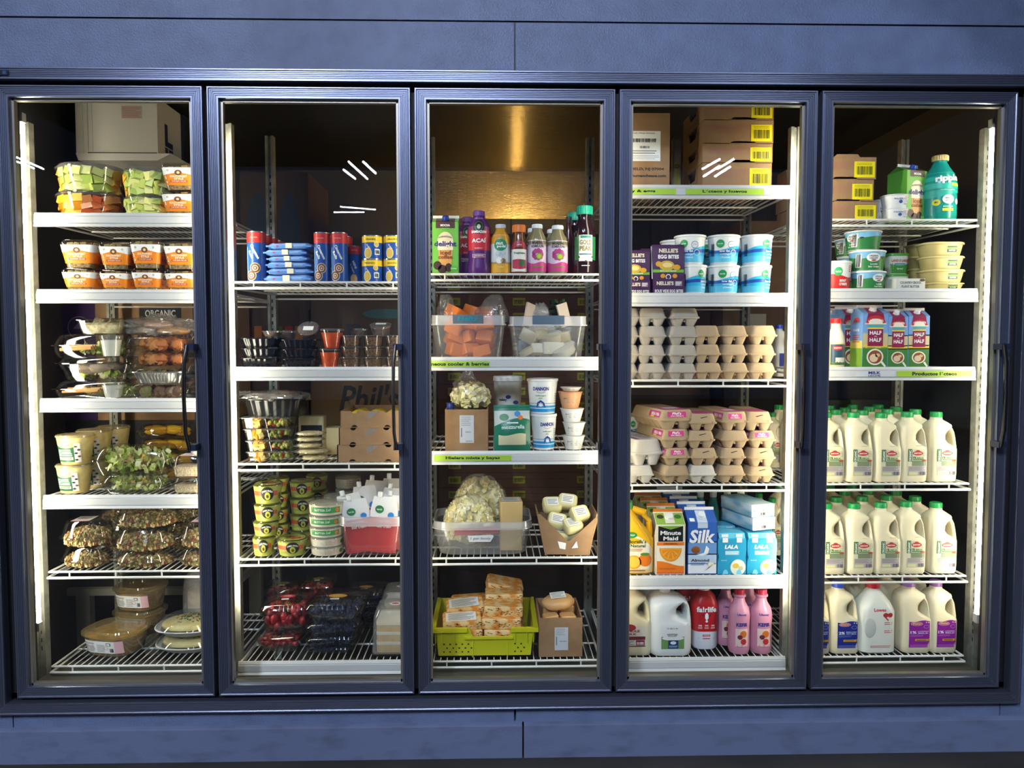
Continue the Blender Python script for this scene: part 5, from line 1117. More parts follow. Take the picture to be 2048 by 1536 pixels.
def ov(off):
    def f(q, W, H):
        A = pi*W/2*.95; q.band(-A, A, H*.62, H*.92, PR('7ab4d8'), 1, 40); q.band(-A, A, H*.04, lambda u: H*(.66 + .05*sin(u*40)), PR('2f7a3c'), 2, 40); c = off; q.ell(c, H*.64, .022, .018, W_, 3, 20); q.text('ORGANIC', c, H*.71, INK, w=.030, h=.007, lay=5, bold=.03); q.text('VALLEY', c, H*.60, INK, w=.028, h=.007, lay=5, bold=.03); q.ell(c, H*.50, .008, .003, PR('a8323a'), 5, 10)
        q.text('Lowfat', c + .002, H*.32, W_, w=.022, h=.007, lay=5); q.text('Sour Cream', c + .002, H*.20, W_, w=.034, h=.007, lay=5); q.bars(-.058, -.042, H*.2, H*.8, INK, 5, 8); q.grid(-.060, -.040, H*.18, H*.82, W_, 4); q.ell(c + .032, H*.62, .007, .004, PR('3a2a20'), 4, 8)
    return f
K_ov = [Kind('sour_cream_tub', 'sour cream tub', (.118, .118, .088), tub(.118, .088, .82, WT, WT, ov(o))) for o in (-.06, -.004, .012)]
def sourc(q, W, H):
    A = pi*W/2*.9; q.band(-A, A, H*.02, lambda u: H*(.50 - .06*sin(u*50)), PR('cf2a24'), 1, 36); q.ell(-.014, H*.64, .015, .016, PR('2fa85c'), 2, 20); q.text('food club', -.014, H*.64, W_, w=.02, h=.008, lay=3, bold=.03); q.text('sour', .004, H*.33, W_, w=.026, h=.009, lay=3, bold=.02); q.text('cream', .005, H*.21, W_, w=.030, h=.009, lay=3, bold=.02); q.lines(.028, .042, H*.62, H*.85, 4, RED, 2)
K_sour = Kind('sour_cream_tub', 'sour cream tub', (.115, .115, .105), tub(.115, .105, .82, WT, WT, sourc))
K_cup3 = [Kind('yogurt_cup', 'cup', (.092, .092, .052), tub(.092, .052, .68, M(c, .4), M(l, .35), lambda q, W, H: (q.lines(-.03, .03, H*.3, H*.7, 4, GR, 1, 3, .3), q.text('good', -.022, H*.6, PR('5a3a2c'), w=.014, h=.006, lay=2)))) for c, l in (('e6e2da', 'd9d6d0'), ('d9a070', 'c98a5c'))]
K_cup5 = Kind('cream_cheese_cup', 'cup', (.098, .098, .056), tub(.098, .056, .80, WT, M('dcdfe4', .3), lambda q, W, H: (q.text('PHILADELPHIA', .002, H*.66, PR('3a5aa8'), w=.05, h=.006, lay=2, bold=.02), q.text('delight', .024, H*.78, PR('d96a84'), w=.02, h=.006, lay=2, bold=.03), q.ell(.0, H*.45, .007, .007, PR('3a5aa8'), 2, 12), q.text('LOWFAT', .022, H*.5, PR('8aa4d0'), w=.024, h=.008, lay=2), q.text('CHEESE', .022, H*.3, PR('8aa4d0'), w=.02, h=.007, lay=2))))
def butter(root):
    W, D, H = .155, .12, .058; g = M('c9b878', .35); pr = [(0, W*.80, D*.80, .035), (H*.85, W*.93, D*.93, .04)]
    part(root, 'tub', lambda q: q.loft([(0, W*.77, D*.77, .03), (.004, W*.81, D*.81, .035), (H*.85, W*.93, D*.93, .04)], g, n=7)); part(root, 'lid', lambda q: q.loft([(H*.84, W*.93, D*.93, .04), (H*.85, W, D, .045), (H*.95, W, D, .045), (H, W*.95, D*.94, .04)], M('d3c384', .3), n=7))
    part(root, 'label', lambda q: (setattr(q, 'surf', Surf(pr)), q.grid(-.002, .034, H*.26, H*.70, PR('2a3a20'), 1), q.grid(-.002, .034, H*.46, H*.60, PR('6aa03c'), 2), q.text('BUTTER', .016, H*.38, W_, w=.024, h=.006, lay=3, bold=.03)))
K_butter = Kind('butter_tub', 'butter tub', (.155, .12, .058), butter)
def lol(root):
    W, D, H = .11, .09, .10; pr = [(0, .09, .075, .02), (H*.9, .104, .086, .024)]
    part(root, 'tub', lambda q: q.loft(pr, M('e2e0cc', .4))); part(root, 'lid', lambda q: q.loft([(H*.88, W, D, .025), (H*.95, W, D, .025), (H, W*.95, D*.93, .022)], M('4f9a3c', .35)))
    part(root, 'label', lambda q: (setattr(q, 'surf', Surf(pr)), q.text('LAND O LAKES', 0, H*.64, RED, w=.085, h=.013, lay=3, bold=.03), q.band(-.05, .05, H*.44, H*.52, PR('5a98a8'), 1, 8), q.band(-.05, .05, H*.03, lambda u: H*.42 + 3*u*u, PR('3f8a34'), 1, 10), q.text('Spread', 0, H*.25, W_, w=.03, h=.009, lay=3)))
K_lol = Kind('spread_tub', 'butter tub', (.11, .09, .10), lol)
def pbox(root): part(root, 'box', lambda q: q.box(-.06, .06, -.035, .035, 0, .042, M('d9d9d0', .45))); part(root, 'label', lambda q: (setattr(q, 'surf', Plane((0, -.035, 0), (1, 0, 0), (0, 0, 1))), q.text('COUNTRY CROCK', 0, .027, PR('3a4a4c'), w=.088, h=.009, lay=1, bold=.02), q.text('PLANT BUTTER', 0, .013, PR('3a4a4c'), w=.074, h=.009, lay=1), q.ell(.048, .036, .012, .005, PR('5a4a2c'), 1, 10), q.grid(.05, .059, .002, .006, PR('8aa060'), 1)))
K_pbox = Kind('plant_butter_box', 'box', (.12, .07, .042), pbox)

# --- boxes
def nellies(root):
    P = M('43214a', .4); W, D, H = .115, .12, .18
    def f(q):
        q.prismx([(-D/2, 0), (-D/2, .056), (-D/2 + .012, .056), (-D/2 + .012, .165), (-D/2 + .02, .18), (-D/2 + .05, .18), (D/2, .03), (D/2, 0)], -W/2, W/2, P)
    part(root, 'box', f)
    def g(q):
        q.surf = Plane((0, -D/2 + .012, 0), (1, 0, 0), (0, 0, 1)); q.text("NELLIE'S", 0, .158, PR('e6dcc0'), w=.07, h=.015, lay=2, bold=.04); q.text('EGG BITES', 0, .136, W_, w=.076, h=.014, lay=2, bold=.04); q.grid(-W/2 + .001, W/2 - .001, .080, .090, PR('6fae2c'), 1); q.ell(-.006, .104, .028, .018, PR('c9a53c'), 3, 18); q.ell(-.004, .106, .018, .009, PR('e0cf8a'), 4, 14); q.ell(-.036, .110, .011, .010, PR('cf9a2c'), 2, 12); q.ell(.03, .098, .014, .010, PR('d9a02c'), 4, 12)
        q.text('BROCCOLI & CHEDDAR', 0, .085, W_, w=.06, h=.005, lay=2); q.ell(-.020, .067, .009, .008, PR('d9982c'), 2, 12); q.ell(.024, .067, .009, .008, PR('d9982c'), 2, 12); q.ringd(0, .064, .007, .010, W_, 2, 12)
        q.surf = Plane((0, -D/2, 0), (1, 0, 0), (0, 0, 1)); q.text("NELLIE'S", -.014, .040, PR('e6dcc0'), w=.062, h=.014, lay=2, bold=.04); q.grid(.022, .048, .030, .048, PR('8a7a90'), 1); q.lines(.024, .046, .032, .046, 3, W_, 2); q.text('SOUS VIDE EGG BITES', 0, .012, W_, w=.104, h=.011, lay=2, bold=.03)
    part(root, 'label', g)
    part(root, 'flap', lambda q: q.prismx([(-D/2 + .006, .056), (-D/2 + .03, .175), (-D/2 + .034, .175), (-D/2 + .012, .056)], -W/2 - .003, -W/2 - .001, M('d9d6d6', .5)))
K_nell = Kind('egg_bites_box', 'box', (.115, .12, .18), nellies)
def hbox(W=.235, D=.30, H=.085):
    def b(root):
        def f(q):
            e = .010
            P = [(-W/2, 0), (W/2, 0), (W/2, H)] + [(W*.26, H), (W*.23, H + e*1.1), (-W*.07, H + e*1.1), (-W*.12, H)] + [(-W/2, H)]
            q.prism(P, -D/2, -D/2 + .005, KRAFT); q.box(-W/2, W/2, D/2 - .005, D/2, 0, H, KRAFT)
            for s_ in (-1, 1):
                x0 = min(s_*W/2, s_*(W/2 - .005)); q.prismx([(-D/2 + .005, 0), (D/2 - .005, 0), (D/2 - .005, H), (D*.20, H), (D*.14, H*.55), (-D*.14, H*.55), (-D*.20, H), (-D/2 + .005, H)], x0, x0 + .005, KRAFT)
            q.box(-W/2 + .005, W/2 - .005, -D/2 + .005, D/2 - .005, .0, .006, KRAFTD); q.box(-W/2 + .01, W/2 - .01, -D/2 + .01, D/2 - .01, H*.86, H*.88, KRAFTD)
            for k in range(22): x = -W/2 + W*k/22; q.box(x, x + W/60, -D/2 - .0006, -D/2, H - .003, H - .0005, KRAFTD)
        part(root, 'box', f)
        def g(q):
            q.surf = Plane((0, -D/2, 0), (1, 0, 0), (0, 0, 1)); m = PR('a3665c'); q.text('HANDLING INSTRUCTIONS', -.018, H*.70, m, w=W*.74, h=.010, lay=1, bold=.02); q.lines(-W*.43, W*.12, H*.45, H*.62, 2, m, 1, 2, .3)
            a = W*.18; y = PR('f2de12'); q.grid(a, a + W*.30, .006, H*.80, y, 2); q.bars(a + .008, a + W*.30 - .006, H*.20, H*.58, PR('4a4a14'), 3, 16); q.lines(a + .008, a + W*.30 - .006, H*.62, H*.75, 2, PR('8a8418'), 3, 2, .3)
        part(root, 'label', g)
    return b
K_hbox = Kind('produce_box', 'cardboard box', (.235, .30, .085), hbox())
def egg(color, kind=0):
    m = {'g': M('a79d90', .85, bump=.35, bs=160), 't': M('ad9472', .85, bump=.35, bs=160), 'w': M('c6beb2', .8, bump=.3, bs=160)}[color]
    def b(root):
        W, D, H = .107, .30, .070
        part(root, 'lid', lambda q: q.loft([(.033, W, D, .010), (.036, W*.99, D*.995, .010), (.037, W*.94, D*.98, .014), (.056, W*.86, D*.955, .016), (.066, W*.80, D*.94, .016), (H, W*.74, D*.92, .014)], m, n=4, cap0=False))
        def f(q):
            q.loft([(.029, W*.98, D*.99, .010), (.033, W, D, .010)], m, n=3)
            for i in range(6):
                for s_ in (-1, 1):
                    y = -D*.405 + i*D*.162; q.loft([(0, .026, .030, .010, s_*.0235, y), (.006, .032, .034, .012, s_*.0240, y), (.030, .0475, .047, .013, s_*.0255, y)], m, n=3)
            q.box(-.004, .004, -D*.45, D*.45, .016, .03, m)
        part(root, 'base', f)
        def g(q):
            q.surf = Plane((0, -D*.4825, .047), (1, 0, 0), (0, .12, 1))
            if kind == 1:
                q.surf = Plane((0, -D*.492, .040), (1, 0, 0), (0, .27, .96)); q.grid(-.030, .024, .004, .024, PR('cf3a84'), 1); q.text("Phil's", -.003, .017, W_, w=.026, h=.009, lay=2, bold=.03, slant=.2); q.text('DHA OMEGA 3', -.003, .008, W_, w=.036, h=.0045, lay=2, bold=.02)
                q.surf = Plane((0, 0, H), (1, 0, 0), (0, 1, 0)); q.grid(-W*.34, W*.34, -D*.44, -D*.05, PR('c04480'), 1); q.grid(-W*.2, W*.2, -D*.3, -D*.16, PAPER, 2)
                q.surf = Plane((-W*.465, 0, .040), (0, -1, 0), (.25, 0, .96)); q.grid(.03, .13, .002, .024, PR('c03a7c'), 1); q.text("Phil's", .11, .013, W_, w=.026, h=.012, lay=2, bold=.03); q.text('OMEGA-3', .07, .013, W_, w=.04, h=.012, lay=2, bold=.03); q.grid(.05, .08, .001, .006, PR('e9c12c'), 2)
            elif kind == 2: q.surf = Plane((0, -D*.492, .040), (1, 0, 0), (0, .27, .96)); q.poly([(-.012, .014), (.014, .020), (.018, .018), (-.008, .011)], INK, 1); q.surf = Plane((0, 0, H), (1, 0, 0), (0, 1, 0)); q.grid(-W*.34, W*.34, -D*.44, -D*.05, PR('b44a7c'), 1)
            elif kind == 3: q.surf = Plane((0, 0, H), (1, 0, 0), (0, 1, 0)); q.grid(-W*.34, W*.34, -D*.44, D*.2, PR('d6d2d6'), 1); q.grid(-W*.34, -W*.2, -D*.44, D*.2, PR('6a6a8c'), 2); q.lines(-W*.1, W*.3, -D*.4, D*.1, 6, PR('77708c'), 2)
            else: q.surf = Plane((0, -D*.492, .033), (1, 0, 0), (0, .05, 1)); q.grid(-.006, .006, -.004, .003, m, 1)
            if color == 't': q.surf = Plane((0, -D*.497, .034), (1, 0, 0), (0, 0, 1)); q.ell(.034, .000, .004, .004, PR('7a5c44'), 1, 8)
        if kind: part(root, 'label', g)
    return b
K_eggg = Kind('egg_carton', 'egg carton', (.107, .30, .070), egg('g')); K_eggt = Kind('egg_carton', 'egg carton', (.107, .30, .070), egg('t')); K_eggp = Kind('egg_carton', 'egg carton', (.107, .30, .070), egg('t', 1)); K_eggm = Kind('egg_carton', 'egg carton', (.107, .30, .070), egg('t', 2)); K_eggw = Kind('egg_carton', 'egg carton', (.107, .30, .070), egg('w', 3))
LB = M('2a9cc4', .3); LBL = M('5cc0de', .3)
def lala(root):
    W, D, H = .105, .10, .145
    part(root, 'bottles', lambda q: [q.lathe([(.024, 0), (.025, .03), (.021, .05), (.025, .07), (.025, .09), (.020, .105), (.013, .118)], LB, 16, cx=x, cy=y) for x in (-.026, .026) for y in (-.024, .026)])
    def c(q):
        for x in (-.026, .026):
            for y in (-.024, .026): q.lathe([(.0135, .114), (.0135, .134), (.011, .136), (0, .136)], W_, 16, cx=x, cy=y)
    part(root, 'cap', c)
    def f(q):
        P = [(-W/2, 0), (W/2, 0), (W/2, H*.28), (W*.455, H*.40), (W/2, H*.55), (W/2, H*.80), (W*.46, H*.86), (-W*.46, H*.86), (-W/2, H*.80), (-W/2, H*.55), (-W*.455, H*.40), (-W/2, H*.28)]
        q.prism(P, -D/2, -D/2 + .003, LB); q.prismx([(-D/2, H*.85), (-D/2 + .01, H*.97), (D/2 - .01, H*.97), (D/2, H*.85), (D/2, H*.83), (-D/2, H*.83)], -W*.46, W*.46, LBL)
        for x in (-.026, .026): q.box(x - .012, x + .012, -D/2 + .003, -D/2 + .0055, H*.82, H*.95, W_)
        for s_ in (-1, 1): q.box(s_*W*.49 - .001, s_*W*.49 + .001, -D/2 + .003, D/2, 0, H*.84, LB)
    part(root, 'sleeve', f)
    def g(q):
        q.surf = Plane((0, -D/2, 0), (1, 0, 0), (0, 0, 1))
        for x in (-.026, .026): q.grid(x - .010, x + .010, H*.76, H*.875, W_, 2)
        q.text('LALA', -.002, H*.655, W_, w=.05, h=.014, lay=2, bold=.06, slant=.2); q.grid(-.026, .026, H*.46, H*.56, PR('8ad0e6'), 1); q.lines(-.024, .024, H*.47, H*.55, 2, W_, 2); q.ell(.022, H*.16, .028, .028, PR('e6ecd9'), 2, 22); q.ell(.014, H*.20, .012, .009, PR('e3c24a'), 3, 12); q.ell(.032, H*.14, .009, .008, PR('c9c9a0'), 3, 10); q.text('100% CALCIUM', -.030, H*.33, PR('c9ecf4'), w=.02, h=.004, lay=2)
        q.ell(-.024, .0, .010, .016, PR('7ad0ea'), 3, 14, 0, pi); q.ell(.026, .0, .010, .016, PR('7ad0ea'), 3, 14, 0, pi)
    part(root, 'label', g)
K_lala = Kind('yogurt_drink_pack', 'drink pack', (.105, .10, .145), lala)
def lalalie(root):
    W, D, H = .105, .145, .10                       # a pack lying down, bottoms to the front
    part(root, 'sleeve', lambda q: q.loft([(0, W*.9, D, .008), (.008, W, D, .01), (H*.45, W*.96, D, .01), (H*.92, W, D, .01), (H, W*.9, D, .008)], M('cfe0e2', .35, h2='2a9cc4', ns=9)))
    def f(q):
        q.surf = Plane((0, -D/2, 0), (1, 0, 0), (0, 0, 1)); q.grid(-W*.47, W*.47, .004, H*.96, PR('e9e6de'), 1); g = GR
        for x, z in ((-.03, .078), (.03, .078), (-.03, .022), (.03, .022)): q.ringd(x, z, .006, .0078, g, 2, 3)
        for x, z in ((-.038, .05), (0, .052), (.038, .05)): q.ell(x, z, .003, .003, INK, 2, 6)
        q.bars(-.012, .014, .014, .036, INK, 2, 10)
    part(root, 'label', f)
K_lalalie = Kind('yogurt_drink_pack', 'drink pack', (.105, .145, .10), lalalie)
def tealb(root): bottle([(.01, .03), (.12, .031), (.15, .02), (.165, .015)], M('2a9aa4', .3), (.163, .18, .017, W_), lambda q: q.ell(0, .07, .018, .022, PR('d9dcc0'), 1, 14))(root)
K_teal = Kind('teal_drink_bottle', 'bottle', (.063, .063, .18), tealb)
# shipping boxes
def cbox(W, D, H, decal=None, m=None, top=True):
    m = m or KRAFT
    def b(root):
        def f(q):
            t = .004
            if top: q.box(-W/2, W/2, -D/2, D/2, 0, H, m)
            else:
                q.box(-W/2, W/2, -D/2, -D/2 + t, 0, H, m); q.box(-W/2, W/2, D/2 - t, D/2, 0, H, m); q.box(-W/2, -W/2 + t, -D/2 + t, D/2 - t, 0, H, m); q.box(W/2 - t, W/2, -D/2 + t, D/2 - t, 0, H, m); q.box(-W/2 + t, W/2 - t, -D/2 + t, D/2 - t, 0, t, m)
        part(root, 'box', f)
        if decal: part(root, 'label', lambda q: (setattr(q, 'surf', Plane((0, -D/2, 0), (1, 0, 0), (0, 0, 1))), decal(q, W, H)))
    return b
def schum(q, W, H):
    q.grid(-W*.32, W*.32, H*.36, H*.76, PAPER, 1); q.text('Cello Whisps Parmesan', 0, H*.73, INK, w=W*.42, h=.006, lay=2); q.bars(-W*.24, W*.24, H*.61, H*.66, INK, 2, 22); q.bars(-W*.08, W*.12, H*.53, H*.56, INK, 2, 12); q.lines(-W*.25, W*.25, H*.45, H*.51, 2, GR, 2); q.lines(-W*.28, W*.30, H*.38, H*.44, 3, GR, 2, 4, .25)
    q.text('FAIRFIELD, NJ 07004', -W*.02, H*.25, PR('2a2420'), w=W*.82, h=.013, lay=1, bold=.03); q.text('www.schumancheese.com', -W*.04, H*.165, PR('2a2420'), w=W*.94, h=.012, lay=1, bold=.03)
K_schum = Kind('cheese_shipping_box', 'cardboard box', (.17, .25, .29), cbox(.17, .25, .29, schum))
def shiplabel(q, W, H): q.grid(-W*.16, W*.17, H*.20, H*.86, M('c9ccd0', .5), 1); q.lines(-W*.13, W*.10, H*.60, H*.84, 5, GR, 2, 4, .25); q.bars(-W*.13, -W*.10, H*.34, H*.56, INK, 2, 3); q.lines(-W*.03, W*.10, H*.44, H*.48, 1, GR, 2); q.lines(-W*.02, W*.14, H*.22, H*.26, 1, GR, 2)
K_kbox = Kind('open_cardboard_box', 'cardboard box', (.145, .20, .15), cbox(.145, .20, .15, shiplabel, top=False))
# ------------------------------------------------------------------ stocking the shelves
def S(d, s_): return SH[(d, s_)]
LV = {1: ['only'], 2: ['bottom', 'top'], 3: ['bottom', 'middle', 'top'], 4: ['bottom', 'second lowest', 'second highest', 'top'], 5: ['bottom', 'second lowest', 'middle', 'second highest', 'top']}
def labs(n, what, where): return ['%s %s %s' % (what, '(%s one)' % l if n > 1 else '', where) if False else '%s, %s %s' % (what, l, where) for l in LV[n]]
F1, F2, F3, F4, F5 = ['%s door' % o for o in ordn]
# ---- first door
Z = S(1, 1)
put(K_bowl2, 82, 215, 378, Z, .19, 'clear bowl of mango and watermelon chunks, lower left on the top shelf', 'fruit bowls'); z = at(150, 379, .19).z
put(K_bowl1, 80, 217, 322, z, .19, 'clear bowl of green and yellow melon chunks above the mango bowl', 'fruit bowls')
put(K_bowl4, 228, 330, 388, Z, .20, 'clear bowl of green melon slices, lower one beside the salad tubs', 'fruit bowls'); z = at(280, 389, .20).z
put(K_bowl3, 226, 330, 331, z, .20, 'clear bowl of mixed melon, upper one beside the salad tubs', 'fruit bowls')
g = 'orange-banded salad tubs'; dsc = 'orange-banded clear salad tub'
stack(K_salad, (317, 392), [379, 325], Z, .185, labs(2, dsc, 'of the pair beside the melon bowls'), g, .3)
Z = S(1, 2); cw = ('leftmost', 'second', 'third', 'rightmost')
for i, (a, b, y0, y1) in enumerate(((113, 187, 536, 479), (191, 256, 539, 483), (254, 317, 537, 478), (321, 392, 539, 482))):
    o = stack(K_salad, [(a + 3, b), (a, b)], [y0, y1], Z, .185, labs(2, dsc, 'of the %s front pair, second shelf' % cw[i]), g, 1.5, seed=i)
    for j, p in enumerate(o): back(p, .135, 'orange-banded salad tub, %s one, behind the %s front pair' % (LV[2][j], cw[i]), g, dx=.012)
Z = S(1, 3); gc = 'food clamshells on the third shelf'
o1 = put(K_wrap, 90, 262, 761, Z, .19, 'clear salad clamshell with tortilla chips, lowest of the left stack', gc); za = at(170, 764, .19).z
o2 = put(K_beef, 98, 262, 713, za, .19, 'clear salad clamshell with grey sliced beef, middle of the left stack', gc, ds=.8); zb = at(170, 716, .19).z
o3 = put(K_wrap, 90, 240, 668, zb, .19, 'clear salad clamshell with tortilla chips, highest of the left stack', gc, ds=.8)
put(K_cup, 190, 236, 690, Z + .004, .165 + .01, 'white dressing cup in front of the lowest clamshell of the left stack', 'dressing cups', H=.055)
put(K_cup, 189, 234, 670, at(210, 713, .18).z, .172, 'white dressing cup in front of the highest clamshell of the left stack', 'dressing cups')
put(K_onion, 146, 244, 636, at(200, 668, .22).z, .22, 'clear rectangular tub of white sliced onion on top of the left stack', gc, ds=.9)
zs = [Z] + [at(310, y, .20).z for y in (767, 732, 703, 673)]
for i, (k, a, b, y, lb) in enumerate(((K_meat, 257, 366, 767, 'clear clamshell of brown meat under the foil tray'), (K_alu, 254, 366, 732, 'shiny foil tray with a clear lid between two clamshells'), (K_fried, 242, 368, 703, 'clear clamshell of fried chicken resting on the foil tray'), (K_fried, 245, 368, 673, 'clear clamshell of fried chicken under the bread bag'))):
    put(k, a, b, y, zs[i], .20, lb, gc if k is not K_alu else None, H=zs[i+1] - zs[i] - .0005)
put(K_bagroll, 232, 366, 630, zs[4], .22, 'crumpled clear bag of bread rolls on top of the chicken clamshells')
stack(K_dome, (364, 414), [757, 715, 668], Z, .22, labs(3, 'black sushi box with a clear dome', 'of the stack beside the fried chicken'), 'sushi boxes', ds=.9)
Z = S(1, 4); gs = 'soup tubs with green labels'
a = stack(K_soup, [(95, 165), (94, 168)], [932, 872], Z, .19, labs(2, 'cream soup tub with a green label', 'of the front stack'), gs)
b = stack(K_soup, [(138, 206), (137, 206)], [921, 862], Z, .30, labs(2, 'cream soup tub with a green label', 'of the stack behind the front one'), gs)
stack(K_soup, [(178, 242), (177, 243)], [911, 855], Z, .42, labs(2, 'cream soup tub with a green label', 'of the rearmost soup stack'), gs)
put(K_green, 190, 330, 951, Z, .19, 'clear clamshell of green leaf salad, lower of two by the soup tubs', 'salad clamshells'); z = at(270, 953, .19).z
put(K_green, 172, 334, 897, z, .18, 'clear clamshell of green leaf salad, upper of two by the soup tubs', 'salad clamshells', ds=.8, rz=.06)
pile(K_mango, (262, 372), 848, 4, Z, .42, labs(4, 'clear clamshell of mango slices', 'of the stack behind the leaf salads'), 'mango clamshells')
stack(K_sgrain, [(340, 402), (338, 404)], [957, 913], Z, .19, labs(2, 'small clear box of white grain salad with a pink sticker', 'by the leaf salads'), 'small grain salad boxes')
put(K_cup, 373, 402, 889, at(390, 914, .2).z, .21, 'small clear cup on top of the small grain salad boxes')
Z = S(1, 5); gg = 'oval clamshells of grain salad'; w1 = 'oval clamshell of brown grain salad'; w2 = w1 + ' with a pink sticker'
stack([K_grain2, K_grain], [(105, 205), (103, 208)], [1098, 1046], Z, .19, [w1 + ', bottom of the left pile', w2 + ', top of the left pile'], gg, 2)
o = stack([K_grain2, K_grain2, K_grain], [(208, 334), (207, 334), (212, 340)], [1107, 1060, 1014], Z, .18, [w1 + ', bottom of the centre pile', w1 + ', middle of the centre pile', w2 + ', top of the centre pile'], gg, 3)
stack([K_grain2, K_grain], [(340, 452), (342, 456)], [1100, 1048], Z, .19, [w1 + ', bottom of the right pile', w2 + ', top of the right pile'], gg, 2)
pile([K_grain2]*3, (186, 270), 1016, 3, Z, .43, labs(3, w1, 'of the pile behind the left and centre piles'), gg, 2)
pile([K_grain2]*3, (318, 402), 1018, 3, Z, .43, labs(3, w1, 'of the pile behind the right pile'), gg, 2)
Z = S(1, 6)
put(K_oval, 143, 269, 1241, Z, .22, 'clear tub of yellow curry standing alone at the front', 'curry tubs', rz=-.2, H=.092)
o = put(K_oval, 211, 312, 1240, Z, .42, 'clear tub of yellow curry, lower of two at the back', 'curry tubs', rz=-.25, H=.095)
c = back(o, 0, 'clear tub of yellow curry, upper of two at the back', 'curry tubs', dz=.0965, dx=.004, rz=.1)
o = put(K_plat, 293, 425, 1278, Z, .24, 'white ribbed dip platter under a clear lid, lower one', 'dip platters', H=.062); back(o, -.005, 'white ribbed dip platter under a clear lid, upper one with green herbs', 'dip platters', dz=.063)
put(K_cake, 341, 455, 1155, Z + .001, .50, 'pale round cake under a hazy dome, behind the dip platters')

# ---- second door
Z = S(2, 1); gc = 'tall red-topped roll cans'
o = put(K_cinn, 488, 526, 462, Z, .19, 'red-topped roll can at the left end of the can shelf, frontmost', gc)
for i in range(4): back(o, .075*(i+1), 'red-topped roll can, %s behind the frontmost left one' % ordn[i], gc)
ys = [549, 536, 523, 511, 498, 485]
stack(K_pillow, [(526, 625), (532, 622), (530, 618), (535, 616), (527, 612), (533, 622)], ys, Z, .20, ['light blue plastic bag, %s of the six in the pile' % l for l in ('lowest', 'second from the bottom', 'third from the bottom', 'fourth from the bottom', 'fifth from the bottom', 'highest')], 'blue bags in a pile', 2.5, ds=1.0)
for a, b, lb in ((624, 657, 'red-topped roll can right beside the blue bags'), (658, 692, 'red-topped roll can between its twin and the short can')): o = put(K_cinn, a, b, 464, Z, .19, lb, gc); back(o, .09, lb.replace('red-topped roll can', 'red-topped roll can one row back,'), gc)
put(K_mini, 692, 720, 491, Z, .27, 'shorter red-topped roll can set back between tall and yellow cans', gc, rz=.2)
for a, b, w_ in ((720, 763, 'left'), (764, 806, 'right')): stack(K_bisc, (a, b), [518, 470], Z, .19, ['short blue can with a yellow top, %s of the %s pair' % (l, w_) for l in LV[2]], 'yellow-topped biscuit cans')
Z = S(2, 2)
stack(K_black, [(473, 555), (474, 556), (472, 556)], [714, 695, 674], Z, .19, labs(3, 'ribbed black meal tray', 'of the left stack'), 'black meal trays', 1)
stack(K_black, [(560, 633), (558, 634), (556, 633)], [716, 697, 677], Z, .19, labs(3, 'ribbed black meal tray', 'of the right stack'), 'black meal trays', 1)
z = at(540, 674, .2).z
put(K_lid, 519, 561, 676, z + .001, .20, 'round brown sauce cup lying on the left black trays', 'round sauce cups', H=.022, rz=.3)
o = put(K_lid, 592, 635, 660, at(600, 677, .2).z + .020, .21, 'round brown sauce cup tilted up on the right black trays', 'round sauce cups', H=.024, rx=.75)
put(K_lid, 553, 590, 676, at(570, 677, .2).z + .001, .27, 'round brown sauce cup between the two on the black trays', 'round sauce cups', H=.03)
stack(K_orange, [(633, 677), (635, 684)], [697, 657], Z, .19, labs(2, 'clear cup of bright orange carrots', 'of two beside the black trays'), 'orange carrot cups')
for i, (a, b) in enumerate(((676, 720), (722, 765), (766, 808))): stack(K_brown, (a, b), [714, 693, 670], Z, .20, labs(3, 'clear cup of brown salsa', 'of the %s stack' % ('left', 'middle', 'right')[i]), 'brown salsa cups')
put(K_lid, 737, 781, 646, at(740, 671, .2).z, .23, 'round brown sauce cup lying on the brown salsa stacks', 'round sauce cups', rx=.25)
put(K_lid, 704, 734, 656, at(720, 671, .2).z, .26, 'clear sauce cup on the left and middle salsa stacks', 'round sauce cups')
Z = S(2, 3); gv = 'cheese and vegetable snack trays'
stack([K_veg[i % 2] for i in range(4)], [(490, 583), (488, 583), (484, 580), (478, 578)], [904, 881, 858, 835], Z, .19, labs(4, 'snack tray of cheese cubes and vegetables', 'of the stack'), gv)
put(K_wraptray, 480, 603, 784, at(530, 835, .2).z, .21, 'black ribbed tray wrapped in crinkled film on the snack trays')
stack(K_slab, [(597, 652), (589, 652), (588, 640), (585, 643), (586, 645)], [912, 899, 887, 875, 864], Z, .19, labs(5, 'wrapped cream-coloured cheese slab', 'of the pile'), 'cream cheese slabs', 5, ds=.8)
o = put(K_hooks, 596, 647, 833, Z, .36, 'tall cheese block with a black label behind the slabs', H=at(620, 833, .36).z - Z); 
for i, (dx, lb) in enumerate(((.07, 'plain pale cheese block right of the black-labelled one'), (.13, 'plain pale cheese block next to the cardboard trays'))):
    q = MB(); q.loft([(0, .075, .09, .01), (.10 - i*.03, .075, .09, .01)], CREAM); t = q.build('cheese_block'); t.location = (o.location.x + dx, .43, Z); tag(t, lb, 'cheese')
stack(K_ktray, [(675, 808), (677, 800), (680, 802)], [890, 856, 822], Z, .19, labs(3, 'notched cardboard tray of yellow fruit', 'of the stack'), 'notched cardboard trays', .3, ds=.9)
Z = S(2, 4); gg = 'green guacamole tubs'
stack(K_guac, [(496, 545), (496, 552), (497, 556), (495, 558)], [1075, 1045, 1010, 969], Z, .19, labs(4, 'green guacamole tub', 'of the left front stack'), gg)
pile(K_guac, (570, 624), 963, 4, Z, .31, labs(4, 'green guacamole tub', 'of the stack behind the single tub'), gg)
put(K_guac, 543, 609, 1066, Z, .18, 'single green guacamole tub at the front between two stacks', gg, H=.062)
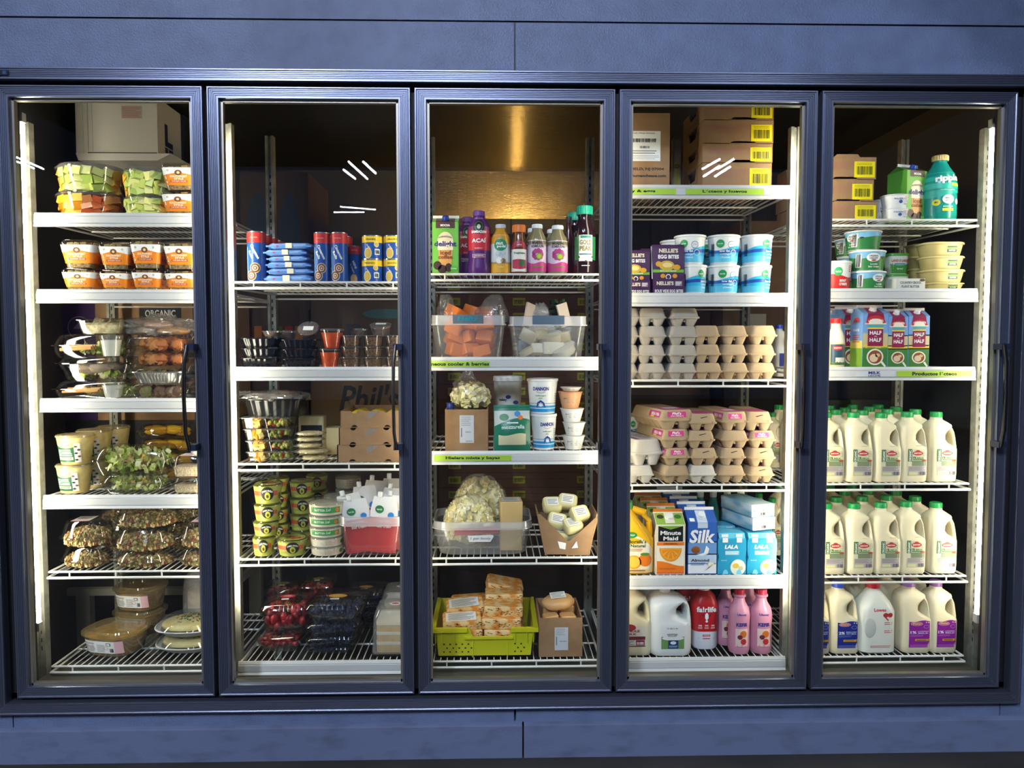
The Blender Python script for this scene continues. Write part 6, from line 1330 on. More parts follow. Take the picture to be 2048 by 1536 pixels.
pile(K_guac, (526, 574), 955, 4, Z, .44, labs(4, 'green guacamole tub', 'of the dim rear left stack'), gg)
pile(K_guac, (604, 652), 950, 4, Z, .47, labs(4, 'green guacamole tub', 'of the dim rear right stack'), gg)
stack([K_dip2, K_dip2, K_dip, K_dip, K_dip], [(612, 683), (611, 683), (609, 683), (608, 684), (607, 686)], [1096, 1077, 1056, 1033, 1008], Z, .19, labs(5, 'shallow round dip tub with a clear lid', 'of the front stack'), 'shallow dip tubs')
pile([K_dip2]*5, (640, 700), 992, 5, Z, .33, labs(5, 'shallow round dip tub with a clear lid', 'of the stack one row back'), 'shallow dip tubs')
pile([K_dip2]*5, (664, 718), 955, 5, Z, .50, labs(5, 'shallow round dip tub with a clear lid', 'of the rearmost stack'), 'shallow dip tubs')
K_bin = Kind('storage_bin', 'storage bin', (.24, .28, .145), tote(.24, .28, .145, clear('f6f4f4', .05, .15, .45, haze=.04), None, r=.035))
bn = put(K_bin, 674, 811, 1034, Z, .185, 'clear plastic bin full of red and white pouches', H=.142, ds=1.0)
def pouch(root):
    def f(q):
        W, H = .10, .20; n = 8; vs = []; fs = []
        for sd in (-1, 1):
            for i in range(n+1):
                for j in range(n+1):
                    u = -1 + 2*i/n; v = j/n; th = .018*(1-u*u)*(1 - v)**.5*(.6+.4*v); vs.append((u*W/2*(1 - .35*max(0, v-.75)*4*.6), sd*th, v*H))
        N = (n+1)*(n+1)
        def face(m, sel):
            f_ = []
            for s_ in (0, 1):
                for i in range(n):
                    for j in range(n):
                        if sel(j): a = s_*N + i*(n+1) + j; t = (a, a+n+1, a+n+2, a+1); f_.append(t if s_ == 0 else t[::-1])
            q.add(vs, f_, m)
        face(M('c9282e', .35, bump=.3, bs=30), lambda j: j < 5); face(M('e6e4e0', .35, bump=.3, bs=30), lambda j: j >= 5)
    part(root, 'pouch', f); part(root, 'cap', lambda q: q.lathe([(.009, .198), (.009, .215), (.007, .217)], W_, 12, cx=-.018))
    def g(q): q.surf = lambda u, z, o: (u, -.019*(1-(u/.05)**2)*max(0, 1 - z/.2)**.5*(.6+.4*z/.2) - .001 - o, z); q.ell(-.016, .155, .016, .014, PR('1f7a3c'), 2, 16); q.text('food club', -.016, .155, W_, w=.02, h=.007, lay=3); q.ell(.026, .135, .011, .011, PR('2f7fc8'), 2, 14); q.text('squeeze', .004, .112, W_, w=.042, h=.010, lay=2); q.text('sour cream', .004, .095, W_, w=.05, h=.010, lay=2)
    part(root, 'label', g)
K_pouch = Kind('sour_cream_pouch', 'pouch', (.10, .036, .217), pouch)
X0, Y0 = bn.location.x, bn.location.y
for i, (dx, dy, h, rz, ry, lb) in enumerate(((-.045, -.095, .96, .1, -.12, 'front left'), (.03, -.10, 1.0, -.05, .06, 'front right'), (-.06, -.045, 1.02, .2, -.2, 'second row left'), (.05, -.05, .98, -.1, .1, 'second row right'), (-.03, .005, 1.1, 0, -.1, 'middle row left'), (.04, .01, 1.05, .1, .12, 'middle row right'), (-.03, .06, 1.15, .1, .08, 'rear left'), (.05, .065, 1.18, -.1, 0, 'rear right'))):
    o = K_pouch.make(); o.location = (X0 + dx, Y0 + dy, Z + .006); o.rotation_euler = (-.06, ry, rz); o.scale = (1, 1, h); tag(o, 'red and white squeeze pouch, %s in the plastic bin' % lb, 'pouch', 'squeeze pouches in the bin')
Z = S(2, 5)
STR = [M('b01c28', .3), M('8c1420', .35), M('c9353a', .3)]; BLB = [M('26304a', .4), M('343e5c', .45), M('1c2438', .4)]
CB = clear('eceff2', .10, .06, .7)
def fstraw(q, W, D, H, zb): balls(q, W*.86, D*.86, .004, H*.80, STR, 60, .030, 4); leaves(q, W*.7, D*.7, H*.3, H*.8, LEAF[:1], 10, .02, 8)
def fblue(q, W, D, H, zb): balls(q, W*.86, D*.86, .004, H*.72, BLB, 150, .0165, 5)
def bstick(c1, c2):
    def f(q, W, D): q.ell(0, -D*.02, W*.17, D*.10, PR(c1), 1, 20); q.ell(0, -D*.02, W*.10, D*.05, PR(c2), 2, 16); q.grid(-W*.10, W*.06, -D*.22, -D*.15, PAPER, 1)
    return f
def berry(W, D, H, hb, f, st_):
    def b(root):
        clam(W, D, H, .02, hb, f, lid=CB, base=CB, taper=.78, top=.92, sticker=st_)(root)
        def g(q):
            for k in range(9): x = -W*.36 + k*W*.09; q.tube([(x, -D*.46, H*hb + .008), (x, -D*.43, H*.93)], .002, CB, 5)
        part(root, 'lid_ribs', g)
    return b
K_str = Kind('strawberry_clamshell', 'berry box', (.165, .19, .095), berry(.165, .19, .095, .68, fstraw, bstick('c2303c', 'e8a0a0'))); K_str2 = Kind('strawberry_clamshell', 'berry box', (.165, .19, .095), berry(.165, .19, .095, .68, fstraw, bstick('8a8c24', '4a5a20')))
K_blu = Kind('blueberry_clamshell', 'berry box', (.19, .19, .055), berry(.19, .19, .055, .55, fblue, bstick('cf9a3c', 'e0b45c')))
sg = 'strawberry clamshells'; w_ = 'clear clamshell of red strawberries'
stack(K_str, [(508, 600), (514, 609)], [1272, 1210], Z, .24, labs(2, w_, 'of the front left pile'), sg, 2)
pile(K_str2, (524, 592), 1178, 2, Z, .47, labs(2, w_, 'of the rear left pile'), sg, 2)
o = pile(K_str2, (596, 662), 1168, 2, Z, .46, labs(2, w_, 'of the pile right of the rear left one'), sg, 2)
bg = 'blueberry clamshells'; w_ = 'clear clamshell of dark blueberries'
stack(K_blu, [(608, 706), (608, 707), (608, 712), (608, 722)], [1297, 1276, 1249, 1210], Z, .22, labs(4, w_, 'of the front pile'), bg, 1.5)
pile(K_blu, (684, 768), 1186, 4, Z, .46, labs(4, w_, 'of the rear pile'), bg, 1.5)
def cakebox(root):
    part(root, 'base', lambda q: q.loft([(0, .17, .17, .02), (.006, .18, .18, .02)], M('201810', .4)))
    def f(q):
        for i in range(3): q.loft([(.006 + i*.024, .135, .14, .012), (.027 + i*.024, .135, .14, .012)], M('d9b874', .7, h2='cfa55a', ns=60)); q.loft([(.025 + i*.024, .138, .143, .014), (.032 + i*.024, .138, .143, .014)], M('efe6d2', .6))
    part(root, 'cake', f)
    part(root, 'lid', lambda q: q.loft([(.006, .172, .172, .025), (.09, .160, .160, .03), (.108, .14, .14, .03), (.112, .10, .10, .03)], clear('f0efe9', .08, .12, .5, haze=.13), cap0=False)); part(root, 'label', lambda q: (setattr(q, 'surf', Plane((0, 0, .1125), (1, 0, 0), (0, 1, 0))), q.ell(0, -.01, .025, .018, PAPER, 1, 6), q.ell(0, -.01, .016, .008, RED, 2, 8)))
K_cbox = Kind('layer_cake_box', 'cake box', (.18, .18, .112), cakebox)
o = put(K_cbox, 739, 832, 1222, Z, .20, 'pale layer cake in a hazy clear box, beside the blueberries', 'cake boxes', ds=.95); back(o, .20, 'pale layer cake in a hazy clear box, behind the front cake', 'cake boxes', dx=.0)

# ---- third door
Z = S(3, 1)
put(K_coffee, 864, 917, 427, Z, .19, 'green and brown iced coffee carton with a blue cap, at the left end', 'iced coffee cartons')
o = put(K_acai, 933, 982, 418, Z, .19, 'purple and red juice bottle with a purple cap, in the front row', 'purple juice bottles'); b1 = back(o, .13, 'dim purple juice bottle between the carton and its lit twin', 'purple juice bottles', dx=-.045)
put(K_nut, 981, 1022, 446, Z, .19, 'grey and yellow creamer bottle with a green circle'); put(K_trop, 1022, 1055, 448, Z, .19, 'brown apple juice bottle with an orange cap')
o = put(K_komb, 1056, 1095, 446, Z, .19, 'pink-labelled tea bottle with a white cap, left of two', 'pink-labelled tea bottles'); o2 = put(K_komb, 1096, 1138, 448, Z, .19, 'pink-labelled tea bottle with a white cap, right of two', 'pink-labelled tea bottles')
back(o, .09, 'pink-labelled tea bottle hidden behind the left one', 'pink-labelled tea bottles', dx=-.01); back(o2, .09, 'pink-labelled tea bottle hidden behind the right one', 'pink-labelled tea bottles', dx=-.01)
o = put(K_gold, 1149, 1195, 409, Z, .19, 'dark tea bottle with a green cap, largest at the right end', 'dark tea bottles'); back(o, .13, 'dark tea bottle with a green cap, half hidden behind the front one', 'dark tea bottles', dx=-.02); 
K_dark = Kind('red_juice_bottle', 'bottle', (.07, .07, .22), bottle([(.01, .034), (.13, .034), (.17, .018), (.20, .015)], M('4a1414', .12), (.198, .22, .017, M('2a2a2c', .4)))); put(K_dark, 1128, 1150, 432, Z, .27, 'slim dark red bottle with a black cap behind the tea bottles')
Z = S(3, 2)
K_tote1 = Kind('storage_bin', 'storage bin', (.26, .30, .145), tote(.26, .30, .145, None, '5c6a74', 'Hefty')); K_tote2 = Kind('storage_bin', 'storage bin', (.26, .30, .145), tote(.26, .30, .145, None, '55687c', None))
t1 = put(K_tote1, 859, 1013, 630, Z, .19, 'clear bin of orange cheese blocks, with a grey and teal clip'); t2 = put(K_tote2, 1017, 1177, 632, Z, .19, 'clear bin of assorted cheeses and bags, with a plain grey clip')
OR_ = M('f58420', .45, bump=.3, bs=25, sss=.1)
K_obl = Kind('orange_cheese_block', 'cheese', (.085, .075, .05), lambda root: part(root, 'cheese', lambda q: q.loft([(0, .08, .07, .008), (.003, .085, .075, .01), (.047, .085, .075, .01), (.05, .08, .07, .008)], OR_)))
r = random.Random(5); X0, Y0 = t1.location.x, t1.location.y
pos = ('left front', 'middle front', 'right front', 'left rear', 'middle rear', 'right rear'); ht = ('lowest', 'second', 'third', 'highest'); k = 0
for lv in range(4):
    for i in range(6):
        if lv == 3 and i in (1, 2): continue
        o = K_obl.make(); wd = .86 + .12*(lv > 0); o.location = (X0 + (-.060 + .060*(i % 3))*wd*.95, Y0 + (-.055 if i < 3 else .05), Z + .005 + lv*.046); o.rotation_euler = (r.uniform(-.4, .4), r.uniform(-.45, .45), r.uniform(-.7, .7)); o.scale = (r.uniform(.66, .86), r.uniform(.7, .95), r.uniform(.75, .95))
        tag(o, 'orange cheese block, %s layer, %s of the left bin' % (ht[lv], pos[i]), 'cheese', 'orange cheese blocks in the bin')
def bagtop(seed, w_, d_, h, m=BAG):
    def f(q):
        r = random.Random(seed); n = 26; K = 9; vs = []; fs = []
        for i in range(K):
            t = i/(K-1); rad_ = (1 - t)**.6*.9 + .12 + .25*max(0, t - .7)/.3*.6
            for j in range(n):
                a = 2*pi*j/n; c = 1 + .38*noise.noise(Vector((cos(a)*2.2, sin(a)*2.2, t*3 + seed))) ; vs.append((w_/2*rad_*c*cos(a) + .25*w_*t*t*(r.random()*.1 + (seed % 3 - 1)*.5), d_/2*rad_*c*sin(a), t*h + .012*noise.noise(Vector((a*2, t*5, seed)))))
        for i in range(K-1):
            for j in range(n): k = (j+1) % n; fs.append((i*n+j, i*n+k, (i+1)*n+k, (i+1)*n+j))
        q.add(vs, fs, m)
    return f
def single(name, loc, fn, label, cat, group=None, rz=0): q = MB(); fn(q); o = q.build(name); o.location = loc; o.rotation_euler.z = rz; tag(o, label, cat, group); return o
single('plastic_bag', (X0 - .075, Y0 - .05, Z + .13), bagtop(3, .10, .10, .10), 'clear bag rising from the left of the orange cheese bin', 'bag')
single('plastic_bag', (X0 + .08, Y0 - .03, Z + .13), bagtop(5, .13, .12, .10), 'clear bag rising from the right of the orange cheese bin', 'bag')
X0, Y0 = t2.location.x, t2.location.y; r = random.Random(8)
MIX = ['d9d6c4', 'c9b98c', 'cfd6da', 'e6dfc8', 'b9b08a', 'd6c9a8', 'c2ccd0']
for i in range(15):
    w_, d_, h = r.uniform(.05, .09), r.uniform(.03, .07), r.uniform(.035, .07); m = M(r.choice(MIX), .45, bump=.2, bs=30)
    lx_ = -.068 + .045*(i % 4); ly = (-.070, -.02, .055, .02)[i // 4]; lz = .012 + (.0, .045, .0, .09)[i // 4]
    def f(q, w_=w_, d_=d_, h=h, m=m, i=i):
        if i % 3 == 0: q.lathe([(w_*.45, 0), (w_*.5, .006), (w_*.5, h*.5), (w_*.42, h*.55)], m, 22)
        else: q.loft([(0, w_*.94, d_*.9, .006), (.004, w_, d_, .008), (h - .004, w_, d_, .008), (h, w_*.94, d_*.9, .006)], m)
    o = single('wrapped_cheese', (X0 + lx_, Y0 + ly, Z + lz), f, '%s wrapped cheese, %s row, %s place, in the assorted bin' % (('round', 'square', 'small')[i % 3], ('front', 'raised second', 'rear', 'uppermost')[i // 4], ordn[i % 4]), 'cheese', 'assorted cheeses in the bin', r.uniform(-.5, .5)); o.rotation_euler.y = r.uniform(-.6, .6); o.rotation_euler.x = r.uniform(-.5, .5)
single('plastic_bag', (X0 - .02, Y0 + .0, Z + .10), bagtop(7, .12, .12, .10, BAGH), 'hazy clear bag bulging from the assorted cheese bin', 'bag')
single('herb_bundle', (X0 + .045, Y0 + .01, Z + .12), lambda q: leaves(q, .08, .08, 0, .09, [M('2c4a2c', .5), M('1f3a24', .5), M('3f5f34', .5)], 90, .03, 3), 'dark green herbs sticking out of the assorted cheese bin', 'herbs')
for i, (dx, rz, ry) in enumerate(((-.07, .2, .25), (.075, -.1, -.3))): o = single('card_pack', (X0 + dx, Y0 - .05, Z + .115), lambda q: q.box(-.022, .022, -.004, .004, 0, .085, M('e0c9b4', .5)), 'pale flat pack standing up at the %s of the assorted bin' % ('left', 'right')[i], 'pack', None, rz + .6); o.rotation_euler.y = ry
Z = S(3, 3)
kb = put(K_kbox, 890, 976, 815, Z, .19, 'tall open cardboard box holding a bag of cheese curds', H=.148, ds=1.0)
CURD = [M('ece0a4', .45, sss=.1), M('e2d48c', .45, sss=.1), M('f2e8bc', .45, sss=.1)]
def curds(w_, d_, z1, n, s_, seed, lump=None):
    def f(q):
        r = random.Random(seed)
        q.blob((0, 0, z1*.45), w_*.38, d_*.38, z1*.40, CURD[1], .08, 2, seed, 16, 10)
        for i in range(n):
            a = r.uniform(0, 2*pi); ph = math.asin(r.uniform(-.6, .98)); q.cube((w_*.42*cos(ph)*cos(a), d_*.42*cos(ph)*sin(a), z1*.45 + z1*.44*sin(ph)), s_*r.uniform(.7, 1.2), s_*r.uniform(.7, 1.2), s_*r.uniform(.7, 1.2), (r.uniform(0, 3), r.uniform(0, 3), r.uniform(0, 3)), r.choice(CURD))
    return f
def curdbag(loc, w_, d_, z1, n, label, seed, tail=True, s_=.017):
    root = empty('curd_bag', loc); part(root, 'curds', curds(w_, d_, z1, n, s_, seed))
    def f(q):
        q.blob((0, 0, z1*.46), w_*.47, d_*.47, z1*.50, BAG, .10, 4, seed, 32, 18)
        if tail: b = len(q.v); bagtop(seed, w_*.6, d_*.5, z1*.5)(q); q.v[b:] = [(x - w_*.12, y, z + z1*.78) for x, y, z in q.v[b:]]
    part(root, 'bag', f); tag(root, label, 'bag', 'bags of cheese curds'); return root
curdbag((kb.location.x + .012, kb.location.y - .01, Z + .135), .15, .135, .115, 150, 'clear tied bag of pale cheese curds rising out of the tall box', 2)
p = at(903, 790, .25); single('blue_cup', (p.x - .003, .25, Z + .135), lambda q: q.lathe([(.012, 0), (.014, .03), (.018, .032)], M('3f4fa0', .35), 18), 'small blue and red cup tucked in the tall box', 'cup')
def mozz(root):
    def surf(u, v, s_): W = .125; H = .155; th = .022*(1 - (2*u/W)**2)*sin(pi*min(1, max(0, v/H))**.7); return (u, s_*th, v)
    def f(q):
        n = 14; Wd = .125; H = .155; vs = []; fs = []
        for s_ in (-1, 1):
            for i in range(n+1):
                for j in range(n+1): vs.append(surf(-Wd/2 + Wd*i/n, H*j/n, s_))
        N = (n+1)**2
        for s_ in (0, 1):
            for i in range(n):
                for j in range(n): a = s_*N + i*(n+1)+j; t = (a, a+n+1, a+n+2, a+1); fs.append(t if s_ == 0 else t[::-1])
        q.add(vs, fs, M('17735a', .28, bump=.35, bs=40))
    part(root, 'pouch', f)
    def g(q):
        q.surf = lambda u, z, o: tuple(Vector(surf(u, z, -1)) + Vector((0, -o - .0006, 0)))
        q.band(-.061, .061, lambda u: .090 + .02*sin(u*22+1), .135, PR('c2c9c4'), 1, 16); q.ell(-.028, .113, .016, .012, PR('2f7a3c'), 2, 16); q.ell(.018, .124, .011, .010, PR('3f8ac8'), 2, 14); q.ell(.028, .112, .009, .008, PR('e07a34'), 2, 12); q.text('mozzarella', .002, .080, PR('d9ece6'), w=.078, h=.013, lay=2, rot=.03); q.lines(-.02, .02, .090, .098, 1, W_, 2)
        q.band(-.048, .046, .020, lambda u: .055 + .004*sin(u*60), PR('cfc9a4'), 2, 14); q.grid(-.06, .06, .145, .148, PR('0f5a44'), 1)
    part(root, 'label', g)
K_moz = Kind('shredded_cheese_pouch', 'pouch', (.125, .044, .155), mozz)
put(K_moz, 988, 1062, 811, Z, .17, 'green pouch of shredded white cheese leaning against the tubs', rx=-.12, rz=.08)
put(K_wall, 986, 1046, 753, Z, .33, 'tall white yogurt tub with blue leaf pattern behind the green pouch', 'yogurt tubs', H=at(1016, 753, .33).z - Z)
stack([K_dann[1], K_dann[0]], [(1062, 1116), (1055, 1119)], [829, 758], Z, .20, labs(2, 'white and blue yogurt tub', 'of the stacked pair'), 'yogurt tubs', 0)
stack([K_cup3[0]]*3 + [K_cup3[1], K_cup3[0]], [(1126, 1173), (1127, 1174), (1122, 1171), (1118, 1168), (1122, 1166)], [873, 846, 818, 784, 775], Z, .20, ['small cream yogurt cup, bottom of the stack of cups', 'small cream yogurt cup, second in the stack of cups', 'small cream yogurt cup, third in the stack of cups', 'small peach-coloured yogurt cup near the top of the stack', 'thin cream cup lying topmost on the peach one'], 'small yogurt cups', 0)
Z = S(3, 4)
K_tote3 = Kind('storage_bin', 'storage bin', (.30, .30, .15), tote(.30, .30, .15, clear('eef0f1', .05, .2, .5, haze=.16), None, r=.05))
t3 = put(K_tote3, 862, 1066, 1042, Z, .19, 'wide clear bin of cheese curds with a handwritten note', H=.122, ds=.85); X0, Y0 = t3.location.x, t3.location.y
q = MB(); q.surf = Plane((0, 0, 0), (1, 0, 0), (0, 0, 1)); q.poly([(-.042, -.012), (.035, -.012), (.046, .006), (.044, .012), (-.046, .010)], M('d9d9d9', .5), 0); q.text('1 per family', 0, -.001, INK, w=.072, h=.012, lay=1, slant=.2, bold=.0); o = q.build('paper_note'); o.location = (X0 - .005, .19 - .0 + .006, Z + .062); o.rotation_euler = (-.16, 0, 0); tag(o, 'torn paper note reading 1 per family on the curd bin', 'note')
curdbag((X0 - .048, Y0 - .038, Z + .010), .20, .125, .205, 380, 'large clear bag of pale cheese curds, front one in the wide bin', 4, False, .018)
curdbag((X0 - .01, Y0 + .055, Z + .010), .22, .09, .265, 300, 'large clear bag of pale cheese curds, rear one in the wide bin', 6, False, .018)
YEL = M('d9b878', .4, bump=.3, bs=30)
def wheel(h, sticker): 
    def f(root):
        part(root, 'cheese', lambda q: q.loft([(0, .078, .09, .006), (.003, .082, .095, .008), (h - .003, .082, .095, .008), (h, .078, .09, .006)], YEL))
        if sticker: part(root, 'label', lambda q: (setattr(q, 'surf', Plane((0, 0, h + .0003), (1, 0, 0), (0, 1, 0))), q.grid(-.032, .032, -.03, .03, PAPER, 1), q.lines(-.028, .028, -.025, .028, 7, GR, 2)))
    return f
K_yb1 = Kind('yellow_cheese_block', 'cheese', (.082, .095, .075), wheel(.075, False)); K_yb2 = Kind('yellow_cheese_block', 'cheese', (.082, .095, .10), wheel(.10, True))
for i, (k, z, h, lb) in enumerate(((K_yb1, .006, 1, 'tan cheese block at the bottom right of the curd bin'), (K_yb2, .083, 1, 'tan cheese block with a white sticker standing in the curd bin'))): o = k.make(); o.location = (X0 + .104, Y0 - .035 + i*.008, Z + z); o.rotation_euler = (0, 0, .06*i); tag(o, lb, 'cheese', 'tan cheese blocks')
o = single('red_strip_bag', (X0 - .02, Y0 - .112, Z + .075), lambda q: q.loft([(0, .16, .005, .002), (.026, .155, .005, .002)], M('c8323c', .4)), 'red strip of a pack pressed against the front of the curd bin', 'pack'); o.rotation_euler.y = -.05
def vbox(root):
    W, D, H = .165, .16, .15
    def f(q):
        t = .004; q.prism([(-W*.36, 0), (-W*.5, H), (-W*.47, H), (W*.02, H*.32), (-W*.03, .0)], -D/2, -D/2 + t, KRAFT); q.prism([(-W*.03, 0), (W*.02, H*.32), (W*.50, H*.92), (W*.53, H*.86), (W*.36, 0)], -D/2 + .001, -D/2 + t + .001, KRAFT)
        for s_ in (-1, 1): q.prism([(s_*W*.36, 0), (s_*W*.50, H), (s_*W*.50 + s_*t, H), (s_*W*.36 + s_*t, 0)][::s_], -D/2, D/2, KRAFT)
        q.box(-W*.36, W*.36, -D/2, D/2, 0, t, KRAFT); q.prism([(-W*.36, 0), (-W*.5, H*.8), (W*.5, H*.8), (W*.36, 0)][::-1], D/2 - t, D/2, KRAFT)
    part(root, 'box', f); part(root, 'label', lambda q: (setattr(q, 'surf', Plane((0, -D/2 - .0006, 0), (1, 0, 0), (0, 0, 1))), q.poly([(-.022, .026), (-.006, .022), (-.004, .045), (-.028, .052)], W_, 1), q.poly([(.012, .026), (.030, .028), (.026, .052)], W_, 2)))
K_vbox = Kind('torn_cardboard_box', 'cardboard box', (.165, .16, .15), vbox); vb = put(K_vbox, 1077, 1193, 1008, Z, .19, 'cardboard box with a torn open front full of pale cheeses', H=.15, ds=1.05)
PALE = M('d8cf9a', .4, bump=.25, bs=30, sss=.1)
def pale(root, st=True):
    part(root, 'cheese', lambda q: q.loft([(0, .062, .05, .012), (.006, .07, .058, .016), (.030, .07, .058, .016), (.036, .062, .05, .012)], PALE))
    part(root, 'label', lambda q: (setattr(q, 'surf', Plane((0, 0, .0365), (1, 0, 0), (0, 1, 0))), q.grid(-.022, .022, -.018, .018, PAPER, 1), q.lines(-.018, .018, -.014, .014, 4, GR, 2)))
K_pale = Kind('pale_cheese_piece', 'cheese', (.07, .058, .036), pale)
X0, Y0 = vb.location.x, vb.location.y; r = random.Random(3)
for i, (dx, dy, dz, a, b_, c) in enumerate(((-.03, -.03, .008, 0, 0, .2), (.03, -.03, .008, 0, 0, -.2), (-.03, .04, .008, 0, 0, 0), (.03, .04, .008, 0, 0, 0), (-.028, -.035, .047, .2, .1, .3), (.03, -.03, .05, .3, 0, -.2), (.0, .04, .05, 0, 0, .5), (.02, -.045, .085, .5, -.1, .3), (-.035, -.02, .098, .7, .2, -.1), (.045, -.02, .125, .8, -.1, .35), (-.05, .01, .150, .6, 0, .1), (.01, .02, .16, .7, .1, -.2), (.0, .05, .115, 0, 0, 0))):
    o = K_pale.make(); o.location = (X0 + dx, Y0 + dy, Z + dz); o.rotation_euler = (a, b_, c); tag(o, 'pale wrapped cheese piece, %s in the torn box' % ('bottom front left', 'bottom front right', 'bottom rear left', 'bottom rear right', 'low middle left', 'low middle right', 'low centre rear', 'just above the tear', 'middle left above the rim', 'right above the rim', 'uppermost left', 'uppermost centre', 'in the middle rear')[i], 'cheese', 'pale cheese pieces in the torn box')
Z = S(3, 5)
def crate(root):
    W, D, H = .30, .34, .098; y = M('c9c81a', .4); t = .005
    def f(q):
        P = [(-W*.47, 0), (W*.47, 0), (W*.5, H*.86), (W*.5, H), (W*.27, H), (W*.24, H*.70), (W*.12, H*.66), (0, H*.70), (-W*.12, H*.66), (-W*.12, H*.72), (-W*.15, H*.98), (-W*.18, H), (-W*.5, H), (-W*.5, H*.86)]
        for y0 in (-D/2, D/2 - t): q.prism(P, y0, y0 + t, y)
        for s_ in (-1, 1): q.prism([(s_*W*.47, 0), (s_*W*.5, H), (s_*(W*.5 - t), H), (s_*(W*.47 - t), 0)][::-s_], -D/2, D/2, y)
        q.box(-W*.47, W*.47, -D/2, D/2, 0, t, y)
        for s_ in (-1, 1): q.box(min(s_*W*.5, s_*W*.53), max(s_*W*.5, s_*W*.53), -D/2 - .006, D/2 + .006, H*.86, H, y)
        q.box(-W*.53, -W*.17, -D/2 - .010, -D/2, H*.86, H, y); q.box(W*.26, W*.53, -D/2 - .010, -D/2, H*.86, H, y); q.box(-W*.2, W*.28, -D/2 - .008, -D/2, H*.62, H*.70, y)
        for x in (-W*.48, -W*.42, -W*.3, W*.3, W*.42, W*.48): q.box(x - .001, x + .001, -D/2 - .008, -D/2, H*.5, H*.88, y)
        q.box(-W*.12, -W*.11, -D/2 - .005, -D/2, 0, H*.62, y); q.box(W*.22, W*.23, -D/2 - .005, -D/2, 0, H*.62, y)
    part(root, 'crate', f)
    def g(q):
        q.surf = Plane((0, -D/2, 0), (1, 0, 0), (0, 0, 1)); m = M('20200c', .7)
        for j in range(3):
            for i in range(5): q.ell(-W*.40 + i*.018 + (j % 2)*.009, H*(.18 + j*.13), .0028, .0028, m, 1, 8)
            for i in range(2): q.ell(W*.30 + i*.018 + (j % 2)*.009, H*(.18 + j*.13), .0028, .0028, m, 1, 8)
    part(root, 'holes', g)
K_crate = Kind('yellow_crate', 'crate', (.31, .35, .098), crate); cr = put(K_crate, 864, 1074, 1256, Z, .20, 'yellow plastic crate full of marbled orange cheeses', ds=.95)
MARB = M('d98a2c', .45, h2='e8c78a', ns=45, lo=.42, hi=.58, bump=.2, bs=40); 
def marb(st_):
    def f(root):
        part(root, 'cheese', lambda q: (q.loft([(0, .088, .075, .006), (.003, .095, .08, .010), (.036, .095, .08, .010), (.040, .088, .075, .006)], MARB), [q.cube((r_.uniform(-.044, .044), -.0402, r_.uniform(.004, .036)), .006, .001, .002, (0, r_.uniform(-1, 1), 0), M('7a4a1c', .6)) for r_ in [random.Random(2)] for _ in range(26)]))
        if st_: part(root, 'label', lambda q: (setattr(q, 'surf', Plane((0, 0, .0405), (1, 0, 0), (0, 1, 0))), q.grid(-.040, .034, -.030, .026, PAPER, 1), q.lines(-.034, .03, -.026, .02, 6, GR, 2)))
    return f
K_m1 = Kind('marbled_cheese_block', 'cheese', (.095, .08, .04), marb(False)); K_m2 = Kind('marbled_cheese_block', 'cheese', (.095, .08, .04), marb(True))
X0, Y0 = cr.location.x, cr.location.y
SX = 1.5
for k, dx, dy, dz, a, b_, c, lb in (
    (K_m1, -.075, -.10, .007, 0, 0, 0, 'bottom layer, front left'), (K_m1, .075, -.10, .007, 0, 0, .04, 'bottom layer, front right'), (K_m1, -.075, .0, .007, 0, 0, 0, 'bottom layer, middle left'), (K_m1, .075, .0, .007, 0, 0, 0, 'bottom layer, middle right'), (K_m1, -.075, .10, .007, 0, 0, 0, 'bottom layer, rear left'), (K_m1, .075, .10, .007, 0, 0, 0, 'bottom layer, rear right'),
    (K_m1, -.080, -.10, .048, 0, 0, .05, 'second layer, front left'), (K_m1, .070, -.10, .048, 0, 0, -.03, 'second layer, front right'), (K_m1, .075, .0, .048, 0, 0, 0, 'second layer, middle right'), (K_m1, -.075, .0, .048, 0, 0, .1, 'second layer, middle left'), (K_m1, .075, .10, .048, 0, 0, 0, 'second layer, rear right'), (K_m1, -.075, .10, .048, 0, 0, 0, 'second layer, rear left'),
    (K_m2, -.083, -.095, .090, .22, -.03, .08, 'white label, lower left'), (K_m2, -.075, -.02, .118, .26, -.06, .12, 'white label, upper left'), (K_m1, .062, -.095, .089, .03, 0, -.03, 'third layer on the right'), (K_m1, .068, -.075, .129, .06, .03, .02, 'fourth layer on the right'), (K_m1, .070, .02, .100, .05, .0, .06, 'third layer, middle right'), (K_m1, .072, .03, .142, .1, .0, .03, 'fifth layer on the right'), (K_m1, .07, .10, .16, .25, .22, .12, 'highest at the rear right'), (K_m1, -.06, .09, .095, .1, 0, .2, 'third layer, rear left')):
    o = k.make(); o.location = (X0 + dx, Y0 + dy, Z + dz); o.rotation_euler = (a, b_, c); o.scale = (SX, .98, 1); tag(o, 'marbled orange cheese block in the yellow crate, %s' % lb, 'cheese', 'marbled cheeses in the yellow crate')
K_kbox2 = Kind('open_cardboard_box', 'cardboard box', (.15, .22, .15), cbox(.15, .22, .15, lambda q, W, H: (q.grid(-W*.14, W*.17, H*.17, H*.76, M('c9ccd0', .5), 1), q.lines(-W*.11, W*.10, H*.55, H*.74, 4, GR, 2, 4, .25), q.bars(-W*.11, -W*.08, H*.3, H*.52, INK, 2, 3), q.lines(-W*.03, W*.14, H*.38, H*.42, 1, GR, 2)), top=False))
kb = put(K_kbox2, 1078, 1165, 1228, Z, .20, 'open cardboard box of peach-coloured wrapped cheeses', H=.142, ds=1.0); X0, Y0 = kb.location.x, kb.location.y
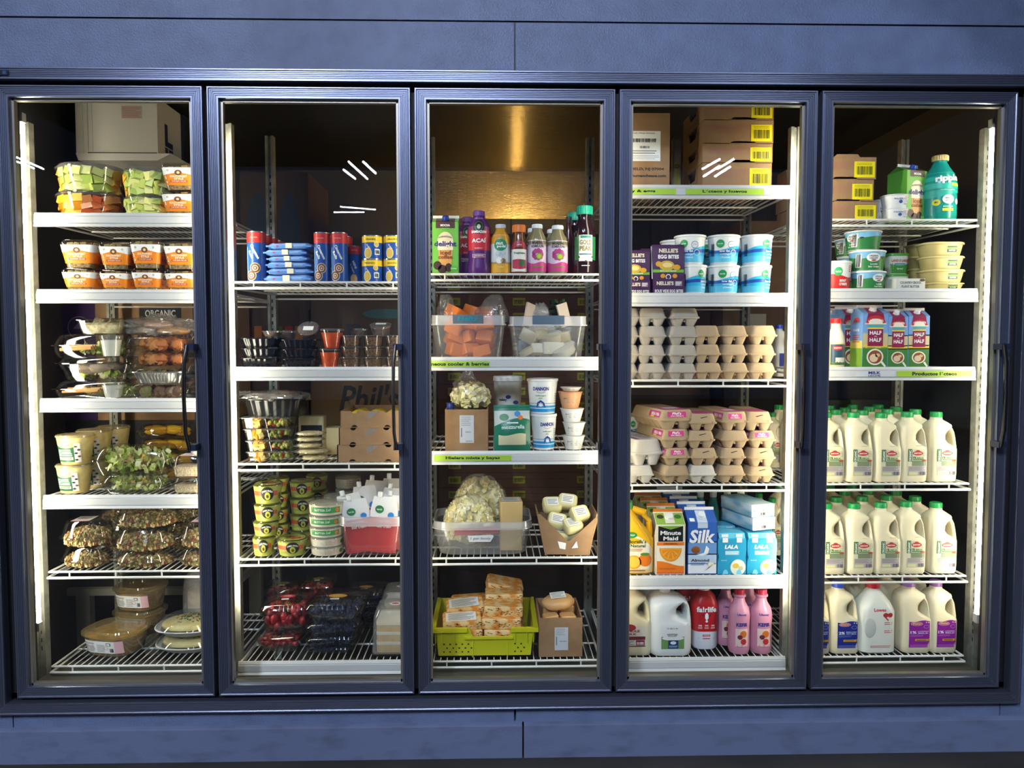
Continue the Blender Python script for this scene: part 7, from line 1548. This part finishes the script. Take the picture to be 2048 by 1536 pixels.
PEA = M('c99c66', .35, bump=.3, bs=30, sss=.1); K_pea = Kind('peach_cheese_piece', 'cheese', (.06, .055, .04), lambda root: part(root, 'cheese', lambda q: q.loft([(0, .054, .05, .01), (.004, .06, .055, .012), (.036, .06, .055, .012), (.04, .052, .048, .01)], PEA)))
for i in range(12):
    o = K_pea.make(); lv = i // 4; o.location = (X0 - .03 + .06*(i % 2), Y0 - .05 + .075*((i // 2) % 2), Z + .008 + lv*.043 + (.012 if i > 9 else 0)); o.rotation_euler = (r.uniform(-.1, .1), r.uniform(-.1, .1), r.uniform(-.2, .2)); o.scale = (.95, .95, 1); tag(o, 'peach-coloured cheese piece, %s layer, %s %s of the open box' % (('bottom', 'middle', 'top')[lv], ('front', 'rear')[(i // 2) % 2], ('left', 'right')[i % 2]), 'cheese', 'peach cheeses in the open box')
K_peab = Kind('large_wrapped_cheese', 'cheese', (.13, .08, .05), lambda root: (part(root, 'cheese', lambda q: q.blob((0, 0, .025), .065, .045, .026, PEA, .08, 2, 1, 26, 14, .6)), part(root, 'label', lambda q: (setattr(q, 'surf', Plane((0, 0, .0535), (1, 0, 0), (0, 1, 0))), q.grid(-.03, .03, -.02, .022, PAPER, 1), q.lines(-.026, .026, -.016, .018, 4, GR, 2)))))
o = K_peab.make(); o.location = (X0, Y0 + .0, Z + .142); o.rotation_euler = (.25, -.08, .1); o.scale = (.95, .95, 1); tag(o, 'large peach-coloured wrapped cheese with a label, on the open box', 'cheese')

# ---- fourth door
Z = S(4, 1)
put(K_schum, 1236, 1340, 226, Z, .20, 'plain brown shipping box with a white barcode sheet, at the left')
gb = 'brown produce boxes with yellow labels'; wb = 'brown produce box with a yellow barcode label'
zz = [Z] + [at(1480, y, .20).z for y in (325, 286, 239, 195)]; lbs = ['lowest of the top shelf pile', 'second lowest of the top shelf pile', 'second highest of the top shelf pile', 'highest of the top shelf pile']
for i, (a, b) in enumerate(((1409, 1549), (1409, 1550), (1410, 1551), (1410, 1551))):
    o = put(K_hbox, a, b, 0, zz[i], .20, '%s, %s' % (wb, lbs[i]), gb, H=zz[i+1] - zz[i] - .002, ds=.95)
K_wbot = Kind('squeeze_pack', 'pack', (.06, .06, .16), lambda root: (part(root, 'body', lambda q: q.loft([(0, .05, .05, .015), (.15, .05, .05, .015), (.16, .03, .03, .01)], M('a8b0a0', .5))), part(root, 'label', lambda q: (setattr(q, 'surf', Surf([(0, .05, .05, .015), (.15, .05, .05, .015)])), q.grid(-.03, .03, .03, .09, PR('b9b832'), 1), q.text('GIZA', 0, .08, INK, w=.03, h=.01, lay=2)))))
put(K_wbot, 1345, 1366, 270, Z, .36, 'small grey and yellow pack between the two brown box piles')
Z = S(4, 2)
for a, b, y, Yf, lb in ((1307, 1370, 488, .185, 'purple egg bites box at the front, right of two'), (1245, 1301, 499, .185, 'purple egg bites box at the left door edge'), (1283, 1330, 496, .31, 'purple egg bites box set back between the front two')):
    put(K_nell, a, b, y, Z, Yf, lb, 'purple egg bites boxes')
gc = 'cottage cheese tubs'; wc = 'white and blue cottage cheese tub'
for i, (a, b, c, d_) in enumerate(((1368, 1421, 1356, 1421), (1423, 1489, 1424, 1490), (1490, 1554, 1491, 1557))):
    o = stack([K_cott[(2, 3, 2)[i]], K_cott[(0, 1, 2)[i]]], [(a, b), (c, d_)], [529, 468], Z, .19, labs(2, wc, 'of the %s front pair' % ('left', 'middle', 'right')[i]), gc, 0)
    for j, p in enumerate(o): back(p, .13, '%s, %s one, just behind the %s pair' % (wc, LV[2][j], ('left', 'middle', 'right')[i]), gc, dx=-.012 - .01*(i == 0)); back(p, .26, '%s, %s one, two rows behind the %s pair' % (wc, LV[2][j], ('left', 'middle', 'right')[i]), gc, dx=.0)
Z = S(4, 3); ge = 'grey egg cartons'; gt = 'tan egg cartons'
for i, (a, b) in enumerate(((1222, 1281), (1279, 1336), (1336, 1396))):
    stack(K_eggg, [(a, b - 1), (a, b), (a, b), (a + 1, b + 1)], [727, 690, 652, 616], Z, .19, labs(4, 'grey pulp egg carton', 'of the %s stack' % ('left', 'middle', 'right')[i]), ge, 1.2, seed=i+3, ds=.95)
for i, (a, b) in enumerate(((1392, 1445), (1445, 1497), (1498, 1553))):
    stack(K_eggt, [(a, b + 2), (a, b), (a - 1, b)], [726, 689, 651], Z, .19, labs(3, 'tan pulp egg carton', 'of the %s stack' % ('left', 'middle', 'right')[i]), gt, 1.2, seed=i+9, ds=.95)
K_jm = Kind('blue_label_jug', 'milk jug', DIM_J, jug(*DIM_J, MILKW, '2a4fc0', lambda q, W, H: q.grid(-W*.3, W*.3, H*.2, H*.45, PR('2a3a8c'), 1)))
put(K_jm, 1553, 1584, 668, Z, .40, 'milk jug with a blue label at the right end behind the tan cartons', ds=.8, H=.2)
Z = S(4, 4); gp = 'egg cartons on the fourth shelf'
C = [([(1316, 1374), (1318, 1373), (1310, 1374), (1302, 1381)], [932, 897, 859, 820], [K_eggt, K_eggp, K_eggp, K_eggp], 'first', .1),
     ([(1376, 1430), (1378, 1433), (1377, 1432), (1384, 1439)], [932, 897, 862, 828], [K_eggw, K_eggm, K_eggm, K_eggm], 'second', 0),
     ([(1436, 1491), (1437, 1490), (1439, 1495), (1437, 1493)], [932, 897, 862, 824], [K_eggt, K_eggm, K_eggt, K_eggp], 'third', 0),
     ([(1491, 1547), (1492, 1549), (1499, 1554), (1494, 1551)], [934, 897, 862, 824], [K_eggm, K_eggm, K_eggp, K_eggm], 'fourth', 0)]
names = {id(K_eggt): 'plain tan egg carton', id(K_eggp): 'tan egg carton with a pink front label', id(K_eggw): 'pale grey egg carton', id(K_eggm): 'tan egg carton with a black pen mark'}
for cols, ys, ks, w_, rz in C:
    stack(ks, cols, ys, Z, .19, ['%s, %s of the %s stack' % (names[id(ks[i])], LV[4][i], w_) for i in range(4)], gp, 2.2, ds=.95, rz=rz, seed=len(w_))
stack([K_eggw, K_eggw], [(1250, 1309), (1246, 1313)], [932, 880], Z, .19, ['whitish egg carton, lower of two left of the pink labelled stack', 'whitish egg carton with a printed lid, upper of two'], gp, 3, ds=.95, rz=.12)
put(K_cott[1], 1256, 1296, 787, Z, .50, 'cottage cheese tub in the dim rear left corner over the egg cartons', gc, H=.1).location.z = Z + .11
q = MB(); q.loft([(0, .09, .10, .02), (.11, .09, .10, .02)], M('2c7c9c', .4)); o = q.build('teal_pack'); o.location = (at(1274, 870, .5).x, .55, Z); tag(o, 'teal pack under the tub in the dim rear left corner', 'pack')
for i, x in enumerate((1512, 1538)): put(K_org, x, x + 32, 815 + i*6, Z, .52 - .0*i, ('green-capped milk jug behind the fourth egg stack', 'green-capped milk jug past the right end of the egg stacks')[i], 'jugs behind the egg cartons', ds=.7, H=.22)
Z = S(4, 5)
put(K_oj, 1237, 1311, 1007, Z, .19, 'yellow handled juice jug with a green cap at the left')
o = put(K_mm, 1312, 1371, 1024, Z, .19, 'orange juice carton with a black panel, frontmost', 'orange juice cartons'); 
for i in range(3): back(o, .10*(i+1), 'orange juice carton with an orange ridge, %s behind the front one' % ordn[i], 'orange juice cartons', dx=-.004*(i+1))
o = put(K_silk, 1376, 1435, 1020, Z, .19, 'blue almond milk carton, frontmost', 'almond milk cartons')
for i in range(4): back(o, .098*(i+1), 'blue almond milk carton, %s behind the front one' % ordn[i], 'almond milk cartons', dx=-.004*(i+1))
a = put(K_lala, 1436, 1493, 1065, Z, .19, 'light blue yogurt drink pack, left of the front two', 'light blue drink packs'); b = put(K_lala, 1495, 1554, 1065, Z, .19, 'light blue yogurt drink pack, right of the front two', 'light blue drink packs')
back(a, .11, 'light blue yogurt drink pack, behind the left front one', 'light blue drink packs'); back(b, .11, 'light blue yogurt drink pack, behind the right front one', 'light blue drink packs')
z = a.location.z + (at(1465, 1065, .19).z - Z) + .001
o = put(K_lalalie, 1486, 1539, 1036, z, .215, 'yogurt drink pack lying on its side, lower of two', 'lying drink packs', H=.047, ds=1.35, rz=.30, wf=1.05); p = put(K_lalalie, 1484, 1538, 1004, z + .048, .215, 'yogurt drink pack lying on its side, upper of two', 'lying drink packs', H=.047, ds=1.35, rz=.30, wf=1.05)
for i, (x, y) in enumerate(((1392, 975), (1418, 975), (1446, 977), (1474, 975))): put(K_teal, x, x + 24, y, Z, .50, 'teal drink bottle, %s from the left in the dim back row' % ordn[i], 'teal bottles at the back', H=.235)
put(K_org, 1510, 1545, 985, Z, .52, 'green-capped milk jug behind the lying drink packs', 'dim milk jugs', H=.22, ds=.8); put(K_org, 1538, 1572, 990, Z, .42, 'green-capped milk jug at the right end behind the drink packs', 'dim milk jugs', H=.22, ds=.8)
Z = S(4, 6)
o = put(K_whole, 1239, 1306, 1176, Z, .19, 'milk jug with a maroon label at the left door edge', 'large milk jugs'); back(o, .13, 'milk jug hidden behind the maroon-labelled one', 'large milk jugs', dx=-.01)
o = put(K_gallon, 1303, 1388, 1182, Z, .18, 'wide white milk jug with a green and blue label', 'large milk jugs'); back(o, .19, 'wide white milk jug behind the green-labelled one', 'large milk jugs', dx=-.01)
o = put(K_fair, 1388, 1440, 1176, Z, .24, 'red and white milk bottle with a white cap', 'red milk bottles'); back(o, .12, 'red and white milk bottle behind the front one', 'red milk bottles', dx=-.02)
gk = 'pink kefir bottles'
for a, b, y, Yf, lb in ((1464, 1507, 1184, .19, 'pink kefir bottle, left one of the front pair'), (1508, 1552, 1184, .19, 'pink kefir bottle, right one of the front pair'), (1438, 1476, 1175, .27, 'pink kefir bottle beside the red milk bottle'), (1486, 1522, 1174, .29, 'pink kefir bottle behind the gap of the front pair')): put(K_kefir, a, b, y, Z, Yf, lb, gk, H=(None if Yf < .2 else .235))

# ---- fifth door
Z = S(5, 1); zz = [Z] + [at(1700, y, .20).z for y in (402, 358, 313)]
for i, (a, b, lb) in enumerate(((1622, 1764, 'lowest of three'), (1619, 1756, 'middle of three'), (1621, 1760, 'highest of three'))): put(K_hbox, a, b, 0, zz[i], .20, '%s, %s left of the coffee carton' % (wb, lb), gb, H=zz[i+1] - zz[i] - .002, ds=.95)
put(K_coffee, 1800, 1857, 324, Z, .235, 'green and brown iced coffee carton behind the small white cups', 'iced coffee cartons', rz=.28, wf=.88); 
put(K_ripple, 1867, 1932, 304, Z, .19, 'large teal milk bottle with a gold cap')
stack(K_cup5, [(1777, 1828), (1776, 1829)], [415, 387], Z, .185, labs(2, 'small white and blue cream cheese cup', 'of two before the coffee carton'), 'cream cheese cups', 1)
put(K_cup5, 1752, 1790, 398, Z, .36, 'dim white cup behind the produce boxes', 'cream cheese cups')
Z = S(5, 2)
put(K_sour, 1656, 1716, 521, Z, .19, 'red and white sour cream tub at the left')
stack([K_ov[2], K_ov[1], K_ov[0]], [(1719, 1786), (1716, 1787), (1708, 1779)], [541, 499, 459], Z, .19, labs(3, 'green and blue sour cream tub', 'of the leaning stack'), 'green sour cream tubs', 0)
stack([K_ov[0], K_ov[1], K_ov[0]], [(1690, 1740), (1686, 1732), (1682, 1734)], [548, 513, 476], Z, .34, labs(3, 'green and blue sour cream tub', 'of the stack behind the red tub'), 'green sour cream tubs', 0)
put(K_pbox, 1792, 1850, 556, Z, .19, 'small grey plant butter box in front of the spread tub', 'plant butter boxes', H=.041)
z_ = Z
stack([K_lol, K_lol], [(1780, 1822)]*2, [548, 506], Z, .30, labs(2, 'white tub with a green lid', 'behind the plant butter box'), 'green-lidded spread tubs', 0)
gb2 = 'gold butter tubs'
o = stack(K_butter, [(1860, 1939), (1858, 1941), (1858, 1940), (1856, 1940)], [565, 538, 511, 483], Z, .19, labs(4, 'gold butter tub with a dark label', 'of the front stack'), gb2, 0)
stack(K_butter, [(1828, 1892)]*4, [560, 536, 512, 487], Z, .36, labs(4, 'gold butter tub with a dark label', 'of the stack behind the front one'), gb2, 0)
Z = S(5, 3)
put(K_creamb, 1663, 1698, 636, Z, .19, 'cream bottle with a red cap and a barn label'); put(K_creamw, 1640, 1667, 638, Z, .21, 'cream bottle with an orange label at the left door edge')
o = put(K_halfbig, 1726, 1777, 609, Z, .19, 'large half and half carton, largest of three in front', 'half and half cartons'); 
back(o, .11, 'large half and half carton, first behind the front large one', 'half and half cartons', dx=-.03); back(o, .22, 'large half and half carton, second behind the front large one', 'half and half cartons', dx=-.06)
for a, b, y, lb in ((1777, 1817, 617, 'small half and half carton, middle of three in front'), (1818, 1860, 615, 'small half and half carton, rightmost of three in front')): p = put(K_half, a, b, y, Z, .19, lb, 'half and half cartons'); back(p, .09, lb.replace('of three in front', 'of three, one row back'), 'half and half cartons', dx=-.004)
def jugs(Z, kinds, cols, ytop, rows, what, grp, dxs, pitch=.115):
    nm = ('leftmost', 'second', 'middle', 'fourth', 'rightmost')
    for i, (a, b) in enumerate(cols):
        o = put(kinds[i], a, b, ytop[i], Z, .19, '%s, %s of the front row' % (what[i], nm[i]), grp, ds=1.0)
        for k in range(rows): back(o, pitch*(k+1), '%s, %s in the %s row' % (what[i], nm[i], ('second', 'third', 'rearmost')[k]), grp, dx=dxs*(k+1))
wj = 'green-capped organic milk jug'
jugs(S(5, 4), [K_org]*5, [(1640, 1695), (1697, 1752), (1754, 1809), (1807, 1861), (1865, 1921)], [827, 827, 828, 826, 826], 3, [wj + ' of the upper jug shelf']*5, 'organic milk jugs, upper shelf', -.012)
jugs(S(5, 5), [K_org]*5, [(1642, 1696), (1698, 1754), (1753, 1808), (1805, 1858), (1864, 1921)], [1012, 1012, 1010, 1008, 1010], 3, [wj + ' of the lower jug shelf']*5, 'organic milk jugs, lower shelf', -.012)
Z = S(5, 6); gl = 'milk jugs on the lowest shelf'
o = put(K_blue, 1610, 1666, 1172, Z, .19, 'blue-capped milk jug cut off by the door edge', gl); 
o1 = put(K_blue, 1665, 1724, 1172, Z, .19, 'blue-capped milk jug left of the heart bottle', gl); back(o1, .12, 'blue-capped milk jug behind the left blue pair', gl, dx=-.01); back(o, .12, 'milk jug behind the one cut off by the door edge', gl)
put(K_redcap, 1723, 1798, 1171, Z, .19, 'milk bottle with a red cap and a printed heart')
o3 = put(K_purp, 1808, 1869, 1170, Z, .19, 'purple-capped milk jug beside the heart bottle', gl); o4 = put(K_purp, 1865, 1921, 1169, Z, .19, 'purple-capped milk jug at the right end', gl)
for p, lb in ((o3, 'beside the heart bottle'), (o4, 'at the right end')): back(p, .12, 'purple-capped milk jug in the second row %s' % lb, gl, dx=-.025); back(p, .24, 'purple-capped milk jug in the third row %s' % lb, gl, dx=-.03)
c = back(o3, .13, 'purple-capped milk jug in the second row behind the heart bottle', gl, dx=-.125); back(o3, .25, 'purple-capped milk jug in the third row behind the heart bottle', gl, dx=-.13)
# ------------------------------------------------------------------ the stock room behind the shelves
def bbox(name, x0, x1, y0, y1, Yf, D, label, decal=None, m=None, group=None, side=None):
    """big box seen between pixel columns x0..x1 and rows y0..y1 at depth Yf"""
    xm = (x0+x1)/2; a = at(x0, (y0+y1)/2, Yf).x; b = at(x1, (y0+y1)/2, Yf).x; z1 = at(xm, y0, Yf).z; z0 = at(xm, y1, Yf).z
    root = empty(name, ((a+b)/2, Yf + D/2, z0)); W = b-a; H = z1-z0
    part(root, 'box', lambda q: q.box(-W/2, W/2, -D/2, D/2, 0, H, m or KRAFT))
    if decal: part(root, 'label', lambda q: (setattr(q, 'surf', Plane((0, -D/2, 0), (1, 0, 0), (0, 0, 1))), decal(q, W, H)))
    tag(root, label, 'cardboard box', group); return root, z0
# evaporator of the first door
def evap():
    Yf = .80; p0 = at(165, 200, Yf); p1 = at(316, 308, Yf); x0, x1, z0 = p0.x, p1.x, p1.z; z1 = CZ - .03; D = .75
    r = empty('cooling_unit', ((x0+x1)/2, Yf, z0)); W = x1-x0; H = z1-z0; g = M('e6e2d6', .4)
    part(r, 'housing', lambda q: (q.box(-W/2, W/2, 0, D, 0, H, g), q.box(-W/2 - .03, -W/2, -.004, D, .0, H, g)))
    part(r, 'drip_pan', lambda q: q.prism([(-W/2 - .03, 0), (-W/2 - .02, -.03), (W/2, -.03), (W/2 + .06, 0)], -.01, D, M('efece2', .35)))
    def f(q): q.surf = Plane((0, 0, 0), (1, 0, 0), (0, 0, 1)); q.grid(W*.02, W*.30, H*.62, H*.84, PR('c6bfb2'), 1); q.lines(W*.03, W*.29, H*.63, H*.83, 7, PR('c98a78'), 2); q.grid(-W*.44, -W*.435, .01, H, INK, 1); q.grid(-W*.38, -W*.375, .01, H, GR, 1); q.grid(-W*.45, W*.49, 0.002, 0.006, INK, 1)
    part(r, 'label', f)
    def g2(q):
        q.surf = Plane((W/2, 0, 0), (0, 1, 0), (0, 0, 1)); b = PR('25305c')
        q.grid(.07, .10, H*.30, H*.62, b, 1, 1); q.grid(.07, .15, H*.22, H*.32, b, 1, 1); q.grid(.07, .15, H*.10, H*.20, b, 1, 1); q.text('L', .11, H*.15, W_, w=.02, h=.02, lay=2)
    part(r, 'logo', g2)
    def fan(q):
        b = M('1c2238', .4); q.box(W/2, W/2 + .012, .24, D, .0, H, b)
        for k in range(7): R = .03 + k*.026; q.tube([(W/2 + .022, .47 + R*cos(t*pi/14), H*.45 + R*sin(t*pi/14)) for t in range(28)], .0022, M('0e101c', .4), 5, closed=True)
    part(r, 'fan_panel', fan)
    tag(r, 'big pale cooling unit with a dark blue fan panel, hanging from the ceiling', 'cooling unit')
    o = MB(); p = at(120, 236, 1.2); a = Vector((-CX, 1.2, p.z)); o.tube([a, Vector((x0 - .03, 1.2, p.z - .02))], .018, M('9a9484', .5), 10); t = o.build('pipe'); tag(t, 'thick grey pipe running from the left wall to the cooling unit', 'pipe')
    o = MB(); q0 = at(80, 245, 1.3); o.tube([(-CX, 1.3, at(82, 225, 1.3).z), (at(84, 255, 1.3).x, 1.3, at(84, 258, 1.3).z), (at(95, 275, 1.3).x, 1.3, at(95, 275, 1.3).z), (at(150, 274, 1.3).x, 1.3, at(150, 274, 1.3).z)], .006, M('77756c', .5), 8); t = o.build('drain_hose'); tag(t, 'thin grey hose curving down to the cooling unit', 'hose')
evap()
PUR = M('3d2258', .6)
def organ(q, W, H):
    q.grid(-W/2, -W*.30, 0, H, PUR, 1); q.grid(W*.30, W/2, 0, H, PUR, 1); q.ringd(-W*.40, H*.78, .045, .05, M('8a7ab0', .6), 2, 24); q.poly([(-W*.44, H*.77), (-W*.40, H*.83), (-W*.36, H*.77)], M('8a7ab0', .6), 2); q.ringd(W*.40, H*.78, .045, .05, M('8a7ab0', .6), 2, 24)
    q.grid(-.02, .16, H*.86, H*.95, M('1a1614', .6), 2); q.text('ORGANIC', .07, H*.90, PAPER, w=.13, h=.03, lay=3, bold=.02); q.text('ORGANIC', .08, H*.72, PUR, w=.30, h=.05, lay=2, bold=.03); q.text('ORGANIC FOOD & FARMING', .05, H*.14, PUR, w=.34, h=.018, lay=2)
K5 = M('93744e', .8, bump=.15, bs=80)
bbox('banana_box', 128, 452, 603, 840, .83, .32, 'large purple and brown box reading ORGANIC behind the third shelf', organ)
bbox('black_crate', 112, 470, 842, 905, 1.15, .45, 'black plastic crate under the purple and brown box', lambda q, W, H: [q.grid(-W*.45 + i*W*.18, -W*.32 + i*W*.18, H*.3, H*.7, M('050506', .6), 1) for i in range(6)], M('18181a', .4))['category'] if False else None
def crateb(x0, x1, y0, y1, Yf, D, label, m):
    r, z0 = bbox('black_crate', x0, x1, y0, y1, Yf, D, label, lambda q, W, H: [q.grid(-W*.46 + i*W*.16, -W*.34 + i*W*.16, H*.25, H*.75, M('050506', .6), 1, .05) for i in range(6)], m); r['category'] = 'crate'; return r
KB = M('1b1b1e', .4)
crateb(128, 452, 840, 930, .83, .32, 'black plastic crate directly under the purple and brown box', KB); crateb(128, 452, 930, 1176, .83, .32, 'tall black plastic crate standing on the low grey rack', KB)
def rack(x0, x1, ytop, Yf, D, label):
    a, b = at(x0, ytop, Yf).x, at(x1, ytop, Yf).x; z = at((x0+x1)/2, ytop, Yf).z; r = empty('low_rack', ((a+b)/2, Yf, 0.03)); h = z - .03; W = b-a; m = M('a3a294', .5, .2)
    part(r, 'top', lambda q: q.box(-W/2, W/2, 0, D, h - .03, h, m))
    for i, (x, y) in enumerate(((-W/2 + .04, .0), (W/2 - .07, 0), (-W/2 + .04, D - .04), (W/2 - .07, D - .04), (-.02, 0))): part(r, 'leg', lambda q: q.box(x, x + .06, y, y + .04, 0, h - .03, m))
    tag(r, label, 'rack'); return r
rack(132, 460, 1177, .80, .5, 'low grey rack on the floor behind the first door')
def circ(q, W, H): q.ell(-W*.25, H*.55, W*.17, H*.30, M('27384c', .6), 1, 30); q.ell(W*.22, H*.50, W*.17, H*.34, M('27384c', .6), 1, 30); q.poly([(-W*.46, H*.05), (-W*.43, H*.16), (-W*.40, H*.05)], M('27384c', .6), 1)
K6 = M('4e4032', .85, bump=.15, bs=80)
def stockcol(x0, x1, ys, Yf, D, names):
    for i in range(len(names)): 
        lb, dec, m = names[i]; bbox('stock_box', x0, x1, ys[i], ys[i+1], Yf, D, lb, dec, m, 'stacked stock boxes behind the shelves')
lw = lambda t, c='2c2018': (lambda q, W, H: q.text(t, 0, H*.6, M(c, .6), w=W*.6, lay=1, bold=.03))
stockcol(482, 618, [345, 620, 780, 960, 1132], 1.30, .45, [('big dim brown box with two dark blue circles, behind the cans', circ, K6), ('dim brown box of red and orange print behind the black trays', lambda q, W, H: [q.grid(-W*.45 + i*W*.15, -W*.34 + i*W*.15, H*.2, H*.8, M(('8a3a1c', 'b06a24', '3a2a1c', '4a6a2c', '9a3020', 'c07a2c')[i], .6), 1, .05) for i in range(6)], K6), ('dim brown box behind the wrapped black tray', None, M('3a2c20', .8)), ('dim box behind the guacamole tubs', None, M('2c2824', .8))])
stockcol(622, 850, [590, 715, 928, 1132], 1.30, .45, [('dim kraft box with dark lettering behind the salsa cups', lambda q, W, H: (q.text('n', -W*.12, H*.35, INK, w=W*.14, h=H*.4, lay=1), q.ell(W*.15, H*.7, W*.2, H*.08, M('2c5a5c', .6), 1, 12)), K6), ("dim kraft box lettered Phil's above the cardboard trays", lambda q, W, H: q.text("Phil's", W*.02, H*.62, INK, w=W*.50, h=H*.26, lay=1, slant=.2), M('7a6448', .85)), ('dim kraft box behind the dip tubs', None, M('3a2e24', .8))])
# stack of labelled boxes at the back of the third door, the bulb glows above them
def ylab(q, W, H):
    for i in range(3): q.grid(-W*.44 + i*W*.40, -W*.44 + i*W*.40 + .07, H*.25, H*.75, M('a8a21c', .6), 1); q.bars(-W*.44 + i*W*.40 + .008, -W*.44 + i*W*.40 + .062, H*.35, H*.62, M('4a4a14', .6), 2, 10)
    q.lines(-W*.2, W*.3, H*.5, H*.62, 1, M('5a3020', .7), 1)
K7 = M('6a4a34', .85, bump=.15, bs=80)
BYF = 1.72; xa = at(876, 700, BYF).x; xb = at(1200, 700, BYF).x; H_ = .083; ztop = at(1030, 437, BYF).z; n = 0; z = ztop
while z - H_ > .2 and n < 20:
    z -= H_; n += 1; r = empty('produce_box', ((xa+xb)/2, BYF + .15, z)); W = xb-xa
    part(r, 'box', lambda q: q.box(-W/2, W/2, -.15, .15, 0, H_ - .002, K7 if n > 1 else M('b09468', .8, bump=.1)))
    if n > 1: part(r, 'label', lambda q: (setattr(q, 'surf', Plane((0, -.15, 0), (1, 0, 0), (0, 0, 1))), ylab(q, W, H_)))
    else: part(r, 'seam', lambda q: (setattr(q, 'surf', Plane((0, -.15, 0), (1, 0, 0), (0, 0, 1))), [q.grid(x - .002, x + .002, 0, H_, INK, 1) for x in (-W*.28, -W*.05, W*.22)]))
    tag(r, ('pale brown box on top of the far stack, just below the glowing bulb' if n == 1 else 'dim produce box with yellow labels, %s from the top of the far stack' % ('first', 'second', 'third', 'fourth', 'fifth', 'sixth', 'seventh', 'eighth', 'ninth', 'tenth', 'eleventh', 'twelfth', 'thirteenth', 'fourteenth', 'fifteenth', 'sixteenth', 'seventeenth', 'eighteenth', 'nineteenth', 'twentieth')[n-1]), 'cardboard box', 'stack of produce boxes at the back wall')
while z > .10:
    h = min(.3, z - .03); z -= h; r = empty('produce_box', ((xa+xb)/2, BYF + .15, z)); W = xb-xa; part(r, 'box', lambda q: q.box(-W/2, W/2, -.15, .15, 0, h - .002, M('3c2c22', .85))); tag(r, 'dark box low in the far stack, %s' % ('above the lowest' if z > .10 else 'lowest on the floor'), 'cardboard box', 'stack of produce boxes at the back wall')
# dim stock behind fourth and fifth doors
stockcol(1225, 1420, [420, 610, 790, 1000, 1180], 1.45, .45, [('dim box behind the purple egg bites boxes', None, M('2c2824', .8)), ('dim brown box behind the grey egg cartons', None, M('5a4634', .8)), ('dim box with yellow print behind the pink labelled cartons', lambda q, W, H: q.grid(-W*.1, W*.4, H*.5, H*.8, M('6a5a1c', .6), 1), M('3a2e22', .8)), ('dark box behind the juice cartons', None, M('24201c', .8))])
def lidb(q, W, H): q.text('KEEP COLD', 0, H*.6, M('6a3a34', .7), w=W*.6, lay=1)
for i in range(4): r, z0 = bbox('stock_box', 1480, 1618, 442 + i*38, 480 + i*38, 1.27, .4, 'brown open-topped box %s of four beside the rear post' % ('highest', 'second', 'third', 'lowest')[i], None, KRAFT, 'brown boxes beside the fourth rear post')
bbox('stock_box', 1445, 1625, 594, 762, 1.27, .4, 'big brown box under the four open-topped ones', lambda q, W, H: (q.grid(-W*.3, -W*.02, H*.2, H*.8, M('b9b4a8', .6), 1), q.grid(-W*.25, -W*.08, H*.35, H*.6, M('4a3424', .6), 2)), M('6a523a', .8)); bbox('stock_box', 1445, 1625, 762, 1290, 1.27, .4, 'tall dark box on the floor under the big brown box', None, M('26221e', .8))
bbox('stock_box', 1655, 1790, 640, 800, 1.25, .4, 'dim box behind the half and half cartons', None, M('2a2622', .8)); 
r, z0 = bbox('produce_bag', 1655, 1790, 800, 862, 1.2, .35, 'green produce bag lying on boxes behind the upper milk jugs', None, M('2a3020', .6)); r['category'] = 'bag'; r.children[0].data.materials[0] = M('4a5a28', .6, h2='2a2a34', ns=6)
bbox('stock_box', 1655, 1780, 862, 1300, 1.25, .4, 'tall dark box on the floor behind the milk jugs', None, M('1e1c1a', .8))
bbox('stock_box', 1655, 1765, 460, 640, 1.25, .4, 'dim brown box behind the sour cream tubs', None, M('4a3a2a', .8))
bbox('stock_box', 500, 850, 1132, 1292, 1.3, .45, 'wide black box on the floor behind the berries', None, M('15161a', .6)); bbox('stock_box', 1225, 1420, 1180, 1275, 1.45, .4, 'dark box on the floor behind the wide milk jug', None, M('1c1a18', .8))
